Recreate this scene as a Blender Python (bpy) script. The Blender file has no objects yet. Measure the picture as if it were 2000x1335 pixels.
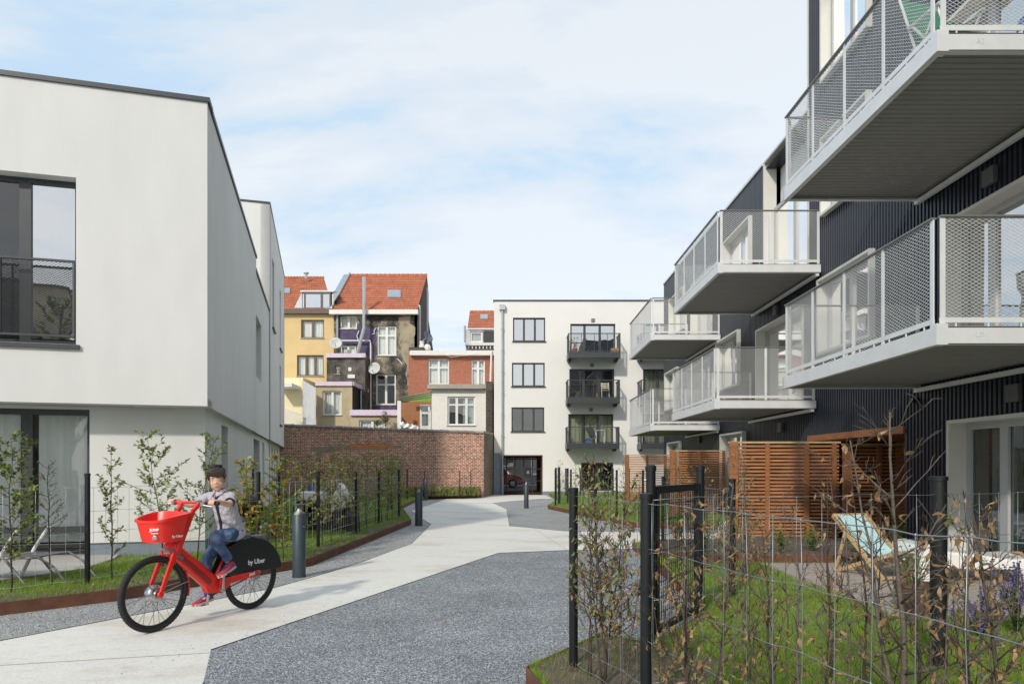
import bpy, bmesh, math, random
import numpy as np
from mathutils import Vector, Matrix, noise
from mathutils.geometry import tessellate_polygon
R=math.radians
rnd=random.Random(7)
sc=bpy.context.scene
COL=sc.collection
F=1333.0; HY=912.0; CH=1.5
def P(px,py,Y):
    return Vector(((px-1000)/F*Y, Y, CH+(HY-py)/F*Y))
def G(px,py,z=0.0):
    Y=(CH-z)*F/(py-HY)
    return Vector(((px-1000)/F*Y, Y, z))
# ------------------------------------------------------------------ materials
MATS={}
def newmat(name):
    m=bpy.data.materials.new(name); m.use_nodes=True
    nt=m.node_tree; b=nt.nodes['Principled BSDF']
    MATS[name]=m
    return m,nt,b
def N(nt,t,**k):
    n=nt.nodes.new(t)
    for a,v in k.items():
        if a.startswith('i_'): n.inputs[a[2:].replace('_',' ')].default_value=v
        else: setattr(n,a,v)
    return n
def ramp(nt,stops):
    r=N(nt,'ShaderNodeValToRGB'); e=r.color_ramp.elements
    while len(e)<len(stops): e.new(0.5)
    for i,(p,c) in enumerate(stops):
        e[i].position=p; e[i].color=(c[0],c[1],c[2],1) if not isinstance(c,(int,float)) else (c,c,c,1)
    return r
def mat(name,col,rough=0.6,metal=0.0,var=0.12,vs=3.0,bump=0.0,bs=60.0,spec=0.5,fine=0.0,fs=200.0,stretch=None,coat=0.0):
    m,nt,b=newmat(name)
    L=nt.links
    tc=N(nt,'ShaderNodeTexCoord')
    src=tc.outputs['Object']
    if stretch:
        mp=N(nt,'ShaderNodeMapping'); mp.inputs['Scale'].default_value=stretch
        L.new(src,mp.inputs[0]); src=mp.outputs[0]
    b.inputs['Roughness'].default_value=rough; b.inputs['Metallic'].default_value=metal
    b.inputs['Specular IOR Level'].default_value=spec
    b.inputs['Coat Weight'].default_value=coat
    c=Vector(col)
    n=N(nt,'ShaderNodeTexNoise'); n.inputs['Scale'].default_value=vs; n.inputs['Detail'].default_value=6; n.inputs['Roughness'].default_value=.65
    L.new(src,n.inputs['Vector'])
    lo=c*(1-var); hi=c*(1+var)
    r=ramp(nt,[(0.3,tuple(lo)),(0.7,tuple(hi))]); L.new(n.outputs['Fac'],r.inputs[0])
    out=r.outputs[0]
    if fine>0:
        n2=N(nt,'ShaderNodeTexNoise'); n2.inputs['Scale'].default_value=fs; n2.inputs['Detail'].default_value=3
        L.new(src,n2.inputs['Vector'])
        r2=ramp(nt,[(0.3,1-fine),(0.7,1+fine)]); L.new(n2.outputs['Fac'],r2.inputs[0])
        mx=N(nt,'ShaderNodeMix',data_type='RGBA',blend_type='MULTIPLY'); mx.inputs[0].default_value=1
        L.new(out,mx.inputs[6]); L.new(r2.outputs[0],mx.inputs[7]); out=mx.outputs[2]
    L.new(out,b.inputs['Base Color'])
    if bump>0:
        nb=N(nt,'ShaderNodeTexNoise'); nb.inputs['Scale'].default_value=bs; nb.inputs['Detail'].default_value=5
        L.new(src,nb.inputs['Vector'])
        bp=N(nt,'ShaderNodeBump'); bp.inputs['Strength'].default_value=min(1,bump); bp.inputs['Distance'].default_value=0.01
        L.new(nb.outputs['Fac'],bp.inputs['Height']); L.new(bp.outputs[0],b.inputs['Normal'])
    return m
def glass(name,tint=(0.75,0.8,0.8),refl=0.25,rough=0.0):
    m,nt,b=newmat(name); L=nt.links; nt.nodes.remove(b)
    o=[n for n in nt.nodes if n.type=='OUTPUT_MATERIAL'][0]
    t=N(nt,'ShaderNodeBsdfTransparent'); t.inputs[0].default_value=(*tint,1)
    g=N(nt,'ShaderNodeBsdfGlossy'); g.inputs['Color'].default_value=(1,1,1,1); g.inputs['Roughness'].default_value=rough
    tc=N(nt,'ShaderNodeTexCoord'); nz=N(nt,'ShaderNodeTexNoise'); nz.inputs['Scale'].default_value=1.3; nz.inputs['Detail'].default_value=1
    bp=N(nt,'ShaderNodeBump'); bp.inputs['Strength'].default_value=.08; bp.inputs['Distance'].default_value=.05
    L.new(tc.outputs['Object'],nz.inputs['Vector']); L.new(nz.outputs['Fac'],bp.inputs['Height']); L.new(bp.outputs[0],g.inputs['Normal'])
    fr=N(nt,'ShaderNodeFresnel'); fr.inputs[0].default_value=1.5
    ma=N(nt,'ShaderNodeMath',operation='ADD'); ma.inputs[1].default_value=refl; ma.use_clamp=True
    L.new(fr.outputs[0],ma.inputs[0])
    mx=N(nt,'ShaderNodeMixShader'); L.new(ma.outputs[0],mx.inputs[0]); L.new(t.outputs[0],mx.inputs[1]); L.new(g.outputs[0],mx.inputs[2])
    L.new(mx.outputs[0],o.inputs[0])
    return m
def brickmat(name,c1,c2,mortar,axis='xz',bw=0.21,bh=0.065,ms=0.012,dirt=0.35,dirtcol=(0.05,0.045,0.04),patch=None,stretch=1.0,pv=.3):
    m,nt,b=newmat(name); L=nt.links
    tc=N(nt,'ShaderNodeTexCoord'); sp=N(nt,'ShaderNodeSeparateXYZ'); L.new(tc.outputs['Object'],sp.inputs[0])
    cb=N(nt,'ShaderNodeCombineXYZ')
    if axis=='xz': L.new(sp.outputs[0],cb.inputs[0])
    else: L.new(sp.outputs[1],cb.inputs[0])
    L.new(sp.outputs[2],cb.inputs[1])
    bt=N(nt,'ShaderNodeTexBrick'); bt.inputs['Scale'].default_value=1.0
    bt.inputs['Brick Width'].default_value=bw; bt.inputs['Row Height'].default_value=bh+0.01
    bt.inputs['Mortar Size'].default_value=ms; bt.inputs['Mortar Smooth'].default_value=.3; bt.inputs['Bias'].default_value=0
    bt.inputs['Color1'].default_value=(*c1,1); bt.inputs['Color2'].default_value=(*c2,1); bt.inputs['Mortar'].default_value=(*mortar,1)
    L.new(cb.outputs[0],bt.inputs['Vector'])
    # large tonal change
    n=N(nt,'ShaderNodeTexNoise'); n.inputs['Scale'].default_value=.7; n.inputs['Detail'].default_value=9; n.inputs['Roughness'].default_value=.7
    L.new(tc.outputs['Object'],n.inputs['Vector'])
    r=ramp(nt,[(0.42,0.0),(0.62,1.0)]); L.new(n.outputs['Fac'],r.inputs[0])
    mm=N(nt,'ShaderNodeMath',operation='MULTIPLY'); mm.inputs[1].default_value=dirt; L.new(r.outputs[0],mm.inputs[0])
    mx=N(nt,'ShaderNodeMix',data_type='RGBA'); L.new(mm.outputs[0],mx.inputs[0]); L.new(bt.outputs['Color'],mx.inputs[6]); mx.inputs[7].default_value=(*dirtcol,1)
    # per brick variation
    n3=N(nt,'ShaderNodeTexNoise'); n3.inputs['Scale'].default_value=9; n3.inputs['Detail'].default_value=3
    L.new(tc.outputs['Object'],n3.inputs['Vector'])
    r3=ramp(nt,[(0.3,1-pv),(0.7,1+pv)]); L.new(n3.outputs['Fac'],r3.inputs[0])
    m2=N(nt,'ShaderNodeMix',data_type='RGBA',blend_type='MULTIPLY'); m2.inputs[0].default_value=1
    L.new(mx.outputs[2],m2.inputs[6]); L.new(r3.outputs[0],m2.inputs[7])
    L.new(m2.outputs[2],b.inputs['Base Color']); b.inputs['Roughness'].default_value=.9
    bp=N(nt,'ShaderNodeBump'); bp.inputs['Strength'].default_value=.5; bp.inputs['Distance'].default_value=.01; bp.invert=True
    L.new(bt.outputs['Fac'],bp.inputs['Height']); L.new(bp.outputs[0],b.inputs['Normal'])
    return m
def stainmat(name,base,stain,scale=0.8,lo=.45,hi=.6,rough=.9,sx=(1,1,1),bump=.4,third=None):
    m,nt,b=newmat(name); L=nt.links
    tc=N(nt,'ShaderNodeTexCoord'); mp=N(nt,'ShaderNodeMapping'); mp.inputs['Scale'].default_value=sx
    L.new(tc.outputs['Object'],mp.inputs[0])
    n=N(nt,'ShaderNodeTexNoise'); n.inputs['Scale'].default_value=scale; n.inputs['Detail'].default_value=10; n.inputs['Roughness'].default_value=.72
    L.new(mp.outputs[0],n.inputs['Vector'])
    st=[(lo,base),(hi,stain)]
    if third: st=[(lo,base),((lo+hi)/2,third),(hi,stain)]
    r=ramp(nt,st); L.new(n.outputs['Fac'],r.inputs[0])
    L.new(r.outputs[0],b.inputs['Base Color']); b.inputs['Roughness'].default_value=rough
    n2=N(nt,'ShaderNodeTexNoise'); n2.inputs['Scale'].default_value=25; n2.inputs['Detail'].default_value=4
    L.new(tc.outputs['Object'],n2.inputs['Vector'])
    bp=N(nt,'ShaderNodeBump'); bp.inputs['Strength'].default_value=bump; bp.inputs['Distance'].default_value=.02
    L.new(n2.outputs['Fac'],bp.inputs['Height']); L.new(bp.outputs[0],b.inputs['Normal'])
    return m
def gravelmat(name,stops,scale=60,big=.15,bump=1.0,leaf=True):
    m,nt,b=newmat(name); L=nt.links
    tc=N(nt,'ShaderNodeTexCoord')
    v=N(nt,'ShaderNodeTexVoronoi'); v.inputs['Scale'].default_value=scale; v.inputs['Randomness'].default_value=1
    L.new(tc.outputs['Object'],v.inputs['Vector'])
    sp=N(nt,'ShaderNodeSeparateColor'); L.new(v.outputs['Color'],sp.inputs[0])
    r=ramp(nt,stops); L.new(sp.outputs[0],r.inputs[0])
    n=N(nt,'ShaderNodeTexNoise'); n.inputs['Scale'].default_value=1.1; n.inputs['Detail'].default_value=8; n.inputs['Roughness'].default_value=.65
    L.new(tc.outputs['Object'],n.inputs['Vector'])
    r2=ramp(nt,[(0.3,1-big),(0.7,1+big)]); L.new(n.outputs['Fac'],r2.inputs[0])
    m2=N(nt,'ShaderNodeMix',data_type='RGBA',blend_type='MULTIPLY'); m2.inputs[0].default_value=1
    L.new(r.outputs[0],m2.inputs[6]); L.new(r2.outputs[0],m2.inputs[7])
    # dark gaps between stones
    rd=ramp(nt,[(0.0,1.0),(0.5,1.0),(0.9,0.35)]); 
    v2=N(nt,'ShaderNodeTexVoronoi',feature='DISTANCE_TO_EDGE'); v2.inputs['Scale'].default_value=scale; L.new(tc.outputs['Object'],v2.inputs['Vector'])
    rd=ramp(nt,[(0.0,.35),(0.12,1.0)]); L.new(v2.outputs['Distance'],rd.inputs[0])
    m3=N(nt,'ShaderNodeMix',data_type='RGBA',blend_type='MULTIPLY'); m3.inputs[0].default_value=1
    L.new(m2.outputs[2],m3.inputs[6]); L.new(rd.outputs[0],m3.inputs[7])
    L.new(m3.outputs[2],b.inputs['Base Color']); b.inputs['Roughness'].default_value=.9
    bp=N(nt,'ShaderNodeBump'); bp.inputs['Strength'].default_value=bump; bp.inputs['Distance'].default_value=.012; bp.invert=True
    L.new(v.outputs['Distance'],bp.inputs['Height']); L.new(bp.outputs[0],b.inputs['Normal'])
    return m
# ------------------------------------------------------------------ mesh builder
W={}
def tagp(o,label=None,cat=None,group=None,kind=None):
    if label: o['label']=label
    if cat: o['category']=cat
    if group: o['group']=group
    if kind: o['kind']=kind
    return o
def empty(name,loc,rz=0,label=None,cat=None,group=None):
    o=bpy.data.objects.new(name,None); COL.objects.link(o)
    o.empty_display_size=.2
    o.location=loc; o.rotation_euler=(0,0,rz)
    W[o.name]=Matrix.Translation(Vector(loc))@Matrix.Rotation(rz,4,'Z')
    return tagp(o,label,cat,group)
def frame_from(d,up=Vector((0,0,1))):
    d=d.normalized()
    if abs(d.dot(up))>.98: up=Vector((1,0,0))
    a=d.cross(up).normalized(); b=a.cross(d).normalized()
    return a,b
class MB:
    def __init__(s): s.v=[]; s.f=[]; s.mi=[]; s.cur=0; s.M=None; s.smooth=False
    def add(s,vs,fs):
        n=len(s.v)
        if s.M is not None: vs=[s.M@Vector(p) for p in vs]
        s.v.extend([tuple(p) for p in vs])
        for f in fs: s.f.append(tuple(i+n for i in f)); s.mi.append(s.cur)
        return s
    def box(s,a,b):
        x0,x1=sorted((a[0],b[0])); y0,y1=sorted((a[1],b[1])); z0,z1=sorted((a[2],b[2]))
        return s.add([(x0,y0,z0),(x1,y0,z0),(x1,y1,z0),(x0,y1,z0),(x0,y0,z1),(x1,y0,z1),(x1,y1,z1),(x0,y1,z1)],
          [(0,3,2,1),(4,5,6,7),(0,1,5,4),(1,2,6,5),(2,3,7,6),(3,0,4,7)])
    def obox(s,c,ax,ay,az):
        c=Vector(c); ax=Vector(ax); ay=Vector(ay); az=Vector(az)
        vs=[c-ax-ay-az,c+ax-ay-az,c+ax+ay-az,c-ax+ay-az,c-ax-ay+az,c+ax-ay+az,c+ax+ay+az,c-ax+ay+az]
        return s.add(vs,[(0,3,2,1),(4,5,6,7),(0,1,5,4),(1,2,6,5),(2,3,7,6),(3,0,4,7)])
    def bar(s,p,q,w,h,up=Vector((0,0,1))):
        p=Vector(p); q=Vector(q); d=q-p; a,b=frame_from(d,up)
        return s.obox((p+q)/2,d/2,a*w/2,b*h/2)
    def quad(s,*p): return s.add(p,[tuple(range(len(p)))])
    def tube(s,pts,r,n=6,cap=True,squash=None):
        pts=[Vector(p) for p in pts]
        if isinstance(r,(int,float)): r=[r]*len(pts)
        vs=[];fs=[]; prev=None
        for i,p in enumerate(pts):
            d=(pts[min(i+1,len(pts)-1)]-pts[max(i-1,0)])
            if d.length<1e-9: d=Vector((0,0,1))
            d.normalize()
            if prev is None: a,b=frame_from(d)
            else:
                a=(prev-d*prev.dot(d))
                if a.length<1e-6: a,b=frame_from(d)
                a.normalize(); b=d.cross(a)*-1
                b=a.cross(d)
            prev=a
            for k in range(n):
                t=2*math.pi*k/n
                sq=squash if squash else 1
                vs.append(p+a*math.cos(t)*r[i]+b*math.sin(t)*r[i]*sq)
        for i in range(len(pts)-1):
            for k in range(n):
                k2=(k+1)%n
                fs.append((i*n+k,i*n+k2,(i+1)*n+k2,(i+1)*n+k))
        if cap: fs.append(tuple(range(n))[::-1]); fs.append(tuple((len(pts)-1)*n+k for k in range(n)))
        return s.add(vs,fs)
    def cyl(s,p,q,r,n=16,r2=None): return s.tube([p,q],[r,r if r2 is None else r2],n)
    def lathe(s,prof,c=(0,0,0),n=24,axis='z'):
        vs=[];fs=[]; c=Vector(c)
        for (r,z) in prof:
            for k in range(n):
                t=2*math.pi*k/n
                v=(r*math.cos(t),r*math.sin(t),z)
                if axis=='y': v=(v[0],v[2],v[1])
                if axis=='x': v=(v[2],v[0],v[1])
                vs.append(Vector(v)+c)
        for i in range(len(prof)-1):
            for k in range(n):
                k2=(k+1)%n; fs.append((i*n+k,i*n+k2,(i+1)*n+k2,(i+1)*n+k))
        return s.add(vs,fs)
    def torus(s,c,Rr,r,axis='y',n=48,m=8,a0=0,a1=2*math.pi,sq=1):
        full=abs(a1-a0-2*math.pi)<1e-6; pts=[]
        vs=[];fs=[]; c=Vector(c); cnt=n if full else n+1
        for i in range(cnt):
            t=a0+(a1-a0)*i/n
            for k in range(m):
                u=2*math.pi*k/m
                rr=Rr+r*math.cos(u); o=r*math.sin(u)*sq
                v=(rr*math.cos(t),o,rr*math.sin(t)) if axis=='y' else (rr*math.cos(t),rr*math.sin(t),o)
                vs.append(Vector(v)+c)
        for i in range(n):
            j=(i+1)%cnt
            for k in range(m):
                k2=(k+1)%m; fs.append((i*m+k,j*m+k,j*m+k2,i*m+k2))
        return s.add(vs,fs)
    def prism(s,poly,ext):
        ext=Vector(ext); n=len(poly); p=[Vector(a) for a in poly]
        vs=p+[a+ext for a in p]
        tr=tessellate_polygon([p])
        fs=[tuple(t) for t in tr]+[tuple(i+n for i in t)[::-1] for t in tr]
        for i in range(n): fs.append((i,(i+1)%n,(i+1)%n+n,i+n))
        return s.add(vs,fs)
    def poly(s,poly):
        p=[Vector(a) for a in poly]
        return s.add(p,[tuple(t) for t in tessellate_polygon([p])])
    def ell(s,c,r,rot=None,nu=16,nv=10):
        vs=[];fs=[]; c=Vector(c)
        for j in range(nv+1):
            ph=math.pi*j/nv
            for i in range(nu):
                t=2*math.pi*i/nu
                v=Vector((r[0]*math.sin(ph)*math.cos(t),r[1]*math.sin(ph)*math.sin(t),r[2]*math.cos(ph)))
                if rot is not None: v=rot@v
                vs.append(c+v)
        for j in range(nv):
            for i in range(nu):
                i2=(i+1)%nu; fs.append((j*nu+i,(j+1)*nu+i,(j+1)*nu+i2,j*nu+i2))
        return s.add(vs,fs)
    def build(s,name,m,parent=None,loc=None,smooth=None,label=None,cat=None,group=None,kind=None,local=False,recalc=True,bevel=0):
        me=bpy.data.meshes.new(name)
        if parent is not None and not local:
            inv=W[parent.name].inverted(); vs=[tuple(inv@Vector(p)) for p in s.v]
        elif loc is not None and parent is None:
            l=Vector(loc); vs=[tuple(Vector(p)-l) for p in s.v]
        else: vs=s.v
        me.from_pydata(vs,[],s.f)
        ms=m if isinstance(m,(list,tuple)) else [m]
        for x in ms: me.materials.append(MATS[x] if isinstance(x,str) else x)
        if len(ms)>1: me.polygons.foreach_set('material_index',s.mi)
        if recalc:
            bm=bmesh.new(); bm.from_mesh(me); bmesh.ops.recalc_face_normals(bm,faces=bm.faces)
            bm.to_mesh(me); bm.free()
        me.update()
        sm=s.smooth if smooth is None else smooth
        if sm:
            me.polygons.foreach_set('use_smooth',[True]*len(me.polygons))
            if sm!='all': me.set_sharp_from_angle(angle=R(40))
        o=bpy.data.objects.new(name,me); COL.objects.link(o)
        if parent is not None:
            o.parent=parent; W[o.name]=W[parent.name]
        else:
            if loc is not None: o.location=loc
            W[o.name]=Matrix.Translation(Vector(loc)) if loc is not None else Matrix.Identity(4)
        if bevel:
            bv=o.modifiers.new('bevel','BEVEL'); bv.width=bevel; bv.segments=2; bv.limit_method='ANGLE'; bv.angle_limit=R(50)
        return tagp(o,label,cat,group,kind)
def children(o): return [c for c in bpy.data.objects if c.parent==o]
def copy_tree(o,parent=None,_map=None):
    if _map is None:
        _map={}
        for c in bpy.data.objects:
            if c.parent: _map.setdefault(c.parent.name,[]).append(c)
    c=o.copy(); COL.objects.link(c)
    if parent is not None: c.parent=parent
    W[c.name]=W[o.name]
    for ch in _map.get(o.name,[]): copy_tree(ch,c,_map)
    return c
def struct(name,mb,m,**k): return mb.build(name,m,kind='structure',**k)
def text(name,s,M,size,m,parent,depth=.001,bold=0.0,local=True,label=None,spacing=1.0):
    cu=bpy.data.curves.new(name,'FONT'); cu.body=s; cu.size=size; cu.extrude=depth; cu.align_x='CENTER'; cu.align_y='CENTER'; cu.offset=bold; cu.space_character=spacing
    t=bpy.data.objects.new('tmp',cu); COL.objects.link(t)
    dg=bpy.context.evaluated_depsgraph_get(); dg.update()
    me=bpy.data.meshes.new_from_object(t.evaluated_get(dg)); bpy.data.objects.remove(t)
    if parent is not None and not local: M=W[parent.name].inverted()@M
    me.transform(M); me.materials.clear(); me.materials.append(MATS[m]); me.name=name
    o=bpy.data.objects.new(name,me); COL.objects.link(o); o.parent=parent; W[o.name]=W[parent.name]
    if label: o['label']=label
    return o
def bake(o):
    dg=bpy.context.evaluated_depsgraph_get(); dg.update()
    me=bpy.data.meshes.new_from_object(o.evaluated_get(dg))
    o.modifiers.clear(); old=o.data; o.data=me
    me.polygons.foreach_set('use_smooth',[True]*len(me.polygons))
    return o
def remesh(mb,name,m,parent,voxel=.005,it=3,fac=.5,label=None,disp=None):
    o=mb.build(name,m,parent,local=True,label=label)
    r=o.modifiers.new('r','REMESH'); r.mode='VOXEL'; r.voxel_size=voxel; r.use_smooth_shade=True
    s=o.modifiers.new('s','SMOOTH'); s.iterations=it; s.factor=fac
    bake(o)
    if disp:
        for v in o.data.vertices: v.co=v.co+disp(v.co,v.normal)
    return o
# wall panel with holes: O origin, u dir, n outward normal
def wall(mb,O,u,n,L,z0,z1,holes,T=.3,cut=None,topf=None):
    O=Vector(O); u=Vector(u).normalized(); n=Vector(n).normalized()
    us=sorted({0,L,*[h[0] for h in holes],*[h[1] for h in holes]}); us=[a for a in us if 0<=a<=L]
    zs=sorted({z0,z1,*[h[2] for h in holes],*[h[3] for h in holes]}); zs=[a for a in zs if z0<=a<=z1]
    def pt(a,z,d): return Vector((O.x,O.y,0))+u*a-n*d+Vector((0,0,z))
    def inh(a,z): return any(h[0]<a<h[1] and h[2]<z<h[3] for h in holes)
    for i in range(len(us)-1):
        for j in range(len(zs)-1):
            if inh((us[i]+us[i+1])/2,(zs[j]+zs[j+1])/2): continue
            for d in (0,T): mb.quad(pt(us[i],zs[j],d),pt(us[i+1],zs[j],d),pt(us[i+1],zs[j+1],d),pt(us[i],zs[j+1],d))
    for h in list(holes):
        a,b,c,e=max(0,h[0]),min(L,h[1]),max(z0,h[2]),min(z1,h[3])
        mb.quad(pt(a,c,0),pt(a,c,T),pt(a,e,T),pt(a,e,0)); mb.quad(pt(b,c,0),pt(b,c,T),pt(b,e,T),pt(b,e,0))
        mb.quad(pt(a,c,0),pt(b,c,0),pt(b,c,T),pt(a,c,T)); mb.quad(pt(a,e,0),pt(b,e,0),pt(b,e,T),pt(a,e,T))
    a,b,c,e=0,L,z0,z1
    mb.quad(pt(a,c,0),pt(a,c,T),pt(a,e,T),pt(a,e,0)); mb.quad(pt(b,c,0),pt(b,c,T),pt(b,e,T),pt(b,e,0))
    mb.quad(pt(a,e,0),pt(b,e,0),pt(b,e,T),pt(a,e,T))
def window(parent,O,u,n,u0,u1,z0,z1,depth=.12,fw=.06,muls=(),trans=(),frame='frame_dark',gl='glass_dark',curtain=None,ccol='curtain_white',sill=None,room='room_dark',name='window',cfrac=(0,1),rd=1.2,frd=.06,cz=(0,1),label=None,cd=.15):
    """window part with pane, curtain, sill and room as sub-parts"""
    O=Vector((Vector(O).x,Vector(O).y,0)); u=Vector(u).normalized(); n=Vector(n).normalized(); Z=Vector((0,0,1))
    def pt(a,z,d): return O+u*a-n*d+Z*z
    f=MB()
    def fb(a0,a1,c0,c1,e=0): # frame bar
        f.obox(pt((a0+a1)/2,(c0+c1)/2,depth+frd/2-e),u*(a1-a0)/2,n*(frd/2),Z*(c1-c0)/2)
    fb(u0,u0+fw,z0,z1); fb(u1-fw,u1,z0,z1); fb(u0+fw,u1-fw,z0,z0+fw); fb(u0+fw,u1-fw,z1-fw,z1)
    Wd=u1-u0; H=z1-z0
    for mfr in muls:
        w=fw*.8; x=u0+Wd*mfr; fb(x-w,x+w,z0+fw,z1-fw,.003)
    for t in trans:
        fr,a,b=t if isinstance(t,tuple) else (t,0,1)
        z=z0+H*fr; fb(u0+Wd*a+fw*(a==0),u0+Wd*b-fw*(b==1),z-fw*.5,z+fw*.5,.006)
    fo=f.build(name,frame,parent,label=label)
    g=MB(); d=depth+frd*.6
    g.quad(pt(u0+fw*.5,z0+fw*.5,d),pt(u1-fw*.5,z0+fw*.5,d),pt(u1-fw*.5,z1-fw*.5,d),pt(u0+fw*.5,z1-fw*.5,d))
    g.build('pane',gl,fo)
    if curtain:
        cu=MB(); 
        for (c0,c1) in (curtain if isinstance(curtain,(list,tuple)) else [cfrac]):
            n_=max(6,int((c1-c0)*Wd/.035)); ph=rnd.random()*6
            vs=[];fs=[]
            zz0=z0+H*cz[0]+.02; zz1=z0+H*cz[1]-.02
            for i in range(n_+1):
                a=u0+Wd*(c0+(c1-c0)*i/n_)
                w=.028*math.sin(i*1.05+ph)+.012*math.sin(i*2.3+ph*2)
                vs+= [pt(a,zz0,depth+frd+cd+w*1.4),pt(a,zz1,depth+frd+cd+w*.8)]
                if i: fs.append((2*i-2,2*i,2*i+1,2*i-1))
            cu.add(vs,fs)
        cu.build('curtain',ccol,fo,smooth='all',recalc=False)
    if room:
        r=MB(); a0,a1=u0-.3,u1+.3; c0,c1=z0-.05,z1+.15; d0=depth+frd+.02+.3; d0=max(d0,.32); d1=d0+rd
        r.quad(pt(a0,c0,d1),pt(a1,c0,d1),pt(a1,c1,d1),pt(a0,c1,d1))
        r.quad(pt(a0,c0,d0),pt(a1,c0,d0),pt(a1,c0,d1),pt(a0,c0,d1)); r.quad(pt(a0,c1,d0),pt(a1,c1,d0),pt(a1,c1,d1),pt(a0,c1,d1))
        r.quad(pt(a0,c0,d0),pt(a0,c0,d1),pt(a0,c1,d1),pt(a0,c1,d0)); r.quad(pt(a1,c0,d0),pt(a1,c0,d1),pt(a1,c1,d1),pt(a1,c1,d0))
        r.build('room',room,fo,recalc=False)
    if sill:
        s=MB(); s.obox(pt((u0+u1)/2,z0-.03,-.03+depth/2),u*(Wd/2+.05),n*(depth/2+.04),Z*.025)
        s.build('sill',sill,fo)
    return fo
def pip(x,y,poly):
    c=np.zeros(len(x),bool); n=len(poly); j=n-1
    for i in range(n):
        xi,yi=poly[i][:2]; xj,yj=poly[j][:2]
        with np.errstate(divide='ignore',invalid='ignore'):
            t=((yi>y)!=(yj>y))&(x<(xj-xi)*(y-yi)/(yj-yi+1e-12)+xi)
        c^=t; j=i
    return c
# ------------------------------------------------------------------ material palette
mat('render_white',(.66,.66,.645),.9,var=.045,vs=.5,bump=.22,bs=160,fine=.025,fs=3,stretch=(1,1,.3))
mat('render_white_far',(.72,.71,.68),.9,var=.03,vs=.7,bump=.2,bs=60)
mat('plinth_blue',(.20,.235,.28),.8,var=.08,bump=.3)
mat('metal_dark',(.055,.06,.065),.4,metal=.3,var=.1)
mat('frame_dark',(.045,.05,.055),.35,var=.1,vs=8)
mat('frame_white',(.72,.72,.70),.4,var=.03)
mat('frame_brown',(.09,.06,.045),.5)
mat('frame_cream',(.62,.61,.56),.45,var=.04)
mat('frame_grey',(.40,.41,.41),.4,var=.04)
mat('balcony_metal',(.70,.71,.71),.45,metal=.15,var=.06,vs=4)
mat('galv',(.48,.49,.50),.42,metal=.6,var=.1,vs=12)
mat('handrail_grey',(.22,.22,.215),.45,metal=.4,var=.05)
mat('coping_dark',(.19,.17,.155),.9,var=.35,vs=9)
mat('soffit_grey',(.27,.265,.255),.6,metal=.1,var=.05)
mat('cladding',(.030,.036,.050),.38,metal=.35,var=.12,vs=1.2)
mat('roof_felt',(.06,.06,.06),.9)
mat('room_dark',(.05,.05,.05),.9)
mat('room_mid',(.14,.14,.13),.9)
mat('curtain_white',(.85,.85,.83),.9,var=.03)
mat('curtain_green',(.62,.66,.60),.9,var=.05)
mat('curtain_yellow',(.68,.64,.42),.9,var=.05)
mat('curtain_cream',(.60,.57,.44),.9,var=.05)
glass('glass_dark',(.62,.68,.68),.12)
glass('glass_sky',(.45,.5,.52),.55)
glass('glass_clear',(.92,.95,.94),.05)
mat('corten',(.15,.065,.035),.85,var=.35,vs=6,bump=.5,bs=50)
mat('wood',(.31,.125,.048),.65,var=.35,vs=4,stretch=(1,1,14),bump=.2)
mat('wood_slat',(.43,.175,.065),.6,var=.42,vs=2,stretch=(1.5,1.5,22),bump=.2)
mat('wood_pale',(.52,.36,.19),.6,var=.15,vs=6)
mat('deck_wood',(.38,.325,.275),.8,var=.3,vs=1.5,stretch=(1,18,1),bump=.4,bs=30)
mat('post_black',(.006,.008,.009),.5,var=.2,vs=20,spec=.5)
mat('wire',(.30,.32,.34),.45,metal=.7,var=.15,vs=15)
mat('bollard_paint',(.045,.065,.075),.45,metal=.2,var=.12,vs=5,fine=.1,fs=60)
mat('chrome',(.85,.85,.85),.4,metal=.55,var=.02)
glass('glass_lens',(.97,.98,.98),.0)
mat('wire_pale',(.55,.57,.58),.45,metal=.3,var=.1,vs=15)
mat('alu',(.5,.5,.5),.3,metal=.9,var=.05)
mat('bark',(.075,.055,.042),.9,var=.35,vs=25,bump=.6,bs=90)
mat('bark_grey',(.13,.105,.085),.9,var=.35,vs=25,bump=.6,bs=90)
def leafmat(name,col,tr=.35,var=.3,rough=.55):
    m,nt,b=newmat(name); L=nt.links
    o=[n for n in nt.nodes if n.type=='OUTPUT_MATERIAL'][0]
    tc=N(nt,'ShaderNodeTexCoord'); n=N(nt,'ShaderNodeTexNoise'); n.inputs['Scale'].default_value=14; n.inputs['Detail'].default_value=3
    L.new(tc.outputs['Object'],n.inputs['Vector']); c=Vector(col)
    r=ramp(nt,[(.3,tuple(c*(1-var))),(.7,tuple(c*(1+var)))]); L.new(n.outputs['Fac'],r.inputs[0]); L.new(r.outputs[0],b.inputs['Base Color'])
    b.inputs['Roughness'].default_value=rough
    t=N(nt,'ShaderNodeBsdfTranslucent'); L.new(r.outputs[0],t.inputs[0])
    mx=N(nt,'ShaderNodeMixShader'); mx.inputs[0].default_value=tr
    L.new(b.outputs[0],mx.inputs[1]); L.new(t.outputs[0],mx.inputs[2]); L.new(mx.outputs[0],o.inputs[0])
leafmat('leaf_green',(.17,.25,.055)); leafmat('leaf_olive',(.30,.29,.11)); leafmat('leaf_yellow',(.50,.30,.03)); leafmat('leaf_lime',(.33,.38,.10))
leafmat('leaf_brown',(.31,.19,.095),.25); leafmat('leaf_tan',(.40,.26,.13),.25); leafmat('leaf_dark',(.055,.09,.03))
leafmat('grass_a',(.27,.43,.035),.4); leafmat('grass_b',(.17,.30,.03),.4); leafmat('grass_dry',(.28,.25,.10),.3)
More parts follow.
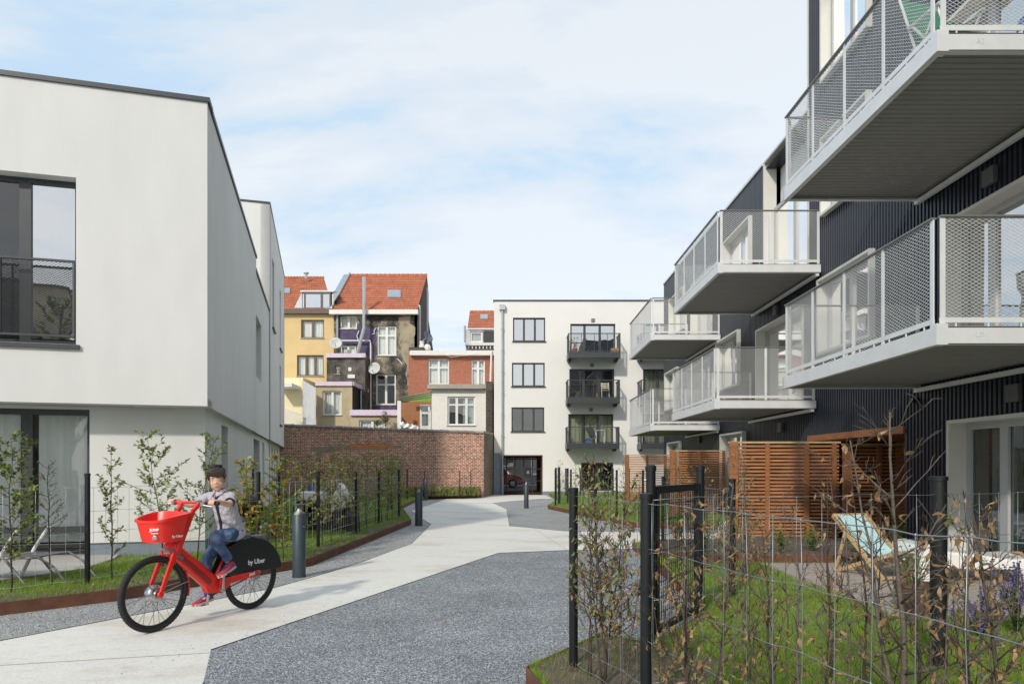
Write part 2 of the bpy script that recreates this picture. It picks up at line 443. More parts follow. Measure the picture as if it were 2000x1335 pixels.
leafmat('petal_violet',(.16,.13,.33),.3); leafmat('petal_white',(.8,.8,.75),.3)
gravelmat('gravel_grey',[(0,(.24,.24,.24)),(.5,(.50,.495,.485)),(1,(.74,.73,.71))],scale=120)
gravelmat('gravel_dark',[(0,(.12,.135,.15)),(.4,(.30,.315,.335)),(.8,(.46,.475,.49)),(1,(.74,.74,.74))],scale=82,big=.22)
# concrete
m,nt,b=newmat('concrete'); L=nt.links
tc=N(nt,'ShaderNodeTexCoord')
n1=N(nt,'ShaderNodeTexNoise'); n1.inputs['Scale'].default_value=.55; n1.inputs['Detail'].default_value=9; n1.inputs['Roughness'].default_value=.6
mp=N(nt,'ShaderNodeMapping'); mp.inputs['Scale'].default_value=(1,1.7,1); mp.inputs['Rotation'].default_value=(0,0,-.5)
L.new(tc.outputs['Object'],mp.inputs[0]); L.new(mp.outputs[0],n1.inputs['Vector'])
r1=ramp(nt,[(.32,(.60,.545,.46)),(.43,(.655,.615,.54)),(.46,(.70,.67,.605)),(.7,(.74,.72,.665))]); L.new(n1.outputs['Fac'],r1.inputs[0])
n2=N(nt,'ShaderNodeTexNoise'); n2.inputs['Scale'].default_value=45; n2.inputs['Detail'].default_value=6; L.new(tc.outputs['Object'],n2.inputs['Vector'])
r2=ramp(nt,[(.3,.9),(.7,1.08)]); L.new(n2.outputs['Fac'],r2.inputs[0])
mx=N(nt,'ShaderNodeMix',data_type='RGBA',blend_type='MULTIPLY'); mx.inputs[0].default_value=1; L.new(r1.outputs[0],mx.inputs[6]); L.new(r2.outputs[0],mx.inputs[7])
n4=N(nt,'ShaderNodeTexNoise'); n4.inputs['Scale'].default_value=7; n4.inputs['Detail'].default_value=8; L.new(mp.outputs[0],n4.inputs['Vector'])
r4=ramp(nt,[(.30,.90),(.48,1.0)]); L.new(n4.outputs['Fac'],r4.inputs[0])
mx2=N(nt,'ShaderNodeMix',data_type='RGBA',blend_type='MULTIPLY'); mx2.inputs[0].default_value=1; L.new(mx.outputs[2],mx2.inputs[6]); L.new(r4.outputs[0],mx2.inputs[7])
L.new(mx2.outputs[2],b.inputs['Base Color']); b.inputs['Roughness'].default_value=.85
bp=N(nt,'ShaderNodeBump'); bp.inputs['Strength'].default_value=.35; bp.inputs['Distance'].default_value=.006; L.new(n2.outputs['Fac'],bp.inputs['Height']); L.new(bp.outputs[0],b.inputs['Normal'])
mat('joint_dark',(.30,.28,.25),.9)
stainmat('soil',(.085,.065,.045),(.16,.13,.09),scale=6,lo=.35,hi=.65,bump=1)
stainmat('lawn_base',(.11,.16,.03),(.17,.24,.045),scale=3,lo=.35,hi=.65,bump=1)
mat('paving',(.42,.40,.37),.85,var=.1)
brickmat('brick_old',(.46,.14,.075),(.25,.09,.055),(.58,.52,.43),dirt=.35,dirtcol=(.17,.12,.09),ms=.013,bw=.2,bh=.062,pv=.45)
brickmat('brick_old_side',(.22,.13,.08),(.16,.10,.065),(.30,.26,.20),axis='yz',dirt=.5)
brickmat('brick_red',(.42,.15,.09),(.34,.115,.07),(.36,.20,.14),dirt=.12,dirtcol=(.2,.09,.06),ms=.006,pv=.15)
brickmat('brick_white',(.80,.78,.72),(.76,.74,.68),(.70,.68,.62),dirt=.05,dirtcol=(.5,.48,.43),ms=.004,pv=.05)
brickmat('brick_dark_side',(.075,.05,.04),(.05,.04,.035),(.11,.09,.08),axis='yz',dirt=.4)
mat('plaster_yellow',(.62,.46,.23),.9,var=.06,vs=.8)
mat('plaster_yellow_pale',(.78,.68,.42),.9,var=.05)
stainmat('plaster_dirty',(.40,.34,.24),(.04,.038,.035),scale=.7,lo=.38,hi=.56,third=(.17,.15,.115))
stainmat('plaster_black',(.16,.145,.12),(.035,.033,.032),scale=.9,lo=.38,hi=.6)
stainmat('plaster_purple',(.11,.085,.17),(.045,.04,.055),scale=1.1,lo=.42,hi=.66)
stainmat('plaster_bare',(.36,.31,.22),(.07,.065,.055),scale=1.1,lo=.48,hi=.66,third=(.28,.24,.17))
stainmat('plaster_tan',(.46,.38,.25),(.34,.28,.18),scale=.6,lo=.45,hi=.65)
stainmat('plaster_greywhite',(.55,.55,.55),(.33,.33,.34),scale=1.2,lo=.45,hi=.65,sx=(1,1,.3))
mat('coping_pink',(.60,.50,.60),.7,var=.12)
mat('stone_sill',(.36,.33,.28),.85,var=.15)
mat('gutter_white',(.68,.66,.62),.5,var=.06)
mat('roof_tile',(.42,.145,.075),.85,var=.25,vs=1.6,fine=.16,fs=9)
mat('zinc',(.38,.41,.44),.45,metal=.5)
mat('white_plastic',(.78,.77,.74),.35,var=.02)
mat('car_red',(.28,.02,.03),.25,coat=1,var=.02)
mat('tyre_black',(.018,.018,.019),.75,var=.1,vs=30)
mat('black_plastic',(.013,.014,.015),.42,var=.1)
mat('bike_red',(.80,.022,.012),.32,var=.02,coat=.3)
mat('bike_red_dark',(.33,.02,.02),.4)
mat('spoke_steel',(.10,.10,.10),.4,metal=.5)
mat('skin',(.66,.41,.29),.5,var=.05,vs=8,spec=.35)
mat('skin_face',(.52,.285,.185),.5,var=.05,vs=8,spec=.35)
mat('lips',(.38,.12,.10),.5)
mat('hair_dark',(.030,.019,.013),.45,var=.4,vs=40,stretch=(3,3,1),bump=.8,bs=120)
mat('navy',(.012,.014,.035),.7)
mat('shoe_red',(.40,.03,.04),.6,var=.15,vs=30)
mat('sole_white',(.62,.50,.48),.6)
mat('sock_blue',(.05,.06,.35),.7)
# denim + shirt prints
m,nt,b=newmat('denim'); L=nt.links; tc=N(nt,'ShaderNodeTexCoord')
n1=N(nt,'ShaderNodeTexNoise'); n1.inputs['Scale'].default_value=11; n1.inputs['Detail'].default_value=5; L.new(tc.outputs['Object'],n1.inputs['Vector'])
r1=ramp(nt,[(.32,(.035,.065,.15)),(.5,(.075,.125,.24)),(.7,(.19,.27,.40))]); L.new(n1.outputs['Fac'],r1.inputs[0]); L.new(r1.outputs[0],b.inputs['Base Color']); b.inputs['Roughness'].default_value=.85
bp=N(nt,'ShaderNodeBump'); bp.inputs['Strength'].default_value=.8; bp.inputs['Distance'].default_value=.01
n2=N(nt,'ShaderNodeTexNoise'); n2.inputs['Scale'].default_value=22; L.new(tc.outputs['Object'],n2.inputs['Vector']); L.new(n2.outputs['Fac'],bp.inputs['Height']); L.new(bp.outputs[0],b.inputs['Normal'])
m,nt,b=newmat('shirt'); L=nt.links; tc=N(nt,'ShaderNodeTexCoord')
v=N(nt,'ShaderNodeTexVoronoi'); v.inputs['Scale'].default_value=75; L.new(tc.outputs['Object'],v.inputs['Vector'])
r1=ramp(nt,[(.0,(.26,.24,.29)),(.30,(.36,.34,.38)),(.55,(.46,.44,.48)),(1,(.54,.52,.55))]); L.new(v.outputs['Distance'],r1.inputs[0]); L.new(r1.outputs[0],b.inputs['Base Color']); b.inputs['Roughness'].default_value=.9
bp=N(nt,'ShaderNodeBump'); bp.inputs['Strength'].default_value=1; bp.inputs['Distance'].default_value=.02
n2=N(nt,'ShaderNodeTexNoise'); n2.inputs['Scale'].default_value=13; n2.inputs['Detail'].default_value=2; L.new(tc.outputs['Object'],n2.inputs['Vector']); L.new(n2.outputs['Fac'],bp.inputs['Height']); L.new(bp.outputs[0],b.inputs['Normal'])
mat('canvas_aqua',(.46,.68,.70),.8,var=.03)
mat('canvas_green',(.04,.20,.11),.8)
mat('terracotta',(.38,.13,.06),.8)
mat('pot_brown',(.13,.075,.06),.6)
mat('blue_box',(.04,.08,.30),.5)
mat('crate_tan',(.42,.26,.11),.8)
mat('green_paint',(.18,.36,.04),.7)
mat('gate_black',(.02,.02,.02),.5)
mat('blue_cloth',(.08,.14,.35),.8)
mat('passage_brown',(.12,.075,.05),.7)
mat('street_wall',(.22,.21,.20),.9,var=.15)
mat('asphalt',(.06,.06,.06),.9)
mat('wall_lamp_grey',(.10,.10,.105),.5)
mat('cable_white',(.7,.7,.72),.5)
mat('dish_grey',(.52,.52,.50),.5,var=.08)
mat('dish_dark',(.11,.14,.18),.5)

# ------------------------------------------------------------------ camera, world, sun
cam=bpy.data.cameras.new('Camera'); co=bpy.data.objects.new('Camera',cam); COL.objects.link(co)
co.location=(0,0,CH); co.rotation_euler=(R(90),0,0)
cam.sensor_width=36; cam.lens=F/2000*36; cam.shift_x=0; cam.shift_y=(HY-667.5)/2000; cam.clip_end=3000; cam.clip_start=.05
sc.camera=co
SUN_EL=R(32); SUN_AZ=R(25)   # behind the camera, to the left
sdir=Vector((-math.sin(SUN_AZ)*math.cos(SUN_EL),-math.cos(SUN_AZ)*math.cos(SUN_EL),math.sin(SUN_EL)))
sl=bpy.data.lights.new('Sun','SUN'); sl.energy=2.2; sl.angle=R(3); sl.color=(1,.93,.82)
sl.color=(1,.93,.82)
so=bpy.data.objects.new('Sun',sl); COL.objects.link(so); so.location=sdir*50
so.rotation_euler=(-sdir).to_track_quat('-Z','Y').to_euler()
w=bpy.data.worlds.new('World'); sc.world=w; w.use_nodes=True
nt=w.node_tree; L=nt.links; bg=nt.nodes['Background']
sky=N(nt,'ShaderNodeTexSky',sky_type='NISHITA'); sky.sun_disc=False; sky.sun_elevation=SUN_EL
sky.sun_rotation=math.atan2(sdir.x,sdir.y)
sky.air_density=1.0; sky.dust_density=1.5
tc=N(nt,'ShaderNodeTexCoord')
# project the direction onto a cloud deck
sp=N(nt,'ShaderNodeSeparateXYZ'); L.new(tc.outputs['Generated'],sp.inputs[0])
zz=N(nt,'ShaderNodeMath',operation='MAXIMUM'); zz.inputs[1].default_value=0.0; L.new(sp.outputs[2],zz.inputs[0])
za=N(nt,'ShaderNodeMath',operation='ADD'); za.inputs[1].default_value=.22; L.new(zz.outputs[0],za.inputs[0])
dx=N(nt,'ShaderNodeMath',operation='DIVIDE'); L.new(sp.outputs[0],dx.inputs[0]); L.new(za.outputs[0],dx.inputs[1])
dy=N(nt,'ShaderNodeMath',operation='DIVIDE'); L.new(sp.outputs[1],dy.inputs[0]); L.new(za.outputs[0],dy.inputs[1])
cb=N(nt,'ShaderNodeCombineXYZ'); L.new(dx.outputs[0],cb.inputs[0]); L.new(dy.outputs[0],cb.inputs[1])
mp=N(nt,'ShaderNodeMapping'); mp.inputs['Location'].default_value=(3.1,1.7,0); mp.inputs['Scale'].default_value=(.8,1.5,1); mp.inputs['Rotation'].default_value=(0,0,.35); L.new(cb.outputs[0],mp.inputs[0])
nz=N(nt,'ShaderNodeTexNoise'); nz.inputs['Scale'].default_value=1.7; nz.inputs['Detail'].default_value=9; nz.inputs['Roughness'].default_value=.58; nz.inputs['Distortion'].default_value=.25
L.new(mp.outputs[0],nz.inputs['Vector'])
# the clear gap of sky lies to the left, thin cloud elsewhere
gx=N(nt,'ShaderNodeMath',operation='MULTIPLY_ADD'); gx.inputs[1].default_value=.16; gx.inputs[2].default_value=.10; L.new(sp.outputs[0],gx.inputs[0])
ad=N(nt,'ShaderNodeMath',operation='ADD'); L.new(nz.outputs['Fac'],ad.inputs[0]); L.new(gx.outputs[0],ad.inputs[1])
az_=N(nt,'ShaderNodeMath',operation='MULTIPLY_ADD'); az_.inputs[1].default_value=-.18; az_.inputs[2].default_value=.06; L.new(zz.outputs[0],az_.inputs[0])
ad2=N(nt,'ShaderNodeMath',operation='ADD'); L.new(ad.outputs[0],ad2.inputs[0]); L.new(az_.outputs[0],ad2.inputs[1])
cr=ramp(nt,[(.36,0.0),(.47,.30),(.53,.68),(.63,1.0)]); L.new(ad2.outputs[0],cr.inputs[0])
cc=ramp(nt,[(0,(.325,.455,.60)),(.45,(.425,.51,.58)),(.8,(.50,.54,.575)),(1,(.545,.57,.59))]); L.new(cr.outputs[0],cc.inputs[0])
sc10=N(nt,'ShaderNodeVectorMath',operation='SCALE'); sc10.inputs[3].default_value=9.6; L.new(cc.outputs[0],sc10.inputs[0])
mxs=N(nt,'ShaderNodeMix',data_type='RGBA'); mxs.inputs[0].default_value=.82; L.new(sky.outputs[0],mxs.inputs[6]); L.new(sc10.outputs[0],mxs.inputs[7])
L.new(mxs.outputs[2],bg.inputs[0]); bg.inputs[1].default_value=.145
sc.view_settings.view_transform='Standard'; sc.view_settings.look='None'; sc.view_settings.exposure=0.32; sc.view_settings.gamma=1
try: sc.cycles.transparent_max_bounces=24; sc.cycles.max_bounces=6
except Exception: pass
# ================================================================== BICYCLE (x forward from rear axle, y to its left, z up)
fdir=Vector((-.436,-.9,0)).normalized(); brz=math.atan2(fdir.y,fdir.x)
bk=empty('bicycle',(-2.76,7.22,.006),brz,'bright red electric bicycle with front basket and black rear wheel cover ridden by the boy','bicycle')
WB=1.13; WR=.345
V=Vector
def wheel(x,hubr,hubw,motor=False,steer=None):
    M=Matrix.Translation(V((x,0,WR)))
    if steer is not None: M=M@steer
    m=MB(); m.M=M; m.torus((0,0,0),WR-.024,.025,n=64,m=10); 
    for k in range(64): # tread
        t=2*math.pi*k/64; c=V((math.cos(t)*(WR-.002),0,math.sin(t)*(WR-.002))); m.obox(c,V((-math.sin(t),0,math.cos(t)))*.005,V((0,.016,0)),V((math.cos(t),0,math.sin(t)))*.0006)
    wh=m.build('wheel','tyre_black',bk,local=True,smooth=True)
    m=MB(); m.M=M; m.torus((0,0,0),WR-.052,.013,n=64,m=6,sq=1.1); m.build('rim','black_plastic',wh,local=True,smooth='all')
    m=MB(); m.M=M; m.torus((0,0,0),WR-.043,.0265,n=64,m=4,sq=.35); 
    m.build('reflective_band','handrail_grey',wh,local=True,smooth='all') if False else None
    m=MB(); m.M=M
    for k in range(32):
        t=2*math.pi*k/32; s=1 if k%2 else -1; t2=t+(.5 if (k//2)%2 else -.5)*(.6 if motor else 1.2)
        m.tube([(math.cos(t)*(WR-.06),0,math.sin(t)*(WR-.06)),(math.cos(t2)*hubr*.85,s*hubw*.8,math.sin(t2)*hubr*.85)],.0019,4)
    m.build('spokes','spoke_steel',wh,local=True,recalc=False)
    m=MB(); m.M=M; 
    if motor: m.lathe([(0,-hubw),(hubr*.45,-hubw),(hubr*.5,-hubw*.8),(hubr*.85,-hubw*.7),(hubr,-hubw*.45),(hubr,hubw*.45),(hubr*.85,hubw*.7),(hubr*.5,hubw*.8),(hubr*.45,hubw),(0,hubw)],n=28,axis='y')
    else: m.lathe([(0,-hubw),(hubr*.5,-hubw),(hubr*.55,-hubw*.7),(hubr,-hubw*.65),(hubr,-hubw*.5),(hubr*.5,-hubw*.4),(hubr*.5,hubw*.4),(hubr,hubw*.5),(hubr,hubw*.65),(hubr*.5,hubw*.7),(0,hubw)],n=20,axis='y')
    m.build('hub','alu',wh,local=True,smooth=True)
    return wh
# steering turned a little to the bicycle's left
ax0=V((WB,0,WR)); sa=V((-.42,0,1)).normalized() # steering axis direction (up, back)
wheel(0,.035,.055)
wheel(WB,.082,.06,True)
# frame
m=MB()
def flat(mb,p,q,w,h,w2=None,h2=None):
    """tapered rectangular tube; w lateral, h in the plane"""
    p=V(p);q=V(q); d=(q-p).normalized(); a=V((0,1,0)); b_=d.cross(a).normalized(); w2=w2 or w; h2=h2 or h
    vs=[]
    for c,ww,hh in ((p,w,h),(q,w2,h2)):
        r=min(ww,hh)*.25
        for (sx,sy) in ((1,1),(-1,1),(-1,-1),(1,-1)):
            cx,cy=sx*ww/2,sy*hh/2
            if sx*sy>0: vs+=[c+a*cx+b_*(cy-sy*r),c+a*(cx-sx*r)+b_*cy]
            else: vs+=[c+a*(cx-sx*r)+b_*cy,c+a*cx+b_*(cy-sy*r)]
    fs=[(i,(i+1)%8,(i+1)%8+8,i+8) for i in range(8)]+[tuple(range(8))[::-1],tuple(range(8,16))]
    mb.add(vs,fs)
flat(m,(.935,0,.72),(.50,0,.34),.075,.145,.08,.16)   # thick down tube holding the battery
flat(m,(.96,0,.60),(.915,0,.80),.06,.09)              # head tube
m.prism([(.57,-.035,.26),(.40,-.035,.235),(.30,-.035,.30),(.36,-.035,.40),(.56,-.035,.44),(.62,-.035,.36)],(0,.07,0)) # bottom bracket shell
flat(m,(.45,0,.40),(.24,0,.73),.035,.045)            # seat tube
for s in (-1,1):
    flat(m,(.45,s*.055,.345),(-.05,s*.07,.385),.016,.075,.014,.05)  # chain stay bars
    m.lathe([(0,-.008),(.03,-.008),(.03,.008),(0,.008)],(0,s*.07,WR+.0),12,'y'); m.prism([(-.03,s*.07-.006,.37),(.05,s*.07-.006,.37),(.02,s*.07-.006,.33),(-.02,s*.07-.006,.33)],(0,.012,0))
m.build('frame','bike_red',bk,local=True,smooth=True,bevel=.004)
m=MB(); flat(m,(.895,0,.665),(.55,0,.36),.088,.075,.093,.095); fb_=m.build('battery','bike_red_dark',bk,local=True)
m=MB(); flat(m,(.93,0,.69),(.86,0,.635),.091,.05); m.build('battery_latch','handrail_grey',fb_,local=True)
# fork
m=MB()
for s in (-1,1):
    flat(m,(WB+.005,s*.085,WR-.01),(.965,s*.075,.72),.020,.035,.024,.055); m.lathe([(0,-.012),(.028,-.012),(.028,.012),(0,.012)],(WB,s*.088,WR),12,'y')
flat(m,(.975,0,.70),(.945,0,.775),.17,.06); m.build('fork','bike_red',bk,local=True,smooth=True,bevel=.003)
m=MB(); m.box((.90,-.05,.69),(1.0,.05,.72)); m.tube([(.97,.05,.75),(1.0,.09,.73),(1.0,-.09,.73),(.97,-.05,.75)],.012,6); m.build('crown_plate','alu',bk,local=True)
# handlebar column: two stalks either side of the basket
m=MB()
for s in (-1,1):
    flat(m,(.95,s*.075,.70),(.80,s*.10,1.08),.03,.055,.026,.045); flat(m,(.80,s*.10,1.08),(.755,s*.115,1.135),.028,.045,.04,.04)
    flat(m,(.76,s*.11,1.13),(.75,s*.20,1.150),.035,.038,.032,.032) if False else m.tube([(.765,s*.10,1.125),(.75,s*.15,1.15),(.735,s*.20,1.155)],[.022,.021,.018],10)
m.build('handlebar','bike_red',bk,local=True,smooth=True)
hb=bpy.data.objects[[o.name for o in bpy.data.objects if o.name.startswith('handlebar')][-1]]
for s in (-1,1):
    m=MB(); m.tube([(.735,s*.20,1.155),(.70,s*.33,1.15)],[.017,.0175],12); m.build('grip','black_plastic',hb,local=True,smooth=True)
    m=MB(); m.tube([(.765,s*.20,1.15),(.80,s*.24,1.14),(.775,s*.33,1.125)],[.008,.007,.006],6); m.box((.755,s*.185,1.13),(.79,s*.215,1.17)); m.build('brake_lever','alu',hb,local=True,smooth=True)
m=MB(); m.tube([(.735,-.20,1.155),(.745,0,1.158),(.735,.20,1.155)],.013,10); m.build('crossbar','bike_red',hb,local=True,smooth=True)
m=MB(); m.box((.765,.135,1.165),(.83,.185,1.185)); m.build('phone_holder','alu',hb,local=True,bevel=.004)
# basket
def basket():
    th=.010
    # outline rings: bottom -> top (x,y)
    bot=[(.955,-.14),(.955,.14),(1.04,.165),(1.17,.11),(1.19,0),(1.17,-.11),(1.04,-.165)]
    top=[(.895,-.175),(.895,.175),(1.04,.215),(1.20,.155),(1.225,0),(1.20,-.155),(1.04,-.215)]
    zt=[1.075,1.075,1.055,1.02,1.01,1.02,1.055]; zbm=[.84,.84,.82,.815,.815,.815,.82]
    def ring(o,z,k): 
        c=V((1.07,0,0)); return [V((c.x+(x-c.x)*k,y*k,zz)) for (x,y),zz in zip(o,z)]
    def sub(r): # smooth ring
        out=[];n=len(r)
        for i in range(n):
            a,b_,c,d=r[i-1],r[i],r[(i+1)%n],r[(i+2)%n]
            for t in (0,.33,.66): out.append(.5*((2*b_)+(c-a)*t+(2*a-5*b_+4*c-d)*t*t+(-a+3*b_-3*c+d)*t**3))
        return out
    O0=sub(ring(bot,zbm,1)); O1=sub(ring(top,zt,1)); L1=sub(ring(top,[z+.004 for z in zt],1.05)); I1=sub(ring(top,[z+.004 for z in zt],.95)); I0=sub(ring(bot,[z+.012 for z in zbm],.93)); L0=sub(ring(top,[z-.02 for z in zt],1.05))
    n=len(O0); m=MB(); rings=[O0,O1,L0,L1,I1,I0]; 
    vs=[v for r in rings for v in r]; fs=[]
    for j in range(len(rings)-1):
        for i in range(n): i2=(i+1)%n; fs.append((j*n+i,j*n+i2,(j+1)*n+i2,(j+1)*n+i))
    fs.append(tuple(range(n))[::-1]); fs.append(tuple(5*n+i for i in range(n)))
    m.add(vs,fs); return m.build('basket','bike_red',bk,local=True,smooth=True)
bs=basket()
# spokes: lettering and emblem on the front/left of the basket
def onface(c,n,up=V((0,0,1))):
    n=V(n).normalized(); u=up.cross(n).normalized(); w=n.cross(u); M=Matrix((u,w,n)).transposed().to_4x4(); M.translation=V(c); return M
nfront=V((.97,.35,-.22)); 
mat('lettering_white',(.85,.83,.80),.5)
text('lettering','JUMP',onface((1.212,.112,.935),(.80,.55,-.15)),.034,'lettering_white',bs,bold=.0012)
m=MB(); m.M=onface((1.208,.110,.905),(.80,.55,-.20)); m.box((-.03,-.003,0),(.03,.003,.002)); m.build('emblem_bar','lettering_white',bs,local=True)
m=MB(); m.M=onface((1.198,.104,.865),(.80,.55,-.20)); m.lathe([(0,0),(.022,0),(.022,.006),(.012,.012),(0,.012)],n=20); m.build('headlight','alu',bs,local=True,smooth=True)
text('lettering','by Uber',onface((1.035,.192,.868),(.02,1,-.18)),.034,'lettering_white',bs,bold=.0006)
# front fender and stay
m=MB(); 
def fenderarc(mb,c,Rr,a0,a1,w,t=.004,n=20):
    vs=[];fs=[]
    for i in range(n+1):
        t_=a0+(a1-a0)*i/n
        for (rr_,yy) in ((Rr-.012,-w/2),(Rr,-w*.32),(Rr+.004,0),(Rr,w*.32),(Rr-.012,w/2),(Rr-.012-t,w/2),(Rr-t,0),(Rr-.012-t,-w/2)): vs.append((c[0]+rr_*math.cos(t_),yy,c[2]+rr_*math.sin(t_)))
    for i in range(n):
        for k in range(8): fs.append((i*8+k,i*8+(k+1)%8,(i+1)*8+(k+1)%8,(i+1)*8+k))
    fs+= [tuple(range(8)),tuple(n*8+k for k in range(8))[::-1]]
    mb.add(vs,fs)
fenderarc(m,(WB,0,WR),WR+.018,R(100),R(192),.058); m.build('front_fender','bike_red',bk,local=True,smooth=True)
m=MB(); 
for s in (-1,1): m.tube([(WB,s*.09,WR+.01),(WB-WR-.0,s*.028,WR+.07)],.003,5)
m.build('fender_stay','galv',bk,local=True)
# rear wheel cover (both sides) with rear light housing
cov=[(.475,.42),(.44,.50),(.40,.58),(.35,.655),(.29,.71),(.22,.745),(.14,.765),(.05,.772)]+[(.0+.385*math.cos(R(a)),WR+.0+.40*math.sin(R(a))) for a in (97,105,113,121,129,137,145,153,161,168)]+[(-.375,.405),(-.33,.385),(-.12,.395),(.1,.405),(.3,.405),(.44,.40)]
m=MB()
for s in (-1,1): m.prism([(x,s*.052-.004,z) for x,z in cov],(0,.008,0))
# top bridge between both shells
tp=cov[2:17]
for i in range(len(tp)-1):
    m.prism([(tp[i][0],-.05,tp[i][1]),(tp[i+1][0],-.05,tp[i+1][1]),(tp[i+1][0],-.05,tp[i+1][1]-.008),(tp[i][0],-.05,tp[i][1]-.008)],(0,.1,0))
cv=m.build('rear_wheel_cover','black_plastic',bk,local=True,bevel=.004)
text('lettering','by Uber',onface((-.02,.0575,.50),(0,1,0)),.070,'lettering_white',cv,bold=.0016)
m=MB(); m.box((-.17,-.042,.735),(-.03,.042,.772)); m.build('rear_rack','handrail_grey',bk,local=True,bevel=.006)
text('lettering','JUMP',onface((.06,.082,.378),(0,1,0)),.032,'lettering_white',bk,bold=.0012)
# rear fender inner part and lower guard
m=MB()
for s in (-1,1):
    for x in (-.02,.06): m.lathe([(0,0),(.010,0),(.010,.008),(0,.010)],(x-.02,s*.078,.40 if x>0 else .392),8,'y')
m.lathe([(0,-.1),(.016,-.1),(.016,.1),(0,.1)],(0,0,WR),10,'y'); m.box((-.03,.078,.325),(.03,.105,.36)); m.build('axle_bolts','alu',bk,local=True)
# saddle and post
m=MB(); 
def saddle():
    sec=[(.335,.018,.745),(.30,.028,.76),(.22,.045,.772),(.14,.075,.782),(.09,.085,.79),(.06,.07,.79)]
    vs=[];fs=[];k=10
    for x,w,z in sec:
        for i in range(k):
            t=2*math.pi*i/k; vs.append(V((x,w*math.cos(t),z+.028*math.sin(t)*(1 if math.sin(t)>0 else 1.3)-.01)))
    for j in range(len(sec)-1):
        for i in range(k): fs.append((j*k+i,j*k+(i+1)%k,(j+1)*k+(i+1)%k,(j+1)*k+i))
    fs+=[tuple(range(k)),tuple((len(sec)-1)*k+i for i in range(k))[::-1]]
    m.add(vs,fs)
saddle(); m.build('saddle','wall_lamp_grey',bk,local=True,smooth='all')
m=MB(); m.tube([(.33,0,.56),(.215,0,.75)],.016,10); m.box((.18,-.03,.735),(.25,.03,.755)); m.build('seat_post','alu',bk,local=True,smooth=True)
m=MB(); m.box((.26,.02,.655),(.32,.05,.69)); m.build('clamp','bike_red',bk,local=True)
# drivetrain
bbp=V((.44,0,.28)); cd=V((-.10,0,.99)).normalized()*.17; cd=V((.02,0,1)).normalized()*.165
m=MB(); m.lathe([(0,-.004),(.065,-.004),(.075,0),(.065,.004),(0,.004)],bbp+V((0,-.06,0)),28,'y'); m.build('chainring','metal_dark',bk,local=True)
m=MB(); y=-.06; m.tube([bbp+V((0,y,.07)),V((0,y,WR+.03))],.006,5); m.tube([bbp+V((0,y,-.07)),V((0,y,WR-.03))],.006,5); m.build('chain','metal_dark',bk,local=True)
up_end=V((.435,.10,.445)); dn_end=V((.49,-.10,.115))
up_end=bbp+V((.0,.10,.165)); dn_end=bbp+V((.04,-.10,-.16))
m=MB(); flat(m,bbp+V((0,.085,-.02)),up_end,.018,.032,.016,.024); flat(m,bbp+V((0,-.085,.02)),dn_end,.018,.032,.016,.024); m.tube([bbp+V((0,-.1,0)),bbp+V((0,.1,0))],.018,12); m.build('crank','alu',bk,local=True,smooth=True)
for e,s in ((up_end,1),(dn_end,-1)):
    m=MB(); m.box(e+V((-.045,s*.02,-.01)),e+V((.045,s*.10,.01))); m.tube([e,e+V((0,s*.09,0))],.007,6); m.build('pedal','black_plastic',bk,local=True,bevel=.003)
m=MB(); m.tube([(.90,.05,.98),(.93,.075,.85),(.92,.05,.72),(.88,.02,.66)],.006,6); m.tube([(.79,-.12,1.12),(.88,-.06,1.0),(.93,-.05,.8)],.005,6); m.build('cable','black_plastic',bk,local=True,smooth='all')

# ================================================================== THE BOY (same local space)
bp_=empty('person',(-2.76,7.22,.006),brz,'small dark-haired boy in printed short-sleeved shirt, jeans and red shoes riding the red bicycle','person')
hip=V((.215,0,.835)); chest=V((.335,.0,1.08)); neck=V((.395,0,1.235)); 
# joints
shL=V((.375,.125,1.195)); elL=V((.50,.24,1.135)); wrL=V((.665,.275,1.165)); 
shR=V((.415,-.125,1.195)); elR=V((.56,-.235,1.12)); wrR=V((.665,-.29,1.165))
gripL=V((.715,.275,1.152)); gripR=V((.712,-.285,1.152))
hL=V((.245,.07,.82)); knL=V((.545,.10,.80)); anL=V((.405,.125,.545))
hR=V((.235,-.07,.81)); knR=V((.46,-.105,.57)); anR=V((.455,-.125,.215))
hc=V((.435,.0,1.375)); Mh=Matrix.Translation(hc)@Matrix.Rotation(R(40),4,'Z')@Matrix.Rotation(R(6),4,'Y')@Matrix.Rotation(R(4),4,'X')
def rt(mb,pts,rr_,n=14,sq=None): mb.tube(pts,rr_,n,squash=sq)
def spline(p,k=6):
    p=[V(a) for a in p]; out=[]; n=len(p)
    for i in range(n-1):
        a=p[max(i-1,0)];b_=p[i];c=p[i+1];d=p[min(i+2,n-1)]
        for t in [j/k for j in range(k)]: out.append(.5*((2*b_)+(c-a)*t+(2*a-5*b_+4*c-d)*t*t+(-a+3*b_-3*c+d)*t**3))
    out.append(p[-1]); return out
def lerps(r,k=6):
    out=[]
    for i in range(len(r)-1):
        for j in range(k): out.append(r[i]+(r[i+1]-r[i])*j/k)
    return out+[r[-1]]
def limb(mb,p,r,n=14,sq=None): mb.tube(spline(p),lerps(r),n,squash=sq)
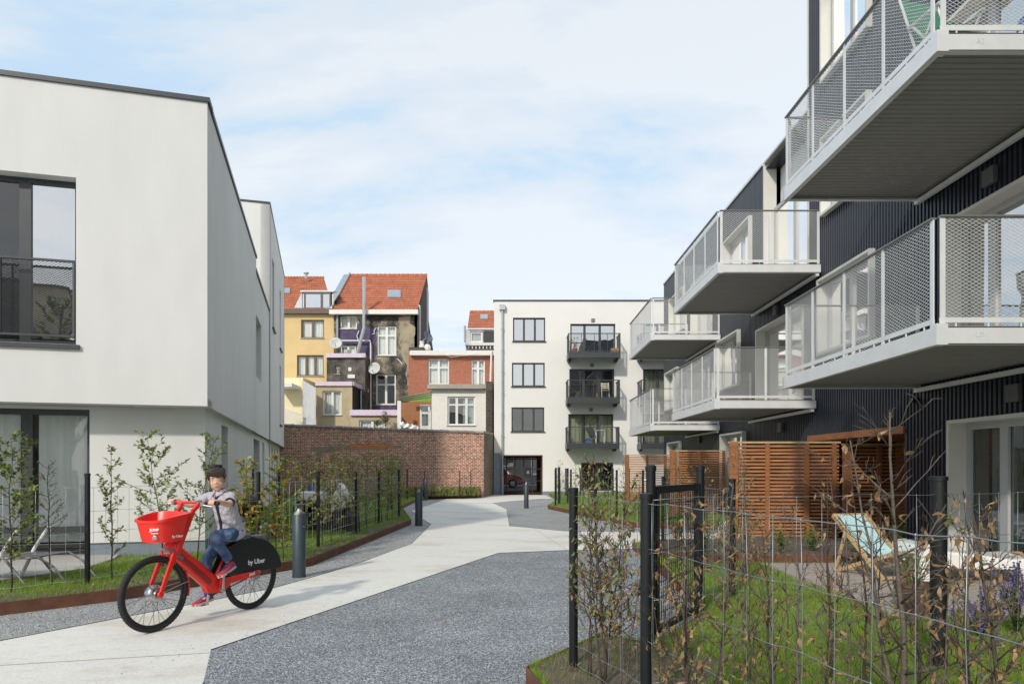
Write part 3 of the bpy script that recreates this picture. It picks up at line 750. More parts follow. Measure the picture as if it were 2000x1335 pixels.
# ---- body (skin): torso core, neck, arms, hands, legs, head in one surface
b=MB()
limb(b,[hip+V((0,0,-.03)),V((.275,0,.95)),chest,V((.375,0,1.17)),V((.395,0,1.21))],[.085,.085,.092,.08,.045])
limb(b,[V((.39,0,1.19)),V((.405,0,1.26)),V((.425,0,1.32))],[.042,.036,.037])
for sh,el,wr in ((shL,elL,wrL),(shR,elR,wrR)):
    limb(b,[V((sh.x,sh.y*.5,sh.z)),sh,(sh+el)/2,el,(el+wr)/2,wr],[.04,.040,.036,.030,.029,.020])
def hand(mb,wr,grip,s):
    pc=(wr*.45+grip*.55)+V((-.004,0,.016)); d=(grip-wr).normalized()
    mb.ell((wr+pc)/2,(.030,.020,.018),rot=Matrix.Rotation(0,3,'Z'),nu=12,nv=8)
    mb.ell(pc,(.036,.034,.016),nu=12,nv=8)
    # four fingers close over the grip, thumb goes under it from the inner side
    for i,(oy,l) in enumerate(((-.027,.92),(-.009,1.0),(.009,.95),(.026,.78))):
        k=pc+V((.022,oy*s,.006)); 
        q1=grip+V((.020*l,oy*s*1.05,.022)); q2=grip+V((.034*l,oy*s*1.08,.002)); q3=grip+V((.020*l,oy*s*1.08,-.022*l))
        mb.tube(spline([k,q1,q2,q3],4),lerps([.0095,.0088,.008,.0062],4),8)
    th=pc+V((-.008,-.030*s,-.004)); mb.tube(spline([th,grip+V((-.014,-.040*s,-.008)),grip+V((.010,-.038*s,-.022))],4),lerps([.012,.0095,.0075],4),8)
hand(b,wrL,gripL,1); hand(b,wrR,gripR,-1)
for h_,k_,a_ in ((hL,knL,anL),(hR,knR,anR)):
    limb(b,[h_,(h_+k_)/2+V((0,0,.01)),k_,(k_*.55+a_*.45)+V((-.012,0,0)),a_],[.062,.052,.040,.036,.024])
    b.ell(a_+V((.02,0,-.035)),(.03,.018,.014))
body_arm=b
# head
def H(p): return Mh@V(p)
R3=Mh.to_3x3()
def hell(c,r,rot=None,nu=16,nv=10): b.ell(H(c),r,rot=R3 if rot is None else R3@rot,nu=nu,nv=nv)
hell((-.012,0,.028),(.094,.076,.088),nu=24,nv=16)     # cranium
hell((.022,0,-.028),(.066,.060,.082),nu=24,nv=16)     # face
hell((.040,0,-.092),(.026,.028,.020))                 # chin
hell((.0,.045,-.06),(.045,.018,.035)); hell((.0,-.045,-.06),(.045,.018,.035)) # jaw
hell((.086,0,-.028),(.012,.012,.011)); hell((.078,0,-.008),(.011,.009,.024)) # nose
hell((.082,.010,-.034),(.009,.007,.007)); hell((.082,-.010,-.034),(.009,.007,.007))
hell((.055,.034,-.036),(.020,.022,.026)); hell((.055,-.034,-.036),(.020,.022,.026)) # cheeks
hell((.080,0,-.060),(.009,.020,.009)) # mouth mound
hell((.068,.026,.022),(.014,.024,.010)); hell((.068,-.026,.022),(.014,.024,.010)) # brow
for s in (1,-1):
    hell((-.008,s*.079,-.012),(.018,.009,.028),rot=Matrix.Rotation(R(20)*s,3,'Z'))
body=remesh(b,'body','skin',bp_,voxel=.0038,it=2,fac=.45)
# eyes, brows, lips
for s in (1,-1):
    m=MB(); m.M=Mh; m.ell((.0725,s*.029,.000),(.010,.0130,.0060),nu=12,nv=8); e=m.build('eye','frame_white',body,local=True,smooth='all')
    m=MB(); m.M=Mh; m.ell((.0800,s*.028,.000),(.004,.0060,.0056),nu=10,nv=6); m.build('iris','hair_dark',body,local=True,smooth='all')
    m=MB(); m.M=Mh; m.tube([(.0845,s*.013,.0215),(.0850,s*.027,.0235),(.0755,s*.044,.0195)],[.002,.003,.0016],6); m.build('eyebrow','hair_dark',body,local=True)
m=MB(); m.M=Mh; m.ell((.0850,0,-.057),(.005,.017,.0028),nu=12,nv=6); m.ell((.0845,0,-.064),(.005,.013,.0034),nu=12,nv=6); m.build('lips','lips',body,local=True,smooth='all')
# hair: cap, fringe and tufts
m=MB(); m.M=Mh
m.ell((-.018,0,.044),(.094,.079,.084),nu=24,nv=14); m.ell((.040,0,.090),(.048,.060,.034),nu=16,nv=10)
m.ell((-.052,0,-.005),(.052,.068,.060),nu=16,nv=10)
rr_=random.Random(3)
for i in range(26): # fringe locks across the forehead
    y=-.066+.132*i/25; x=.083-abs(y)**1.6*1.9
    m.tube([(x-.04,y*.9,.100),(x+.004,y,.078),(x+.008,y+.010,.040-.016*abs(math.sin(i*1.7))+abs(y)*.12)],[.012,.0085,.0025],6)
for s in (1,-1):
    for i in range(8): x=.045-.014*i; m.tube([(x,s*.064,.06),(x+.004,s*.0735,.02),(x+.006,s*.073,-.008-.018*(i>3))],[.011,.008,.003],6)
for i in range(120):
    a=rr_.random()*6.28; e_=rr_.uniform(.0,1.4); p=V((-.018+.085*math.cos(a)*math.cos(e_),.072*math.sin(a)*math.cos(e_),.052+.082*math.sin(e_))); d=V((rr_.uniform(-.6,.9),rr_.uniform(-.6,.6),.8)).normalized()
    m.tube([p,p+d*.018,p+d*.026+V((.014,.004,-.004))],[.009,.006,.0015],5)
hair=m; ho=hair.build('hair','hair_dark',bp_,local=True); r_=ho.modifiers.new('r','REMESH'); r_.mode='VOXEL'; r_.voxel_size=.0038; s_=ho.modifiers.new('s','SMOOTH'); s_.iterations=1; s_.factor=.4; bake(ho)
# ---- shirt
def wr_disp(k,f):
    def fn(co,n):
        v=noise.noise(V((co.x*f,co.y*f,co.z*f*1.6)))+.5*noise.noise(V((co.x*f*2.3+5,co.y*f*2.3,co.z*f*2.3)))
        return n*v*k
    return fn
m=MB()
def ring_loft(mb,secs,n=28):
    vs=[];fs=[]
    for c,rx,ry,tilt in secs:
        for i in range(n):
            t=2*math.pi*i/n; p=V((rx*math.cos(t),ry*math.sin(t),0)); p=Matrix.Rotation(tilt,3,'Y')@p; vs.append(V(c)+p)
    for j in range(len(secs)-1):
        for i in range(n): fs.append((j*n+i,j*n+(i+1)%n,(j+1)*n+(i+1)%n,(j+1)*n+i))
    fs+=[tuple(range(n))[::-1],tuple((len(secs)-1)*n+i for i in range(n))]
    mb.add(vs,fs)
ring_loft(m,[((.245,0,.775),.125,.140,.25),((.255,0,.83),.128,.138,.28),((.275,0,.90),.118,.128,.28),((.305,0,.99),.108,.125,.25),((.34,0,1.09),.103,.130,.25),((.375,0,1.17),.088,.130,.25),((.39,0,1.215),.062,.095,.2),((.402,0,1.245),.048,.056,.2)])
for sh,el in ((shL,elL),(shR,elR)):
    e=sh.lerp(el,.72); d=(el-sh).normalized()
    limb(m,[V((sh.x-.005,sh.y*.45,sh.z-.015)),sh+V((0,0,-.002)),sh.lerp(el,.4),e],[.055,.055,.053,.056])
shirt=remesh(m,'shirt','shirt',bp_,voxel=.006,it=2,disp=wr_disp(.010,13))
m=MB()
for sh,el in ((shL,elL),(shR,elR)):
    e=sh.lerp(el,.72); d=(el-sh).normalized(); m.tube([e+d*.004,e+d*.010],[.0505,.0495],20)
m.build('sleeve_lining','navy',shirt,local=True)
m=MB() # navy placket band down the front and collar
pp=[V((.455,.014,1.225)),V((.465,.014,1.17)),V((.448,.013,1.09)),V((.415,.012,.99)),V((.398,.012,.90)),V((.392,.012,.83))]
for i in range(len(pp)-1): m.bar(pp[i],pp[i+1],.030,.012,up=V((0,1,0)).cross(pp[i+1]-pp[i]))
m.build('placket','navy',shirt,local=True)
m=MB()
for s in (1,-1):
    m.prism([(.452,s*.004,1.243),(.475,s*.030,1.20),(.440,s*.072,1.225),(.395,s*.066,1.262),(.425,s*.036,1.262)],(.006,0,.008))
m.tube([(.44,.045,1.255),(.395,.062,1.268),(.35,.035,1.272),(.345,-.035,1.272),(.395,-.062,1.268),(.44,-.045,1.255)],.011,6); m.build('collar','shirt',shirt,local=True)
# ---- jeans
m=MB()
ring_loft(m,[((.20,0,.765),.09,.10,.1),((.225,0,.80),.105,.118,.2),((.245,0,.86),.095,.112,.25),((.255,0,.88),.09,.108,.25)])
for h_,k_,a_ in ((hL,knL,anL),(hR,knR,anR)):
    limb(m,[h_+V((-.01,-h_.y*.2,-.0)),(h_+k_)/2+V((0,0,.008)),k_,(k_*.55+a_*.45)+V((-.008,0,0)),a_+V((0,0,.03))],[.080,.069,.056,.050,.046])
jeans=remesh(m,'jeans','denim',bp_,voxel=.006,it=3,disp=wr_disp(.008,16))
# ---- socks and shoes
for a_,pit,nm in ((anL,R(-20),'L'),(anR,R(12),'R')):
    s=1 if nm=='L' else -1
    foot=(up_end if s>0 else dn_end)+V((-.0,s*.045,.012))
    Ms=Matrix.Translation(foot)@Matrix.Rotation(R(20) if s>0 else R(9),4,'Y')@Matrix.Rotation(R(6)*s,4,'Z')@Matrix.Scale(1.14,4)
    m=MB(); m.tube([a_+V((0,0,.05)),a_+V((0,0,-.0)),Ms@V((-.055,0,.06))],[.030,.028,.032],12); m.build('sock','sock_blue',bp_,local=True,smooth='all')
    m=MB(); m.M=Ms
    secs=[(-.095,.018,.045,.02),(-.085,.030,.052,.03),(-.045,.033,.058,.04),(-.005,.034,.042,.028),(.045,.038,.032,.022),(.085,.034,.026,.018),(.108,.018,.018,.012)]
    vs=[];fs=[];k=12
    for x,w,h,zc in secs:
        for i in range(k): t=2*math.pi*i/k; vs.append(V((x,w*math.cos(t),max(.008,h*.62+h*.62*math.sin(t)))))
    for j in range(len(secs)-1):
        for i in range(k): fs.append((j*k+i,j*k+(i+1)%k,(j+1)*k+(i+1)%k,(j+1)*k+i))
    fs+=[tuple(range(k)),tuple((len(secs)-1)*k+i for i in range(k))[::-1]]
    m.add(vs,fs); sh_=m.build('shoe','shoe_red',bp_,local=True,smooth='all')
    m=MB(); m.M=Ms; ol=[(-.098,0),(-.085,.030),(-.03,.034),(.04,.040),(.09,.034),(.114,.0),(.09,-.034),(.04,-.040),(-.03,-.034),(-.085,-.030)]
    m.prism([(x,y,0) for x,y in ol],(0,0,.020)); m.build('sole','sole_white',sh_,local=True)
    m=MB(); m.M=Ms
    for q in range(4): m.tube([(.0+.016*q,-.022,.050-.005*q),(.0+.016*q,0,.056-.006*q),(.0+.016*q,.022,.050-.005*q)],.003,5)
    m.box((-.07,-.0345,.03),(-.03,.0345,.05)); m.build('laces','sock_blue',sh_,local=True)
# ================================================================== GROUND
g=MB(); g.poly([(-400,-60,0),(400,-60,0),(400,900,0),(-400,900,0)])
struct('ground',g,'gravel_grey')
conc=[(-9,4.3),(-7,5.15),(-4.41,5.88),(-3.89,6.78),(-2.96,8.43),(-2.59,9.76),(-2.37,10.8),(-1.97,13.4),(-2.12,17.9),(-2.56,19.6),(-3.46,23.5),(-3.24,28.6),(-3.1,33.3),(-1.5,35.2),(-1.0,36.9),(1.8,36.9),(1.9,32.3),(1.3,32.3),(-.79,28.6),(-.2,24.4),(-.065,17.4),(.53,16.8),(1.22,16),(5.2,15.5),(5.2,12.9),(2.2,12.5),(.92,12.27),(-.24,11.9),(-2.466,5.59),(-2.14,4.73),(-1.4,2.6),(-.5,-1),(-1.5,-5),(-9,-5)]
g=MB(); g.poly([(x,y,.006) for x,y in conc])
for a,b_ in [((-9,3.9),(-2.43,5.50)),((.53,16.8),(1.0,12.3)),((-2.59,9.76),(-1.0,9.75)),((-2.12,17.9),(-.065,17.4)),((-3.46,23.5),(-.2,24.4)),((-4.41,5.88),(-1.6,3.3))][:2]:
    A=Vector((*a,.009)); B=Vector((*b_,.009)); d=(B-A).normalized(); nn=Vector((-d.y,d.x,0))*.004
    g.cur=1; g.quad(A+nn,A-nn,B-nn,B+nn)
struct('concrete_path',g,['concrete','joint_dark'])
# thin dark steel strip along the border of the slab
g=MB()
for i in range(len(conc)):
    if i in (0,14,15,28,31,32,33): continue
    A=Vector((*conc[i],0)); B=Vector((*conc[(i+1)%len(conc)],0)); g.bar(A+Vector((0,0,.005)),B+Vector((0,0,.005)),.006,.012)
struct('path_edge',g,'metal_dark')
gd=[(-2.466,5.585),(-.24,11.89),(.92,12.26),(2.2,12.49),(2.12,9.95),(1.96,7.4),(1.78,6.5),(1.07,5.35),(.74,5.65),(.12,4.72),(.35,3.6),(.6,2.2),(.9,-1),(-.52,-1),(-1.41,2.6),(-2.145,4.73)]
g=MB(); g.poly([(x,y,.004) for x,y in gd]); struct('gravel',g,'gravel_dark')
# loose stones scattered on the near gravel
def stones(name,poly,n,ms,zz,ymin,ymax,smin,smax,seed):
    r=np.random.default_rng(seed); xs=[p[0] for p in poly]; ys=[p[1] for p in poly]
    u=r.random(n*4); y=ymin*(ymax/ymin)**u; x=r.uniform(min(xs),max(xs),n*4)
    k=pip(x,y,poly)&(np.abs(x/np.maximum(y,.1))<.82); x=x[k][:n]; y=y[k][:n]
    g=MB(); 
    base=[(1,0,0),(-.5,.87,0),(-.5,-.87,0),(.3,.1,.8)]
    for i in range(len(x)):
        s=smin+(smax-smin)*r.random()**2; a=r.random()*6.28; c,sn=math.cos(a),math.sin(a); g.cur=int(r.random()*len(ms))
        q=[(1+r.uniform(-.3,.3),1+r.uniform(-.3,.3)) for _ in base]
        hs=r.uniform(.35,.8)
        top=[(x[i]+s*.6*(bx*c-by*sn)*u1,y[i]+s*.6*(bx*sn+by*c)*v1,zz+s*hs) for (bx,by,bz),(u1,v1) in zip([(1,.3,0),(-.7,.8,0),(-.4,-.9,0)],q)]
        bot=[(x[i]+s*(bx*c-by*sn)*u1,y[i]+s*(bx*sn+by*c)*v1,zz-.002) for (bx,by,bz),(u1,v1) in zip([(1,.3,0),(-.7,.8,0),(-.4,-.9,0)],q)]
        g.add(bot+top,[(3,4,5),(0,1,4,3),(1,2,5,4),(2,0,3,5)])
    return g.build(name,ms,kind='stuff',recalc=False)
mat('stone_a',(.14,.16,.19),.85); mat('stone_b',(.29,.31,.335),.85); mat('stone_c',(.56,.56,.55),.85); mat('stone_d',(.07,.08,.10),.85)
stones('loose_gravel',gd,34000,['stone_a','stone_b','stone_b','stone_c','stone_d'],.004,3.6,10,.003,.0075,3)
gl_=[(-5.4,5.9),(-4.5,6.0),(-3.89,6.82),(-2.96,8.47),(-2.4,10.8),(-2.0,13.4),(-2.15,17.8),(-2.6,17.8),(-3.05,10.3),(-4.4,7.6),(-5.4,6.8)]
stones('loose_gravel',[(-2.9,4.0),(-2.47,5.59),(-.24,11.9),(-.5,12.1),(-2.65,5.9),(-3.1,4.2)],420,['stone_a','stone_b','stone_c'],.006,3.9,12,.004,.008,14)
stones('loose_gravel',gl_,9000,['stone_b','stone_c','stone_c','stone_a'],0,5.9,17,.004,.009,4)
# lawns ----------------------------------------------------------
LZ=.12
lawnL=[(-14,4.6),(-5.2,6.93),(-4.44,7.72),(-3.08,10.35),(-2.67,17.9),(-4.0,24.4),(-4.2,29.4),(-3.9,32.2),(-2.2,33.5),(-1.55,33.9),(-4,36),(-18,36),(-18,10)]
def slab(name,poly,z,m): 
    g=MB(); g.prism([(x,y,0.0) for x,y in poly],(0,0,z)); return struct(name,g,m)
slab('lawn',lawnL,LZ,'lawn_base')
gardR=[(.12,4.70),(.74,5.62),(1.07,5.33),(1.80,6.42),(1.98,7.4),(2.14,9.95),(2.22,12.45),(5.2,12.85),(8.6,13.2),(8.6,10),(6.3,9.7),(6.3,2),(6.3,-2),(1.6,-2),(.95,0),(.62,2.2),(.37,3.6)]
slab('lawn',gardR,LZ,'lawn_base')
gardM=[(1.31,24.6),(2.3,20.3),(3.1,17.0),(6.2,15.9),(6.2,36.8),(2.0,36.8),(2.0,28.5),(1.75,27.5)]
slab('lawn',gardM,LZ,'lawn_base')
# soil strips along the borders (bare earth under the hedge)
g=MB(); g.poly([(x,y,LZ+.006) for x,y in [(-9,5.95),(-5.2,6.95),(-4.46,7.74),(-3.11,10.37),(-2.70,17.9),(-4.02,24.3),(-4.2,24.3),(-3.0,17.8),(-3.40,10.7),(-4.7,8.2),(-5.4,7.4),(-9,6.3)]]); struct('planting_bed',g,'soil')
g=MB(); g.poly([(x,y,LZ+.006) for x,y in [(.15,4.70),(.74,5.60),(1.05,5.31),(1.5,4.9),(1.1,4.0),(1.4,2.2),(1.7,0),(1.0,0),(.65,2.2),(.40,3.6)]]); struct('planting_bed',g,'soil')
g=MB(); g.prism([(x,y,LZ) for x,y in [(2.9,9.75),(6.0,9.75),(7.4,9.75),(7.4,12.8),(2.4,12.45),(2.3,10.6)]],(0,0,.07)); struct('planting_bed',g,'soil')
# wooden deck and paved terrace
g=MB(); y=6.2
while y<9.6:
    x0=3.55+.15*math.sin(y)*0; 
    g.box((3.5 if y>6.3 else 4.0,y,LZ-.02),(6.24,y+.137,LZ+.035)); y+=.143
struct('deck',g,'deck_wood')
g=MB(); g.prism([(x,y,LZ+.002) for x,y in [(-6.3,11.1),(-5.95,10.2),(-5.75,9.2),(-6.2,8.2),(-7.5,7.6),(-12,7.3),(-12,11)]],(0,0,.02)); struct('terrace',g,'paving')
# street behind the white block
g=MB(); g.poly([(-30,45,.005),(30,45,.005),(30,56,.005),(-30,56,.005)]); struct('road',g,'asphalt')
# rusty steel edging
def edging(pts,lab,h=.125,t=.01,grp='rusty steel edgings'):
    g=MB()
    P3=[Vector((*p,0)) for p in pts]
    for i in range(len(P3)-1):
        A,B=P3[i],P3[i+1]; d=(B-A).normalized(); nn=Vector((-d.y,d.x,0))*t/2
        vs=[A-nn,A+nn,B+nn,B-nn]; g.prism([v-Vector((0,0,.01)) for v in vs],(0,0,h+.015+.002*(i%2)))
    return g.build('steel_edging','corten',loc=P3[0],label=lab,cat='edging',group=grp)
edging([(-14,4.58),(-5.2,6.9),(-4.42,7.69),(-3.06,10.33),(-2.65,17.92),(-3.97,24.42),(-4.17,29.4),(-3.87,32.2)],'long rusty steel edging along the left lawn beside the gravel strip')
edging([(-3.8,32.2),(-2.2,33.3),(-1.5,33.7)],'short rusty steel edging at the foot of the old brick garden wall')
edging([(.95,0),(.60,2.2),(.345,3.6),(.10,4.69),(.73,5.65),(1.05,5.37)],'rusty steel edging in the right foreground under the wire fence')
edging([(1.77,6.45),(1.955,7.4),(2.115,9.95),(2.2,12.47),(5.2,12.87)],'rusty steel edging running back from the black garden gate')
edging([(1.73,27.5),(1.29,24.6),(2.28,20.3),(3.08,16.98),(6.2,15.88)],'curved rusty steel edging around the far right lawn')
edging([(2.28,10.6),(2.88,9.73),(6.24,9.73)],'low steel edging of the planting bed behind the wooden deck',h=.24)

# ================================================================== LEFT WHITE HOUSES
C=Vector((-4.687,10.5,0)); U=Vector((-.2688,.9632,0)); Wd=Vector((-.9632,-.2688,0)); NF=Vector((.2688,-.9632,0)); NS=Vector((.9632,.2688,0))
ang=math.atan2(U.y,U.x)
h1=empty('house',(C.x,C.y,0),0,'near white rendered two-storey house with overhanging upper floor on the left','house','white rendered houses along the left of the path')
Lf=7.0; Ls=8.15
m=MB()
wall(m,C,Wd,NF,Lf,2.44,7.11,[(1.78,5.0,3.3,5.75)],T=.32)
wall(m,C+U*.32,U,NS,Ls-.32,2.44,7.11,[],T=.32)
# far end and back so that it is closed, roof, underside of the overhang
Ce=C+U*Ls; wall(m,Ce,Wd,U,Lf,2.44,7.11,[],T=.3)
def pt(o,a,b_,z): v=o+Wd*a+U*b_; return Vector((v.x,v.y,z))
m.obox(pt(C,Lf/2,.235,2.50),Wd*Lf/2,U*.225,Vector((0,0,.055)))
m.obox(pt(C,.3,Ls/2,2.50),Wd*.28,U*(Ls/2-.02),Vector((0,0,.054)))
m.quad(pt(C,0.1,.1,6.95),pt(C,Lf,.1,6.95),pt(C,Lf,Ls,6.95),pt(C,.1,Ls,6.95))
m.build('wall','render_white',h1)
CG=Vector((-4.94,10.98,0))
m=MB(); wall(m,CG,Wd,NF,Lf,.33,2.445,[(1.643,5.2,.0,2.40)],T=.3)
wall(m,CG+U*.3,U,NS,Ls-.6,.33,2.445,[(1.58,2.5,.12,2.3)],T=.3)
m.build('wall','render_white',h1)
m=MB(); wall(m,CG-NF*.03,Wd,NF,Lf,0,.33,[(1.643,5.2,-.1,.5)],T=.27); wall(m,CG-NS*.03+U*.3,U,NS,Ls-.6,0,.33,[(1.58,2.5,.12,.5)],T=.27)
m.build('plinth','plinth_blue',h1)
m=MB()
m.obox(pt(C,Lf/2-.02,.15,7.14),Wd*(Lf/2+.02),U*.18,Vector((0,0,.035))); m.obox(pt(C,.15,Ls/2+.16,7.14),Wd*.18,U*(Ls/2-.16),Vector((0,0,.035)))
m.build('coping','metal_dark',h1)
# upper french window with railing
window(h1,C,Wd,NF,1.78,2.50,3.3,5.75,depth=.2,fw=.075,frame='metal_dark',gl='glass_sky',curtain=[(0.0,.3)],ccol='curtain_green',room=None,cd=.25)
window(h1,C,Wd,NF,2.50,5.0,3.3,5.75,depth=.203,fw=.075,muls=(.5,),frame='metal_dark',gl='glass_clear',room='room_dark',rd=2.2,label='dark clear part of the tall upper window')
m=MB(); m.quad(pt(C,1.6,1.6,3.2),pt(C,2.6,1.6,3.2),pt(C,2.6,1.6,5.9),pt(C,1.6,1.6,5.9)); m.build('room','room_mid',h1,recalc=False)
m=MB(); m.obox(pt(C,3.37,.07,3.26),Wd*1.64,U*.12,Vector((0,0,.03))); m.build('sill','metal_dark',h1)
def meshpanel(mb,O,u,Z,L,H,pw=.063,ph=.035,t=.004,d=.006,n=None):
    """expanded metal: two crossing families of flat strands clipped to the panel"""
    O=Vector(O); u=Vector(u).normalized(); Z=Vector(Z).normalized(); n=u.cross(Z).normalized()
    s=ph/pw
    for sg,off in ((1,0.0),(-1,.0016)):
        k=-int(H/s/pw)-1
        while True:
            x0=k*pw
            if x0>L+H/s+pw: break
            # line: x = x0 + sg*z/s
            z0,z1=0.0,H; xa=x0+(0 if sg>0 else 0); 
            def X(z): return x0+sg*z/s
            # clip x to 0..L
            if sg>0: z0=max(z0,(0-x0)*s); z1=min(z1,(L-x0)*s)
            else: z0=max(z0,(x0-L)*s); z1=min(z1,(x0-0)*s)
            if z1-z0>.004:
                A=O+u*X(z0)+Z*z0+n*off; B=O+u*X(z1)+Z*z1+n*off
                dr=(B-A).normalized(); w=n.cross(dr)*t/2; e=n*d/2
                mb.add([A-w-e,A+w-e,A+w+e,A-w+e,B-w-e,B+w-e,B+w+e,B-w+e],[(0,1,5,4),(1,2,6,5),(2,3,7,6),(3,0,4,7)])
            k+=1
m=MB(); o_=pt(C,1.80,.03,0); zb=3.42; ztop=4.52
m.bar(o_+Vector((0,0,ztop)),o_+Wd*3.2+Vector((0,0,ztop)),.04,.03); m.bar(o_+Vector((0,0,zb)),o_+Wd*3.2+Vector((0,0,zb)),.03,.03)
for a in (.015,.95,1.9,2.85): m.bar(o_+Wd*a+Vector((0,0,zb)),o_+Wd*a+Vector((0,0,ztop)),.03,.03)
rl=m.build('railing','metal_dark',h1)
m=MB(); meshpanel(m,o_+Vector((0,0,zb)),Wd,(0,0,1),3.2,ztop-zb,pw=.055,ph=.034,t=.004); m.build('mesh_panel','metal_dark',rl,recalc=False)
# ground floor glazing
window(h1,CG,Wd,NF,1.643,5.2,.15,2.40,depth=.2,fw=.09,muls=(.255,),trans=((.17,0,1),),frame='metal_dark',gl='glass_clear',curtain=[(0.01,.22),(.29,.60),(.66,.98)],ccol='curtain_white',room='room_mid',rd=1.6,cd=.06,label='tall ground floor glazing with pale curtains',cz=(.06,1))
window(h1,CG,U,NS,1.88,2.8,.15,2.3,depth=.24,fw=.06,frame='metal_dark',gl='glass_sky',room='room_dark')
m=MB(); m.obox(CG+Wd*.85+NF*.025+Vector((0,0,.62)),Wd*.055,NF*.03,Vector((0,0,.055))); m.build('outlet_box','wall_lamp_grey',h1,bevel=.006)

h2=empty('house',(Ce.x,Ce.y,0),0,'lower white rendered house link between the near and the tall white houses','house','white rendered houses along the left of the path')
S0=Ls+.02; S1=13.2; C2=C+U*S0
m=MB(); wall(m,C2-NS*.03,U,NS,S1-S0,2.44,6.8,[(.15,2.0,4.0,5.68)],T=.3)
wall(m,C2-NS*.03,Wd,-U,6,2.44,6.8,[],T=.2)
m.quad(pt(C2,.1,0,6.7),pt(C2,6,0,6.7),pt(C2,6,S1-S0,6.7),pt(C2,.1,S1-S0,6.7)); m.quad(pt(C2,.1,0,2.46),pt(C2,6,0,2.46),pt(C2,6,S1-S0,2.46),pt(C2,.1,S1-S0,2.46))
wall(m,CG+U*(S0-.3),U,NS,S1-S0+.3,.1,2.44,[(.3,2.2,.12,2.3),(3.2,4.0,.12,2.3)],T=.3)
m.build('wall','render_white',h2)
m=MB(); m.obox(pt(C2,.16,(S1-S0)/2,6.83),Wd*.17,U*((S1-S0)/2),Vector((0,0,.035))); m.build('coping','metal_dark',h2)
window(h2,C2-NS*.03,U,NS,.15,2.0,4.0,5.68,depth=.2,frame='metal_dark',gl='glass_dark',curtain='x')
window(h2,CG+U*(S0-.3),U,NS,.3,2.2,.12,2.3,depth=.2,frame='metal_dark',gl='glass_dark',muls=(.5,))
window(h2,CG+U*(S0-.3),U,NS,3.2,4.0,.12,2.3,depth=.2,frame='metal_dark',gl='glass_dark')
T0=13.2; T1=22.6; C3=C+U*T0
h3=empty('house',(C3.x,C3.y,0),0,'tall white rendered three-storey house farthest back on the left','house','white rendered houses along the left of the path')
m=MB(); hw=[(1.2,2.2,3.2,5.8),(5.6,6.6,3.3,5.8),(5.6,6.6,6.5,9.0),(1.2,2.2,6.5,9.0)]
wall(m,C3,U,NS,T1-T0,2.44,10.45,hw[1:],T=.3); wall(m,C3,Wd,-U,7,2.44,10.45,[],T=.3); wall(m,C3+U*(T1-T0),Wd,U,7,2.44,10.45,[],T=.3)
m.quad(pt(C3,.1,.1,10.3),pt(C3,7,.1,10.3),pt(C3,7,9.3,10.3),pt(C3,.1,9.3,10.3)); m.quad(pt(C3,.1,.1,2.46),pt(C3,7,.1,2.46),pt(C3,7,9.3,2.46),pt(C3,.1,9.3,2.46))
gh=[(.6,1.5,.12,2.3),(2.4,3.0,.12,2.3),(3.7,4.6,.12,2.3),(5.3,6.1,.12,2.3),(6.9,7.8,.12,2.3)]
wall(m,C3-NS*.2,U,NS,T1-T0,.1,2.44,gh,T=.3)
m.build('wall','render_white',h3)
m=MB(); m.obox(pt(C3,.15,(T1-T0)/2,10.48),Wd*.17,U*((T1-T0)/2+.02),Vector((0,0,.035))); m.obox(pt(C3,3.6,.15,10.48),Wd*3.3,U*.17,Vector((0,0,.034))); m.build('coping','metal_dark',h3)
for h in hw[1:]: window(h3,C3,U,NS,*h,depth=.18,frame='metal_dark',gl='glass_dark',sill='metal_dark')
for h in gh: window(h3,C3-NS*.2,U,NS,*h,depth=.2,frame='metal_dark',gl='glass_dark',room='room_dark')

# ================================================================== OLD BRICK GARDEN WALL
bw=empty('garden_wall',(-10.6,33,0),0,'old patched red brick garden wall with tiled coping closing the far end','garden wall')
A=Vector((-12.5,32.0,0)); B=Vector((-1.40,33.9,0)); dw=(B-A); Lw=dw.length; dw.normalize(); nw=Vector((dw.y,-dw.x,0))
m=MB(); 
def wp(a,z,d=0): v=A+dw*a-nw*d; return Vector((v.x,v.y,z))
def ztop(a): return 3.52-(3.52-3.2)*a/Lw
m.add([wp(0,0),wp(Lw,0),wp(Lw,ztop(Lw)),wp(0,ztop(0)),wp(0,0,.35),wp(Lw,0,.35),wp(Lw,ztop(Lw),.35),wp(0,ztop(0),.35)],[(0,1,2,3),(4,5,6,7),(3,2,6,7),(0,3,7,4),(1,2,6,5)])
m.build('wall','brick_old',bw)
m=MB(); n_=46
for i in range(n_):
    a0=Lw*i/n_+.012; a1=Lw*(i+1)/n_-.012; z=ztop(a0)+rnd.uniform(-.01,.015)
    m.add([wp(a0,z+.01,-.06),wp(a1,z+.01,-.06),wp(a1,z+.09,.17),wp(a0,z+.09,.17),wp(a0,z-.035,-.06),wp(a1,z-.035,-.06),wp(a0,z+.01,.40),wp(a1,z+.01,.40)],[(0,1,2,3),(4,5,1,0),(3,2,7,6),(4,0,3,6),(5,1,2,7),(4,5,7,6)])
m.build('coping','coping_dark',bw)
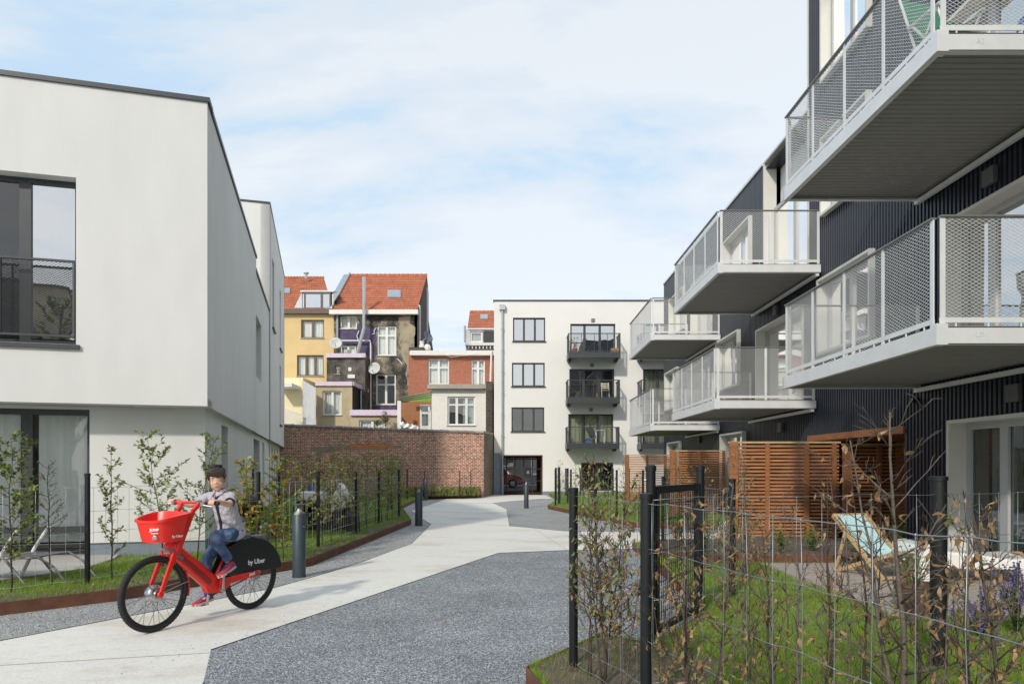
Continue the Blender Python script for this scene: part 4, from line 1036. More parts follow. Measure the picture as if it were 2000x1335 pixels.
# patches of mortar and newer brick that show on the face
stainmat('mortar_patch',(.30,.26,.19),(.20,.16,.11),scale=5,lo=.4,hi=.6)
mat('orange_patch',(.48,.17,.07),.9,var=.25,vs=6)
def blob(mb,cx,cz,rx,rz,seed,e):
    r=random.Random(seed); pts=[]
    for k in range(22):
        t=2*math.pi*k/22; q=1+r.uniform(-.22,.22)
        pts.append(wp(cx+rx*q*math.cos(t),cz+rz*q*math.sin(t),-e))
    mb.poly(pts)
def wa(px): # pixel column -> distance along wall
    k=(px-1000)/F; return (k*A.y-A.x)/(dw.x-k*dw.y)
m=MB(); blob(m,wa(718),2.46,1.7,.13,1,.006); blob(m,wa(640),2.35,.7,.15,2,.005); blob(m,wa(622),2.0,.12,.25,5,.0055); blob(m,wa(748),3.0,.16,.13,9,.007); m.build('mortar_patch','mortar_patch',bw,recalc=False)
m=MB(); blob(m,wa(706),2.50,.62,.11,3,.009); blob(m,wa(745),2.48,.6,.10,4,.0095); m.build('brick_patch','orange_patch',bw,recalc=False)
m=MB(); m.tube([wp(wa(748),3.02,-.04),wp(wa(748),3.02,.1)],.07,12); m.build('vent_pipe','zinc',bw)
# side return and stepped party wall against the white block
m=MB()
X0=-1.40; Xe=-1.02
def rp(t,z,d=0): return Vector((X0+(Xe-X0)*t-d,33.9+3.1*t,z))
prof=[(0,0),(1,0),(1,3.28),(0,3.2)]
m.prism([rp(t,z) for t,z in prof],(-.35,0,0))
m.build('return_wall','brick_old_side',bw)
m=MB(); m.prism([rp(t,z) for t,z in [(-.03,3.2),(1.0,3.281),(1.0,3.36),(-.03,3.30)]],(-.4,0,0)); m.build('coping','stone_sill',bw)
m=MB(); m.prism([(-1.06,37.05,0),(-1.06,43.5,0),(-1.06,43.5,6.6),(-1.06,37.4,6.2),(-1.06,37.05,5.7)],(-.36,0,0)); m.build('party_wall','brick_dark_side',bw)

# ================================================================== OLD HOUSES BEHIND THE WALL
def fw(parent,px0,px1,py0,py1,Y,**k):
    a=P(px0,py1,Y); b_=P(px1,py0,Y)
    return window(parent,(0,Y,0),(1,0,0),(0,-1,0),a.x,b_.x,a.z,b_.z,**k)
def hole(px0,px1,py0,py1,Y):
    a=P(px0,py1,Y); b_=P(px1,py0,Y); return (a.x,b_.x,a.z,b_.z)
def fwall(mb,px0,px1,py0,Y,holes,T=.25,z0=0,depth=None):
    a=P(px0,py0,Y); b_=P(px1,py0,Y)
    wall(mb,(a.x,Y,0),(1,0,0),(0,-1,0),b_.x-a.x,z0,a.z,[(h[0]-a.x,h[1]-a.x,h[2],h[3]) for h in holes],T)
    if depth:
        for x in (a.x,b_.x): mb.quad((x,Y+T,z0),(x,Y+depth,z0),(x,Y+depth,a.z),(x,Y+T,a.z))
        mb.quad((a.x,Y,a.z-.02),(b_.x,Y,a.z-.02),(b_.x,Y+depth,a.z-.02),(a.x,Y+depth,a.z-.02))
def tileroof(parent,x0,x1,Y0,z0,Y1,z1,cw=.24,rh=.34,name='roof',xt0=None,xt1=None,m='roof_tile',hip=0,skip=None):
    """pantiles: waves across, steps down the slope"""
    g=MB(); nx=max(2,int((x1-x0)/cw)*5); S=math.hypot(Y1-Y0,z1-z0); nr=max(2,int(S/rh))
    d=Vector((0,Y1-Y0,z1-z0)).normalized(); nrm=Vector((0,-d.z,d.y))
    vs=[];fs=[]; row=nx+1; rows=[]
    for r in range(nr):
        for e,off in ((r,.045),(r+1,0.0)): rows.append((e*S/nr,off))
    for s_,off in rows:
        t=s_/S; xa=x0+((xt0 if xt0 is not None else x0)-x0)*t; xb=x1+((xt1 if xt1 is not None else x1)-x1)*t
        for i in range(nx+1):
            x=xa+(xb-xa)*i/nx; w=.03*abs(math.sin(math.pi*i/5.0))
            vs.append(Vector((x,Y0,z0))+d*s_+nrm*(off+w))
    for j in range(len(rows)-1):
        for i in range(nx):
            if skip:
                c=(vs[j*row+i]+vs[(j+1)*row+i+1])/2
                if skip(c): continue
            fs.append((j*row+i,j*row+i+1,(j+1)*row+i+1,(j+1)*row+i))
    g.add(vs,fs); o=g.build(name,m,parent,recalc=False)
    g=MB(); n_=int((x1-x0)/.35)
    a=xt0 if xt0 is not None else x0; b_=xt1 if xt1 is not None else x1
    for i in range(n_):
        xx=a+(b_-a)*i/n_; g.tube([(xx+.02,Y1,z1+.03),(xx+(b_-a)/n_,Y1,z1+.045)],[.10,.12],8)
    g.build('ridge',m,o)
    return o
def skylight(roof,px0,px1,py0,py1,Y0,z0,Y1,z1):
    # position on the slope by pixel
    d=Vector((0,Y1-Y0,z1-z0)).normalized(); nrm=Vector((0,-d.z,d.y))
    def hit(px,py):
        k=(HY-py)/F # z=CH+k*Y ; z=z0+(Y-Y0)*sl
        s_=(z1-z0)/(Y1-Y0); Y=(z0-Y0*s_-CH)/(k-s_); return Vector(((px-1000)/F*Y,Y,CH+k*Y))
    a,b_,c,e=hit(px0,py1),hit(px1,py1),hit(px1,py0),hit(px0,py0)
    g=MB(); g.prism([v+nrm*.03 for v in (a,b_,c,e)],nrm*.1); o=g.build('skylight','zinc',roof.parent)
    ctr=(a+b_+c+e)/4; g=MB(); g.poly([ctr+(v-ctr)*.82+nrm*.135 for v in (a,b_,c,e)]); g.build('pane','glass_sky',o)
YH=48.0
# yellow house
yh=empty('house',(-14.5,YH,0),0,'pale yellow rendered old house with orange roof and brown windows','house','old houses behind the brick wall')
m=MB(); fwall(m,500,652,606,YH,[hole(588,633,624,660,YH),hole(580,632,693,734,YH)],depth=6); m.build('wall','plaster_yellow',yh)
fw(yh,588,633,624,660,YH,frame='frame_brown',curtain=[(.04,.48),(.52,.96)],muls=(.5,),fw=.09,gl='glass_clear',sill='stone_sill',depth=.1)
fw(yh,580,632,693,734,YH,frame='frame_brown',curtain=[(.02,.35),(.36,.66),(.68,.97)],muls=(.34,.67),fw=.09,gl='glass_clear',sill='stone_sill',depth=.1)
e0=P(500,605,YH); e1=P(652,605,YH); r0=P(500,543,53); r1=P(683,543,53)
rf=tileroof(yh,e0.x,e1.x-.02,YH-.1,e0.z,53,r0.z,xt1=r1.x-2.0)
m=MB(); m.box((e0.x,YH-.35,e0.z-.32),(e1.x,YH+.05,e0.z+.02)); m.build('gutter','frame_brown',yh)
# dormer
a=P(590,601,48.6); b_=P(648,570,48.6)
dm=MB(); 
win=window(yh,(0,48.0,0),(1,0,0),(0,-1,0),P(594,600,48).x,P(646,600,48).x,P(590,603,48).z,P(590,571,48).z,frame='frame_brown',gl='glass_sky',muls=(.66,),fw=.1,depth=0,label='wide dormer window in the orange roof')
dx0=P(594,600,48).x-.05; dx1=P(646,600,48).x+.05; dz0=P(590,604,48).z; dz1=P(590,570,48).z
dm.prism([(dx0,48.12,dz0),(dx0,48.12,dz1),(dx0,51.0,dz1+.1)],(-.12,0,0)); dm.prism([(dx1,48.12,dz0),(dx1,48.12,dz1),(dx1,51,dz1+.1)],(.12,0,0))
dm.box((dx0-.2,47.95,dz1),(dx1+.2,50.5,dz1+.1)); dm.prism([(dx0-.12,48.05,dz0+.05),(dx0-.12,48.05,dz1),(dx0-.75,48.15,dz0+.05)],(0,.1,0)); dm.prism([(dx1+.12,48.05,dz0+.5),(dx1+.12,48.05,dz1),(dx1+.55,48.15,dz1)],(0,.1,0))
dm.build('dormer','zinc',yh)
skylight(rf,548,567,565,575,YH-.1,e0.z,53,r0.z)
m=MB(); m.tube([P(598,545,52),P(598,534,52)],.1,8); m.lathe([(.2,0),(.2,.07),(0,.09)],P(598,534,52),10); m.build('chimney_pipe','zinc',yh)
# yellow rear extension with balcony
ye=empty('house_extension',(-14.8,44,0),0,'low yellow extension with white balcony rail below the yellow house','extension')
m=MB(); fwall(m,480,592,737,44,[],depth=4); m.build('wall','plaster_yellow_pale',ye)
m=MB(); a=P(591,745,43.2); b_=P(616,758,43.2)
m.add([P(591,742,43.3),P(617,757,43.3),Vector((P(617,757,43.3).x,43.3,0)),Vector((P(591,742,43.3).x,43.3,0)),P(591,742,43.8),P(617,757,43.8),Vector((P(617,757,43.8).x,43.8,0)),Vector((P(591,742,43.8).x,43.8,0))],[(0,1,2,3),(4,5,6,7),(0,1,5,4),(1,2,6,5),(0,3,7,4)])
m.build('side_wall','plaster_greywhite',ye)
m=MB(); m.box((P(540,750,43).x,42.4,P(540,757,43).z),(P(576,750,43).x,44.02,P(540,750,43).z)); m.build('canopy','gutter_white',ye)
m=MB()
for i in range(15):
    px=556+i*2.3; z=P(px,800+i*.6,43).z; m.tube([(P(px,0,43).x,42.9,1.5),(P(px,0,43).x,42.9,z)],.022,4)
m.tube([P(553,796,42.9),P(589,808,42.9)],.035,5); m.tube([P(553,806,42.9),P(589,818,42.9)],.02,5); m.build('balcony_rail','frame_white',ye)
# dark stained house
dh=empty('house',(-9.5,YH,0),0,'tall stained grey and purple old house with orange roof and steel flue','house','old houses behind the brick wall')
hs=[hole(664,697,617,642,YH),hole(664,695,674,694,YH),hole(736,774,636,694,YH),hole(734,773,730,790,YH)]
m=MB(); fwall(m,652.5,815,609,YH,hs); m.build('wall','plaster_dirty',dh)
fw(dh,664,697,617,642,YH,frame='frame_white',curtain='x',ccol='curtain_cream',muls=(.5,),fw=.1,gl='glass_clear',sill='stone_sill')
fw(dh,664,695,674,694,YH,frame='frame_white',curtain='x',muls=(.5,),fw=.1,gl='glass_clear')
fw(dh,736,774,636,694,YH,frame='frame_white',curtain='x',muls=(.5,),trans=((.68,0,1),),fw=.1,gl='glass_clear',sill='stone_sill')
fw(dh,734,773,730,790,YH,frame='frame_white',muls=(.5,),trans=((.66,0,1),),fw=.1,gl='glass_dark',sill='stone_sill')
def patch(mb,pts,Y,seed=0,j=.12,step=.35):
    r=random.Random(seed); q=[P(x,y,Y) for x,y in pts]; out=[]
    for i in range(len(q)):
        a,b_=q[i],q[(i+1)%len(q)]; n_=max(1,int((b_-a).length/step))
        for k in range(n_): out.append(a+(b_-a)*k/n_+Vector((r.uniform(-j,j),0,r.uniform(-j,j))))
    mb.poly(out)
m=MB(); patch(m,[(654,642),(700,642),(700,620),(716,640),(734,640),(734,694),(726,700),(726,800),(712,800),(712,690),(697,694),(697,672),(663,672),(654,680)],YH-.012,1,j=.07)
patch(m,[(727,793),(773,793),(781,785),(785,812),(727,812)],YH-.013,2,j=.08); m.build('purple_paint','plaster_purple',dh,recalc=False)
m=MB(); patch(m,[(778,622),(800,620),(807,640),(807,750),(797,757),(790,700),(780,660)],YH-.010,5,j=.16); patch(m,[(779,625),(800,625),(800,660),(782,655)],YH-.0115,6,j=.2); m.build('bare_plaster','plaster_bare',dh,recalc=False)
e0=P(649,606,YH-.3); e1=P(813,606,YH-.3); r0=P(684,538,53.2); r1=P(832,538,53.2)
rf=tileroof(dh,-12.66,-6.62,YH-.3,e0.z,53.2,r0.z)
skylight(rf,757,783,569,583,YH-.3,e0.z,53.2,r0.z)
m=MB(); m.box((-12.72,YH-.55,e0.z-.30),(-6.55,YH-.25,e0.z+.0)); m.build('gutter','gutter_white',dh)
m=MB(); m.prism([(-12.7,YH-.3,e0.z+.05),(-12.7,53.2,r0.z+.05),(-12.7,53.2,r0.z+.25),(-12.7,YH-.3,e0.z+.25)],(.12,0,0)); m.prism([(-13.1,YH-.3,e0.z+.0),(-13.1,53.2,r0.z),(-13.1,53.2,r0.z+.1),(-13.1,YH-.3,e0.z+.1)],(.4,0,0)); m.build('verge_flashing','zinc',dh)
m=MB(); gx=-6.62
m.prism([(gx,YH,0),(gx,YH,e0.z-.1),(gx,53.2,r0.z-.02),(gx,54.2,r0.z-1.1),(gx,54.2,r0.z-3.3),(gx,57.5,r0.z-5.2),(gx,57.5,0)],(-.25,0,0)); m.build('gable_wall','brick_dark_side',dh)
m=MB(); m.box((gx-.02,YH+.35,8.5),(gx+.09,YH+.85,13.0)); m.box((gx-.02,52.7,10),(gx+.09,53.2,15.4)); m.build('flashing_strip','zinc',dh)
def pipe(parent,pts,r,m_,name): 
    g=MB(); g.tube(pts,r,8); return g.build(name,m_,parent,smooth=True)
pipe(dh,[P(711,541,47.2),P(711,640,47.2),P(696,697,47.2),P(696,738,47.2)],.125,'alu','flue')
pipe(dh,[P(659,616,47.9),P(659,634,47.8),P(659,665,47.8)],.07,'zinc','downpipe'); pipe(dh,[P(665,665,47.7),P(723,665,47.7),P(724,672,47.7),P(724,800,47.7)],.055,'gutter_white','downpipe')
pipe(dh,[P(735,640,47.9),P(731,645,47.9),P(731,652,47.9),P(726,652,47.9)],.035,'cable_white','cable'); pipe(dh,[P(701,646,47.9),P(697,656,47.9),P(700,664,47.9)],.035,'cable_white','cable')
pipe(dh,[P(776,700,47.9),P(783,707,47.9),P(786,711,47.9)],.035,'cable_white','cable')
def dish(parent,px,py,Y,r,yaw,m_='dish_grey'):
    c=P(px,py,Y); M=Matrix.Translation(c)@Matrix.Rotation(yaw,4,'Z')@Matrix.Rotation(R(-18),4,'X')
    g=MB(); g.M=M; prof=[(0,.12),(r*.4,.10),(r*.75,.045),(r,-.03),(r,-.05),(r*.75,.025),(0,.10)]
    g.lathe([(a,b_) for a,b_ in prof],n=20,axis='y'); o=g.build('satellite_dish',m_,parent,smooth='all')
    g=MB(); g.M=M; g.tube([(0,.1,-r*.9),(0,-r*.75,-r*.55)],.018,5); g.box((-.05,-r*.82,-r*.62),(.05,-r*.68,-r*.48)); g.tube([(0,.1,0),(0,.5,-.1)],.03,5); g.build('arm','zinc',o)
dish(dh,656,670,47.1,.42,R(10)); dish(dh,731,719,46.8,.43,R(-10))
# blackened block annex
an=empty('house_annex',(-11.4,46.4,0),0,'blackened block annex with pink coping below the stained house','annex')
m=MB(); fwall(m,638,713,692,46.4,[hole(654,664,713,730,46.4)],depth=1.5); m.build('wall','plaster_black',an)
fw(an,654,664,713,730,46.4,frame='stone_sill',gl='glass_dark',muls=(.5,),trans=(.33,.66),fw=.05,sill='stone_sill')
a=P(637,698,46.3); b_=P(714,690,46.3); m=MB(); m.box((a.x,46.2,a.z),(b_.x,46.5,b_.z)); m.build('coping','coping_pink',an)
m=MB(); a=P(680,733,46.35); m.box((P(679,0,46.3).x,46.3,P(0,738,46.3).z),(P(693,0,46.3).x,46.39,P(0,731,46.3).z)); m.box((P(680,0,46.3).x,46.33,P(0,724,46.3).z),(P(686,0,46.3).x,46.39,P(0,717,46.3).z)); m.build('vent_box','gutter_white',an)
ta=empty('house_annex',(-11.6,45,0),0,'tan rendered annex with one white window and sloping pink coping','annex')
m=MB(); fwall(m,617.5,688,752,45,[hole(630,667,763,810,45)]); m.build('wall','plaster_tan',ta)
fw(ta,630,667,763,810,45,frame='frame_white',curtain='x',muls=(.5,),fw=.09,gl='glass_clear',sill='stone_sill')
m=MB(); 
q=[P(688,750,45.0),P(716,765,47.6),Vector((P(716,765,47.6).x,47.6,0)),Vector((P(688,0,45).x,45,0))]; m.add(q,[(0,1,2,3)]); m.build('side_wall','black_plastic',ta,recalc=False)
m=MB(); a=P(616,753,44.9); b_=P(688,745,44.9); m.box((a.x,44.85,a.z),(b_.x,45.2,b_.z)); q0=P(688,749,45.0); q1=P(717,763,47.5); m.bar(q0,q1,.25,.24); m.build('coping','coping_pink',ta)
pipe(ta,[P(705,762,46.3),P(705,800,46.3)],.06,'zinc','downpipe')
lb=empty('house_annex',(-9.2,43.6,0),0,'low tan annex with bright pink coping just above the brick wall','annex')
m=MB(); fwall(m,685,779,811,43.6,[hole(701,752,820,850,43.6)],depth=1.8); m.build('wall','plaster_tan',lb)
fw(lb,701,752,820,850,43.6,frame='frame_white',curtain='x',muls=(.5,),fw=.09,gl='glass_clear')
a=P(684,811,43.5); b_=P(780,800,43.5); m=MB(); m.box((a.x,43.4,a.z),(b_.x,43.9,b_.z)); m.build('coping','coping_pink',lb)
m=MB(); m.box((P(777,0,43.5).x,43.3,2),(P(784,0,43.5).x,43.5,P(0,783,43.5).z)); m.build('post','frame_white',lb)
# brick house
bh=empty('house',(-4,46,0),0,'orange-red brick old house with white cornice and two white windows','house','old houses behind the brick wall')
hs=[hole(836,877,700,750,46),hole(920,947,702,752,46)]
m=MB(); fwall(m,798,968,692,46,hs,depth=8); m.build('wall','brick_red',bh)
fw(bh,836,877,700,750,46,frame='frame_white',curtain=[(.03,.95)],muls=(.5,),trans=((.66,0,1),),fw=.09,gl='glass_clear',sill='stone_sill')
fw(bh,920,947,702,752,46,frame='frame_white',curtain=[(.03,.95)],muls=(.5,),trans=((.66,0,1),),fw=.09,gl='glass_clear',sill='stone_sill')
m=MB(); a=P(801,694,45.8); b_=P(966,685,45.8); m.box((a.x,45.6,a.z),(b_.x,46.05,b_.z)); m.build('cornice','gutter_white',bh)
m=MB(); a=P(798,683,46); m.box((a.x,46.1,a.z-.1),(a.x+1.0,46.6,a.z+.2)); m.build('chimney_stub','brick_dark_side',bh)
m=MB(); m.lathe([(.17,0),(.2,.35),(.14,.4),(.17,.62),(.1,.62)],P(824,684,46.6),10); m.lathe([(.2,0),(.23,.2),(.15,.4),(.1,.4)],P(835,684,46.5),10); m.build('chimney_pot','frame_white',bh)
dish(bh,836,657,46.3,.42,R(60),'dish_dark')
pipe(bh,[P(960,684,45.5),P(957,772,45.5)],.07,'gutter_white','downpipe')
pipe(bh,[P(850,683,45.6),P(880,697,45.6),P(940,690,45.6)],.012,'cable_white','cable')
wa_=empty('house_annex',(-4.5,44,0),0,'white painted brick annex with large white window below the brick house','annex')
m=MB(); fwall(m,843,959,757,44,[hole(874,928,774,830,44)],depth=1.9); m.build('wall','brick_white',wa_)
fw(wa_,874,928,774,830,44,frame='frame_white',curtain=[(.55,.97)],muls=(.33,.68),trans=((.72,0,1),),fw=.1,gl='glass_dark',sill='stone_sill',room='room_mid')
m=MB(); a=P(835,759,43.8); b_=P(957,752,43.8); m.box((a.x,43.6,a.z),(b_.x,44.1,b_.z+.05)); m.build('coping','stone_sill',wa_)
pipe(wa_,[P(950,757,43.8),P(949,830,43.8)],.05,'gutter_white','downpipe')
# striped awning porch
aw=empty('awning',(-8.2,44,0),0,'green and white striped awning over a back porch beside the white annex','awning')
m=MB(); 
q=[P(778,777,42.6),P(842,762,44.4),P(842,769,44.6),P(780,781,42.8)]
N0=6
for i in range(N0):
    m.cur=i%2; a=i/N0; b1=(i+1)/N0
    L0=P(779,776,42.4); R0=P(843,761,44.0); L1=P(795,797,44.0); R1=P(843,776,44.2)
    f=lambda t:(P(778,776,42.4).lerp(P(789,784,42.9),t),P(843,763,43.9).lerp(P(843,776,44.0),t))
    A0,B0=f(a); A1,B1=f(b1); m.quad(A0,B0,B1,A1)
m.build('fabric',['curtain_cream','green_paint'],aw,recalc=False)
m=MB(); m.box((P(800,0,44.4).x,44.3,P(0,784,44.4).z),(P(842,0,44.4).x,44.4,P(0,777,44.4).z)); m.build('beam','green_paint',aw)
pr=empty('porch',(-7.8,45,0),0,'wooden back porch with pale door and hanging laundry under the striped awning','porch')
m=MB(); m.box((P(782,0,45.2).x,45.1,0),(P(842,0,45.2).x,45.3,P(0,786,45.2).z)); m.build('wall','wood',pr)
m=MB(); m.box((P(820,0,45).x,45.0,0),(P(842,0,45).x,45.09,P(0,790,45).z)); dr=m.build('door','frame_cream',pr)
m=MB(); m.box((P(824,0,45).x,44.96,P(0,830,45).z),(P(836,0,45).x,44.995,P(0,808,45).z)); m.box((P(823,0,45).x,44.96,P(0,803,45).z),(P(840,0,45).x,44.995,P(0,794,45).z)); m.build('pane','glass_sky',dr)
lx=[(792,832,22,'white'),(812,836,18,'blue')]
m=MB(); rr=random.Random(4)
vs=[];fs=[]
for i in range(13):
    for j in range(6):
        q=P(781+i*3.0,822+i*.8+j*2.0+rr.uniform(-1.5,1.5),42.3+.12*math.sin(i*1.7+j)); vs.append(q)
for i in range(12):
    for j in range(5): fs.append((i*6+j,i*6+6+j,i*6+7+j,i*6+j+1))
m.add(vs,fs); m.build('laundry','curtain_white',loc=P(800,832,42.3),label='crumpled white and pale blue laundry hanging above the brick wall',cat='laundry',smooth='all',recalc=False)
# far house
fh=empty('house',(-4.3,60,0),0,'distant small house with orange roof and white dormer window','house','old houses behind the brick wall')
m=MB(); fwall(m,910,985,643,60,[hole(918,942,647,668,60)],depth=5); m.build('wall','plaster_greywhite',fh)
fw(fh,917,943,646,669,60,frame='frame_white',gl='glass_dark',fw=.18,curtain='x'); 
m=MB(); m.box((P(944,0,60).x,59.93,P(0,668,60).z),(P(985,0,60).x,59.99,P(0,646,60).z)); m.build('slate_cladding','roof_felt',fh)
m=MB(); m.box((P(909,0,60).x,59.5,P(0,676,60).z),(P(985,0,60).x,60.02,P(0,671,60).z)); 
for i in range(9): m.box((P(915+i*7,0,60).x,59.6,P(0,682,60).z),(P(917+i*7,0,60).x,60.02,P(0,676,60).z))
m.build('cornice','gutter_white',fh)
e=P(913,642,59.8); r_=P(917,609,63); rf=tileroof(fh,e.x,P(985,0,60).x,59.8,e.z,63,r_.z)
skylight(rf,938,953,616,625,59.8,e.z,63,r_.z)
pipe(fh,[P(908,668,60),P(908,636,60)],.09,'zinc','flue')

# ================================================================== WHITE APARTMENT BUILDING
YW=37.0
wb=empty('apartment_building',(4.5,YW,0),0,'white four-storey apartment block with grey windows closing the far end of the path','apartment block')
XL=P(965,0,YW).x; XR=10.5; ZT=P(0,588,YW).z
wins=[(1002,1065,620,666),(1000,1064,708,754),(999,1063,795,842)]
doors=[(1114,1202,632,692),(1112,1200,720,780),(1110,1198,808,868)]
doors2=[(1257,1345,632,692),(1256,1344,720,780),(1255,1343,808,868)]
holes=[hole(*w_,YW) for w_ in wins+doors+doors2]+[hole(1135,1198,903,958,YW)]
pas=(P(978,0,YW).x,P(1060,0,YW).x,0,P(0,888,YW).z)
m=MB(); wall(m,(XL,YW,0),(1,0,0),(0,-1,0),XR-XL,0.0,ZT,[(h[0]-XL,h[1]-XL,h[2],h[3]) for h in holes+[(pas[0],pas[1],-.1,pas[3])]],T=.35)
m.box((XL,YW+.35,0.0),(XL+.3,YW+8,ZT)); m.box((XR-.3,YW+.35,0.0),(XR,YW+8,ZT)); m.box((pas[1]+.02,YW+7.65,0),(XR,YW+8,ZT)); m.box((XL+.3,YW+7.65,pas[3]),(pas[1]+.02,YW+8,ZT)); m.box((XL+.3,YW+.35,ZT-.3),(XR-.3,YW+7.65,ZT-.1))
m.build('wall','render_white_far',wb)
m=MB(); m.box((XL-.05,YW-.05,ZT),(XR,YW+.35,ZT+.07)); m.box((3.0+3,YW+3,ZT),(3.0+5.6,YW+5,ZT+.5)); m.box((.55,YW+2,ZT),(.72,YW+2.2,ZT+.35)); m.box((.95,YW+2,ZT),(1.15,YW+2.2,ZT+.42)); m.build('coping','metal_dark',wb)
m=MB(); m.box((XL-.02,YW-.02,0),(pas[0]-.001,YW-.001,P(0,884,YW).z)); m.box((pas[1]+.001,YW-.02,0),(XR,YW-.001,.2)); m.build('plinth','plinth_blue',wb)
# passage lining
m=MB(); t=.05
m.box((pas[0],YW+.02,0),(pas[0]+t,YW+8,pas[3])); m.box((pas[1]-t,YW+.02,0),(pas[1],YW+8,pas[3])); m.box((pas[0]+t,YW+.02,pas[3]-t),(pas[1]-t,YW+8,pas[3])); m.box((pas[0]+t,YW+.02,0),(pas[1]-t,YW+8,.012)); m.build('passage','passage_brown',wb)
m=MB(); gy=YW+.9; x0,x1=pas[0]+.3,pas[1]-t
for x in np.linspace(x0,x1,5): m.box((x-.03,gy,.05),(x+.03,gy+.05,pas[3]-t))
for z in (.1,.75,1.4,1.95,2.15 if pas[3]>2.2 else 1.98): m.box((x0,gy+.005,z-.02),(x1,gy+.045,z+.02))
m.build('entrance_gate','gate_black',wb)
m=MB(); xx=x0+(x1-x0)*.5; m.box((xx+.05,gy-.08,.95),(xx+.42,gy+.0,1.5)); lbx=m.build('letterbox','black_plastic',wb)
m=MB(); m.box((xx+.18,gy-.087,1.15),(xx+.20,gy-.081,1.3)); m.box((xx+.26,gy-.087,1.15),(xx+.28,gy-.081,1.3)); m.build('house_number','frame_white',lbx)
for i,w_ in enumerate(wins): 
    h=hole(*w_,YW); window(wb,(0,YW,0),(1,0,0),(0,-1,0),*h,depth=.12,fw=.07,muls=(.34,.68),frame='metal_dark',gl='glass_sky' if i<2 else 'glass_dark',sill='metal_dark')
for i,w_ in enumerate(doors+doors2):
    h=hole(*w_,YW); k=i%3
    cur={0:None,1:None,2:[(.03,.3),(.38,.64),(.7,.98)]}[k]
    if i>=3: cur=[(.05,.6)]
    window(wb,(0,YW,0),(1,0,0),(0,-1,0),*h,depth=.14,fw=.08,muls=(.32,.66),frame='metal_dark',gl=['glass_sky','glass_dark','glass_dark'][k],curtain=cur,ccol='curtain_yellow' if i<3 else 'curtain_cream',room='room_mid')
h=hole(1135,1198,903,958,YW); window(wb,(0,YW,0),(1,0,0),(0,-1,0),*h,depth=.14,fw=.08,muls=(.5,),frame='metal_dark',gl='glass_dark')
for px,py in [(1158,625),(1156,713),(1154,800)]:
    c=P(px,py,YW); m=MB(); m.box((c.x-.09,YW-.07,c.z-.09),(c.x+.09,YW-.002,c.z+.09)); 
    for q in range(3): m.box((c.x-.08,YW-.08,c.z-.07+q*.055),(c.x+.08,YW-.071,c.z-.04+q*.055))
    m.build('wall_vent','handrail_grey',wb)
# dark small balconies
def smallbalc(px0,px1,pyr,pyb,yf=35.8):
    x0=P(px0,0,yf).x; x1=P(px1,0,yf).x; zr=P(0,pyr,yf).z; zb=P(0,pyb,yf).z; y1=YW-.002
    m=MB(); m.box((x0,yf,zb),(x1,yf+.06,zb+.3)); m.box((x0,yf+.06,zb),(x0+.06,y1,zb+.3)); m.box((x1-.06,yf+.06,zb),(x1,y1,zb+.3)); m.box((x0+.06,yf+.06,zb+.22),(x1-.06,y1,zb+.28)); m.box((x0+.06,yf+.25,zb+.05),(x1-.06,yf+.35,zb+.2)); 
    m.box((x0+.05,yf+.7,zb-.1),(x0+.2,y1,zb)); m.box((x1-.2,yf+.7,zb-.1),(x1-.05,y1,zb))
    b_=m.build('balcony','metal_dark',wb)
    m=MB(); m.box((x0,yf,zr-.04),(x1,yf+.05,zr)); m.box((x0,yf+.05,zr-.04),(x0+.05,y1,zr)); m.box((x1-.05,yf+.05,zr-.04),(x1,y1,zr)); m.box((x0,yf+.01,zb+.33),(x1,yf+.04,zb+.36))
    for x in (x0,x1-.05): m.box((x,yf,zb+.3),(x+.05,yf+.05,zr-.04))
    for y in (yf+.4,yf+.8): m.box((x0,y,zb+.3),(x0+.04,y+.03,zr-.04)); m.box((x1-.04,y,zb+.3),(x1,y+.03,zr-.04))
    for i in range(1,4): x=x0+(x1-x0)*i/4; m.box((x-.012,yf+.01,zb+.36),(x+.012,yf+.035,zr-.04))
    m.build('railing','metal_dark',b_)
    m=MB(); meshpanel(m,(x0,yf+.025,zb+.36),(1,0,0),(0,0,1),x1-x0,zr-.04-zb-.36,pw=.12,ph=.08,t=.0045); 
    for x in (x0+.025,x1-.025): meshpanel(m,(x,yf+.03,zb+.36),(0,1,0),(0,0,1),y1-yf-.04,zr-.04-zb-.36,pw=.12,ph=.08,t=.0045)
    m.build('mesh_panel','metal_dark',b_,recalc=False)
    return zb+.29
fl=[smallbalc(1110,1212,650,698),smallbalc(1108,1211,741,787),smallbalc(1107,1210,833,876)]
for a,b_ in ((650,698),(741,787),(833,876)): smallbalc(1252,1354,a,b_)
m=MB(); m.tube([(XL+.45,YW-.12,.2),(XL+.45,YW-.12,ZT-.45)],.055,10); m.box((XL+.3,YW-.24,ZT-.5),(XL+.6,YW-.005,ZT-.22)); 
for i in range(8): m.box((XL+.38,YW-.19,.9+i*1.15),(XL+.52,YW-.003,.94+i*1.15))
m.build('downpipe','zinc',wb)
m=MB(); m.tube([(XL+.45,YW-.125,0.0),(XL+.45,YW-.125,1.1)],.075,10); m.build('pipe_guard','plinth_blue',wb)
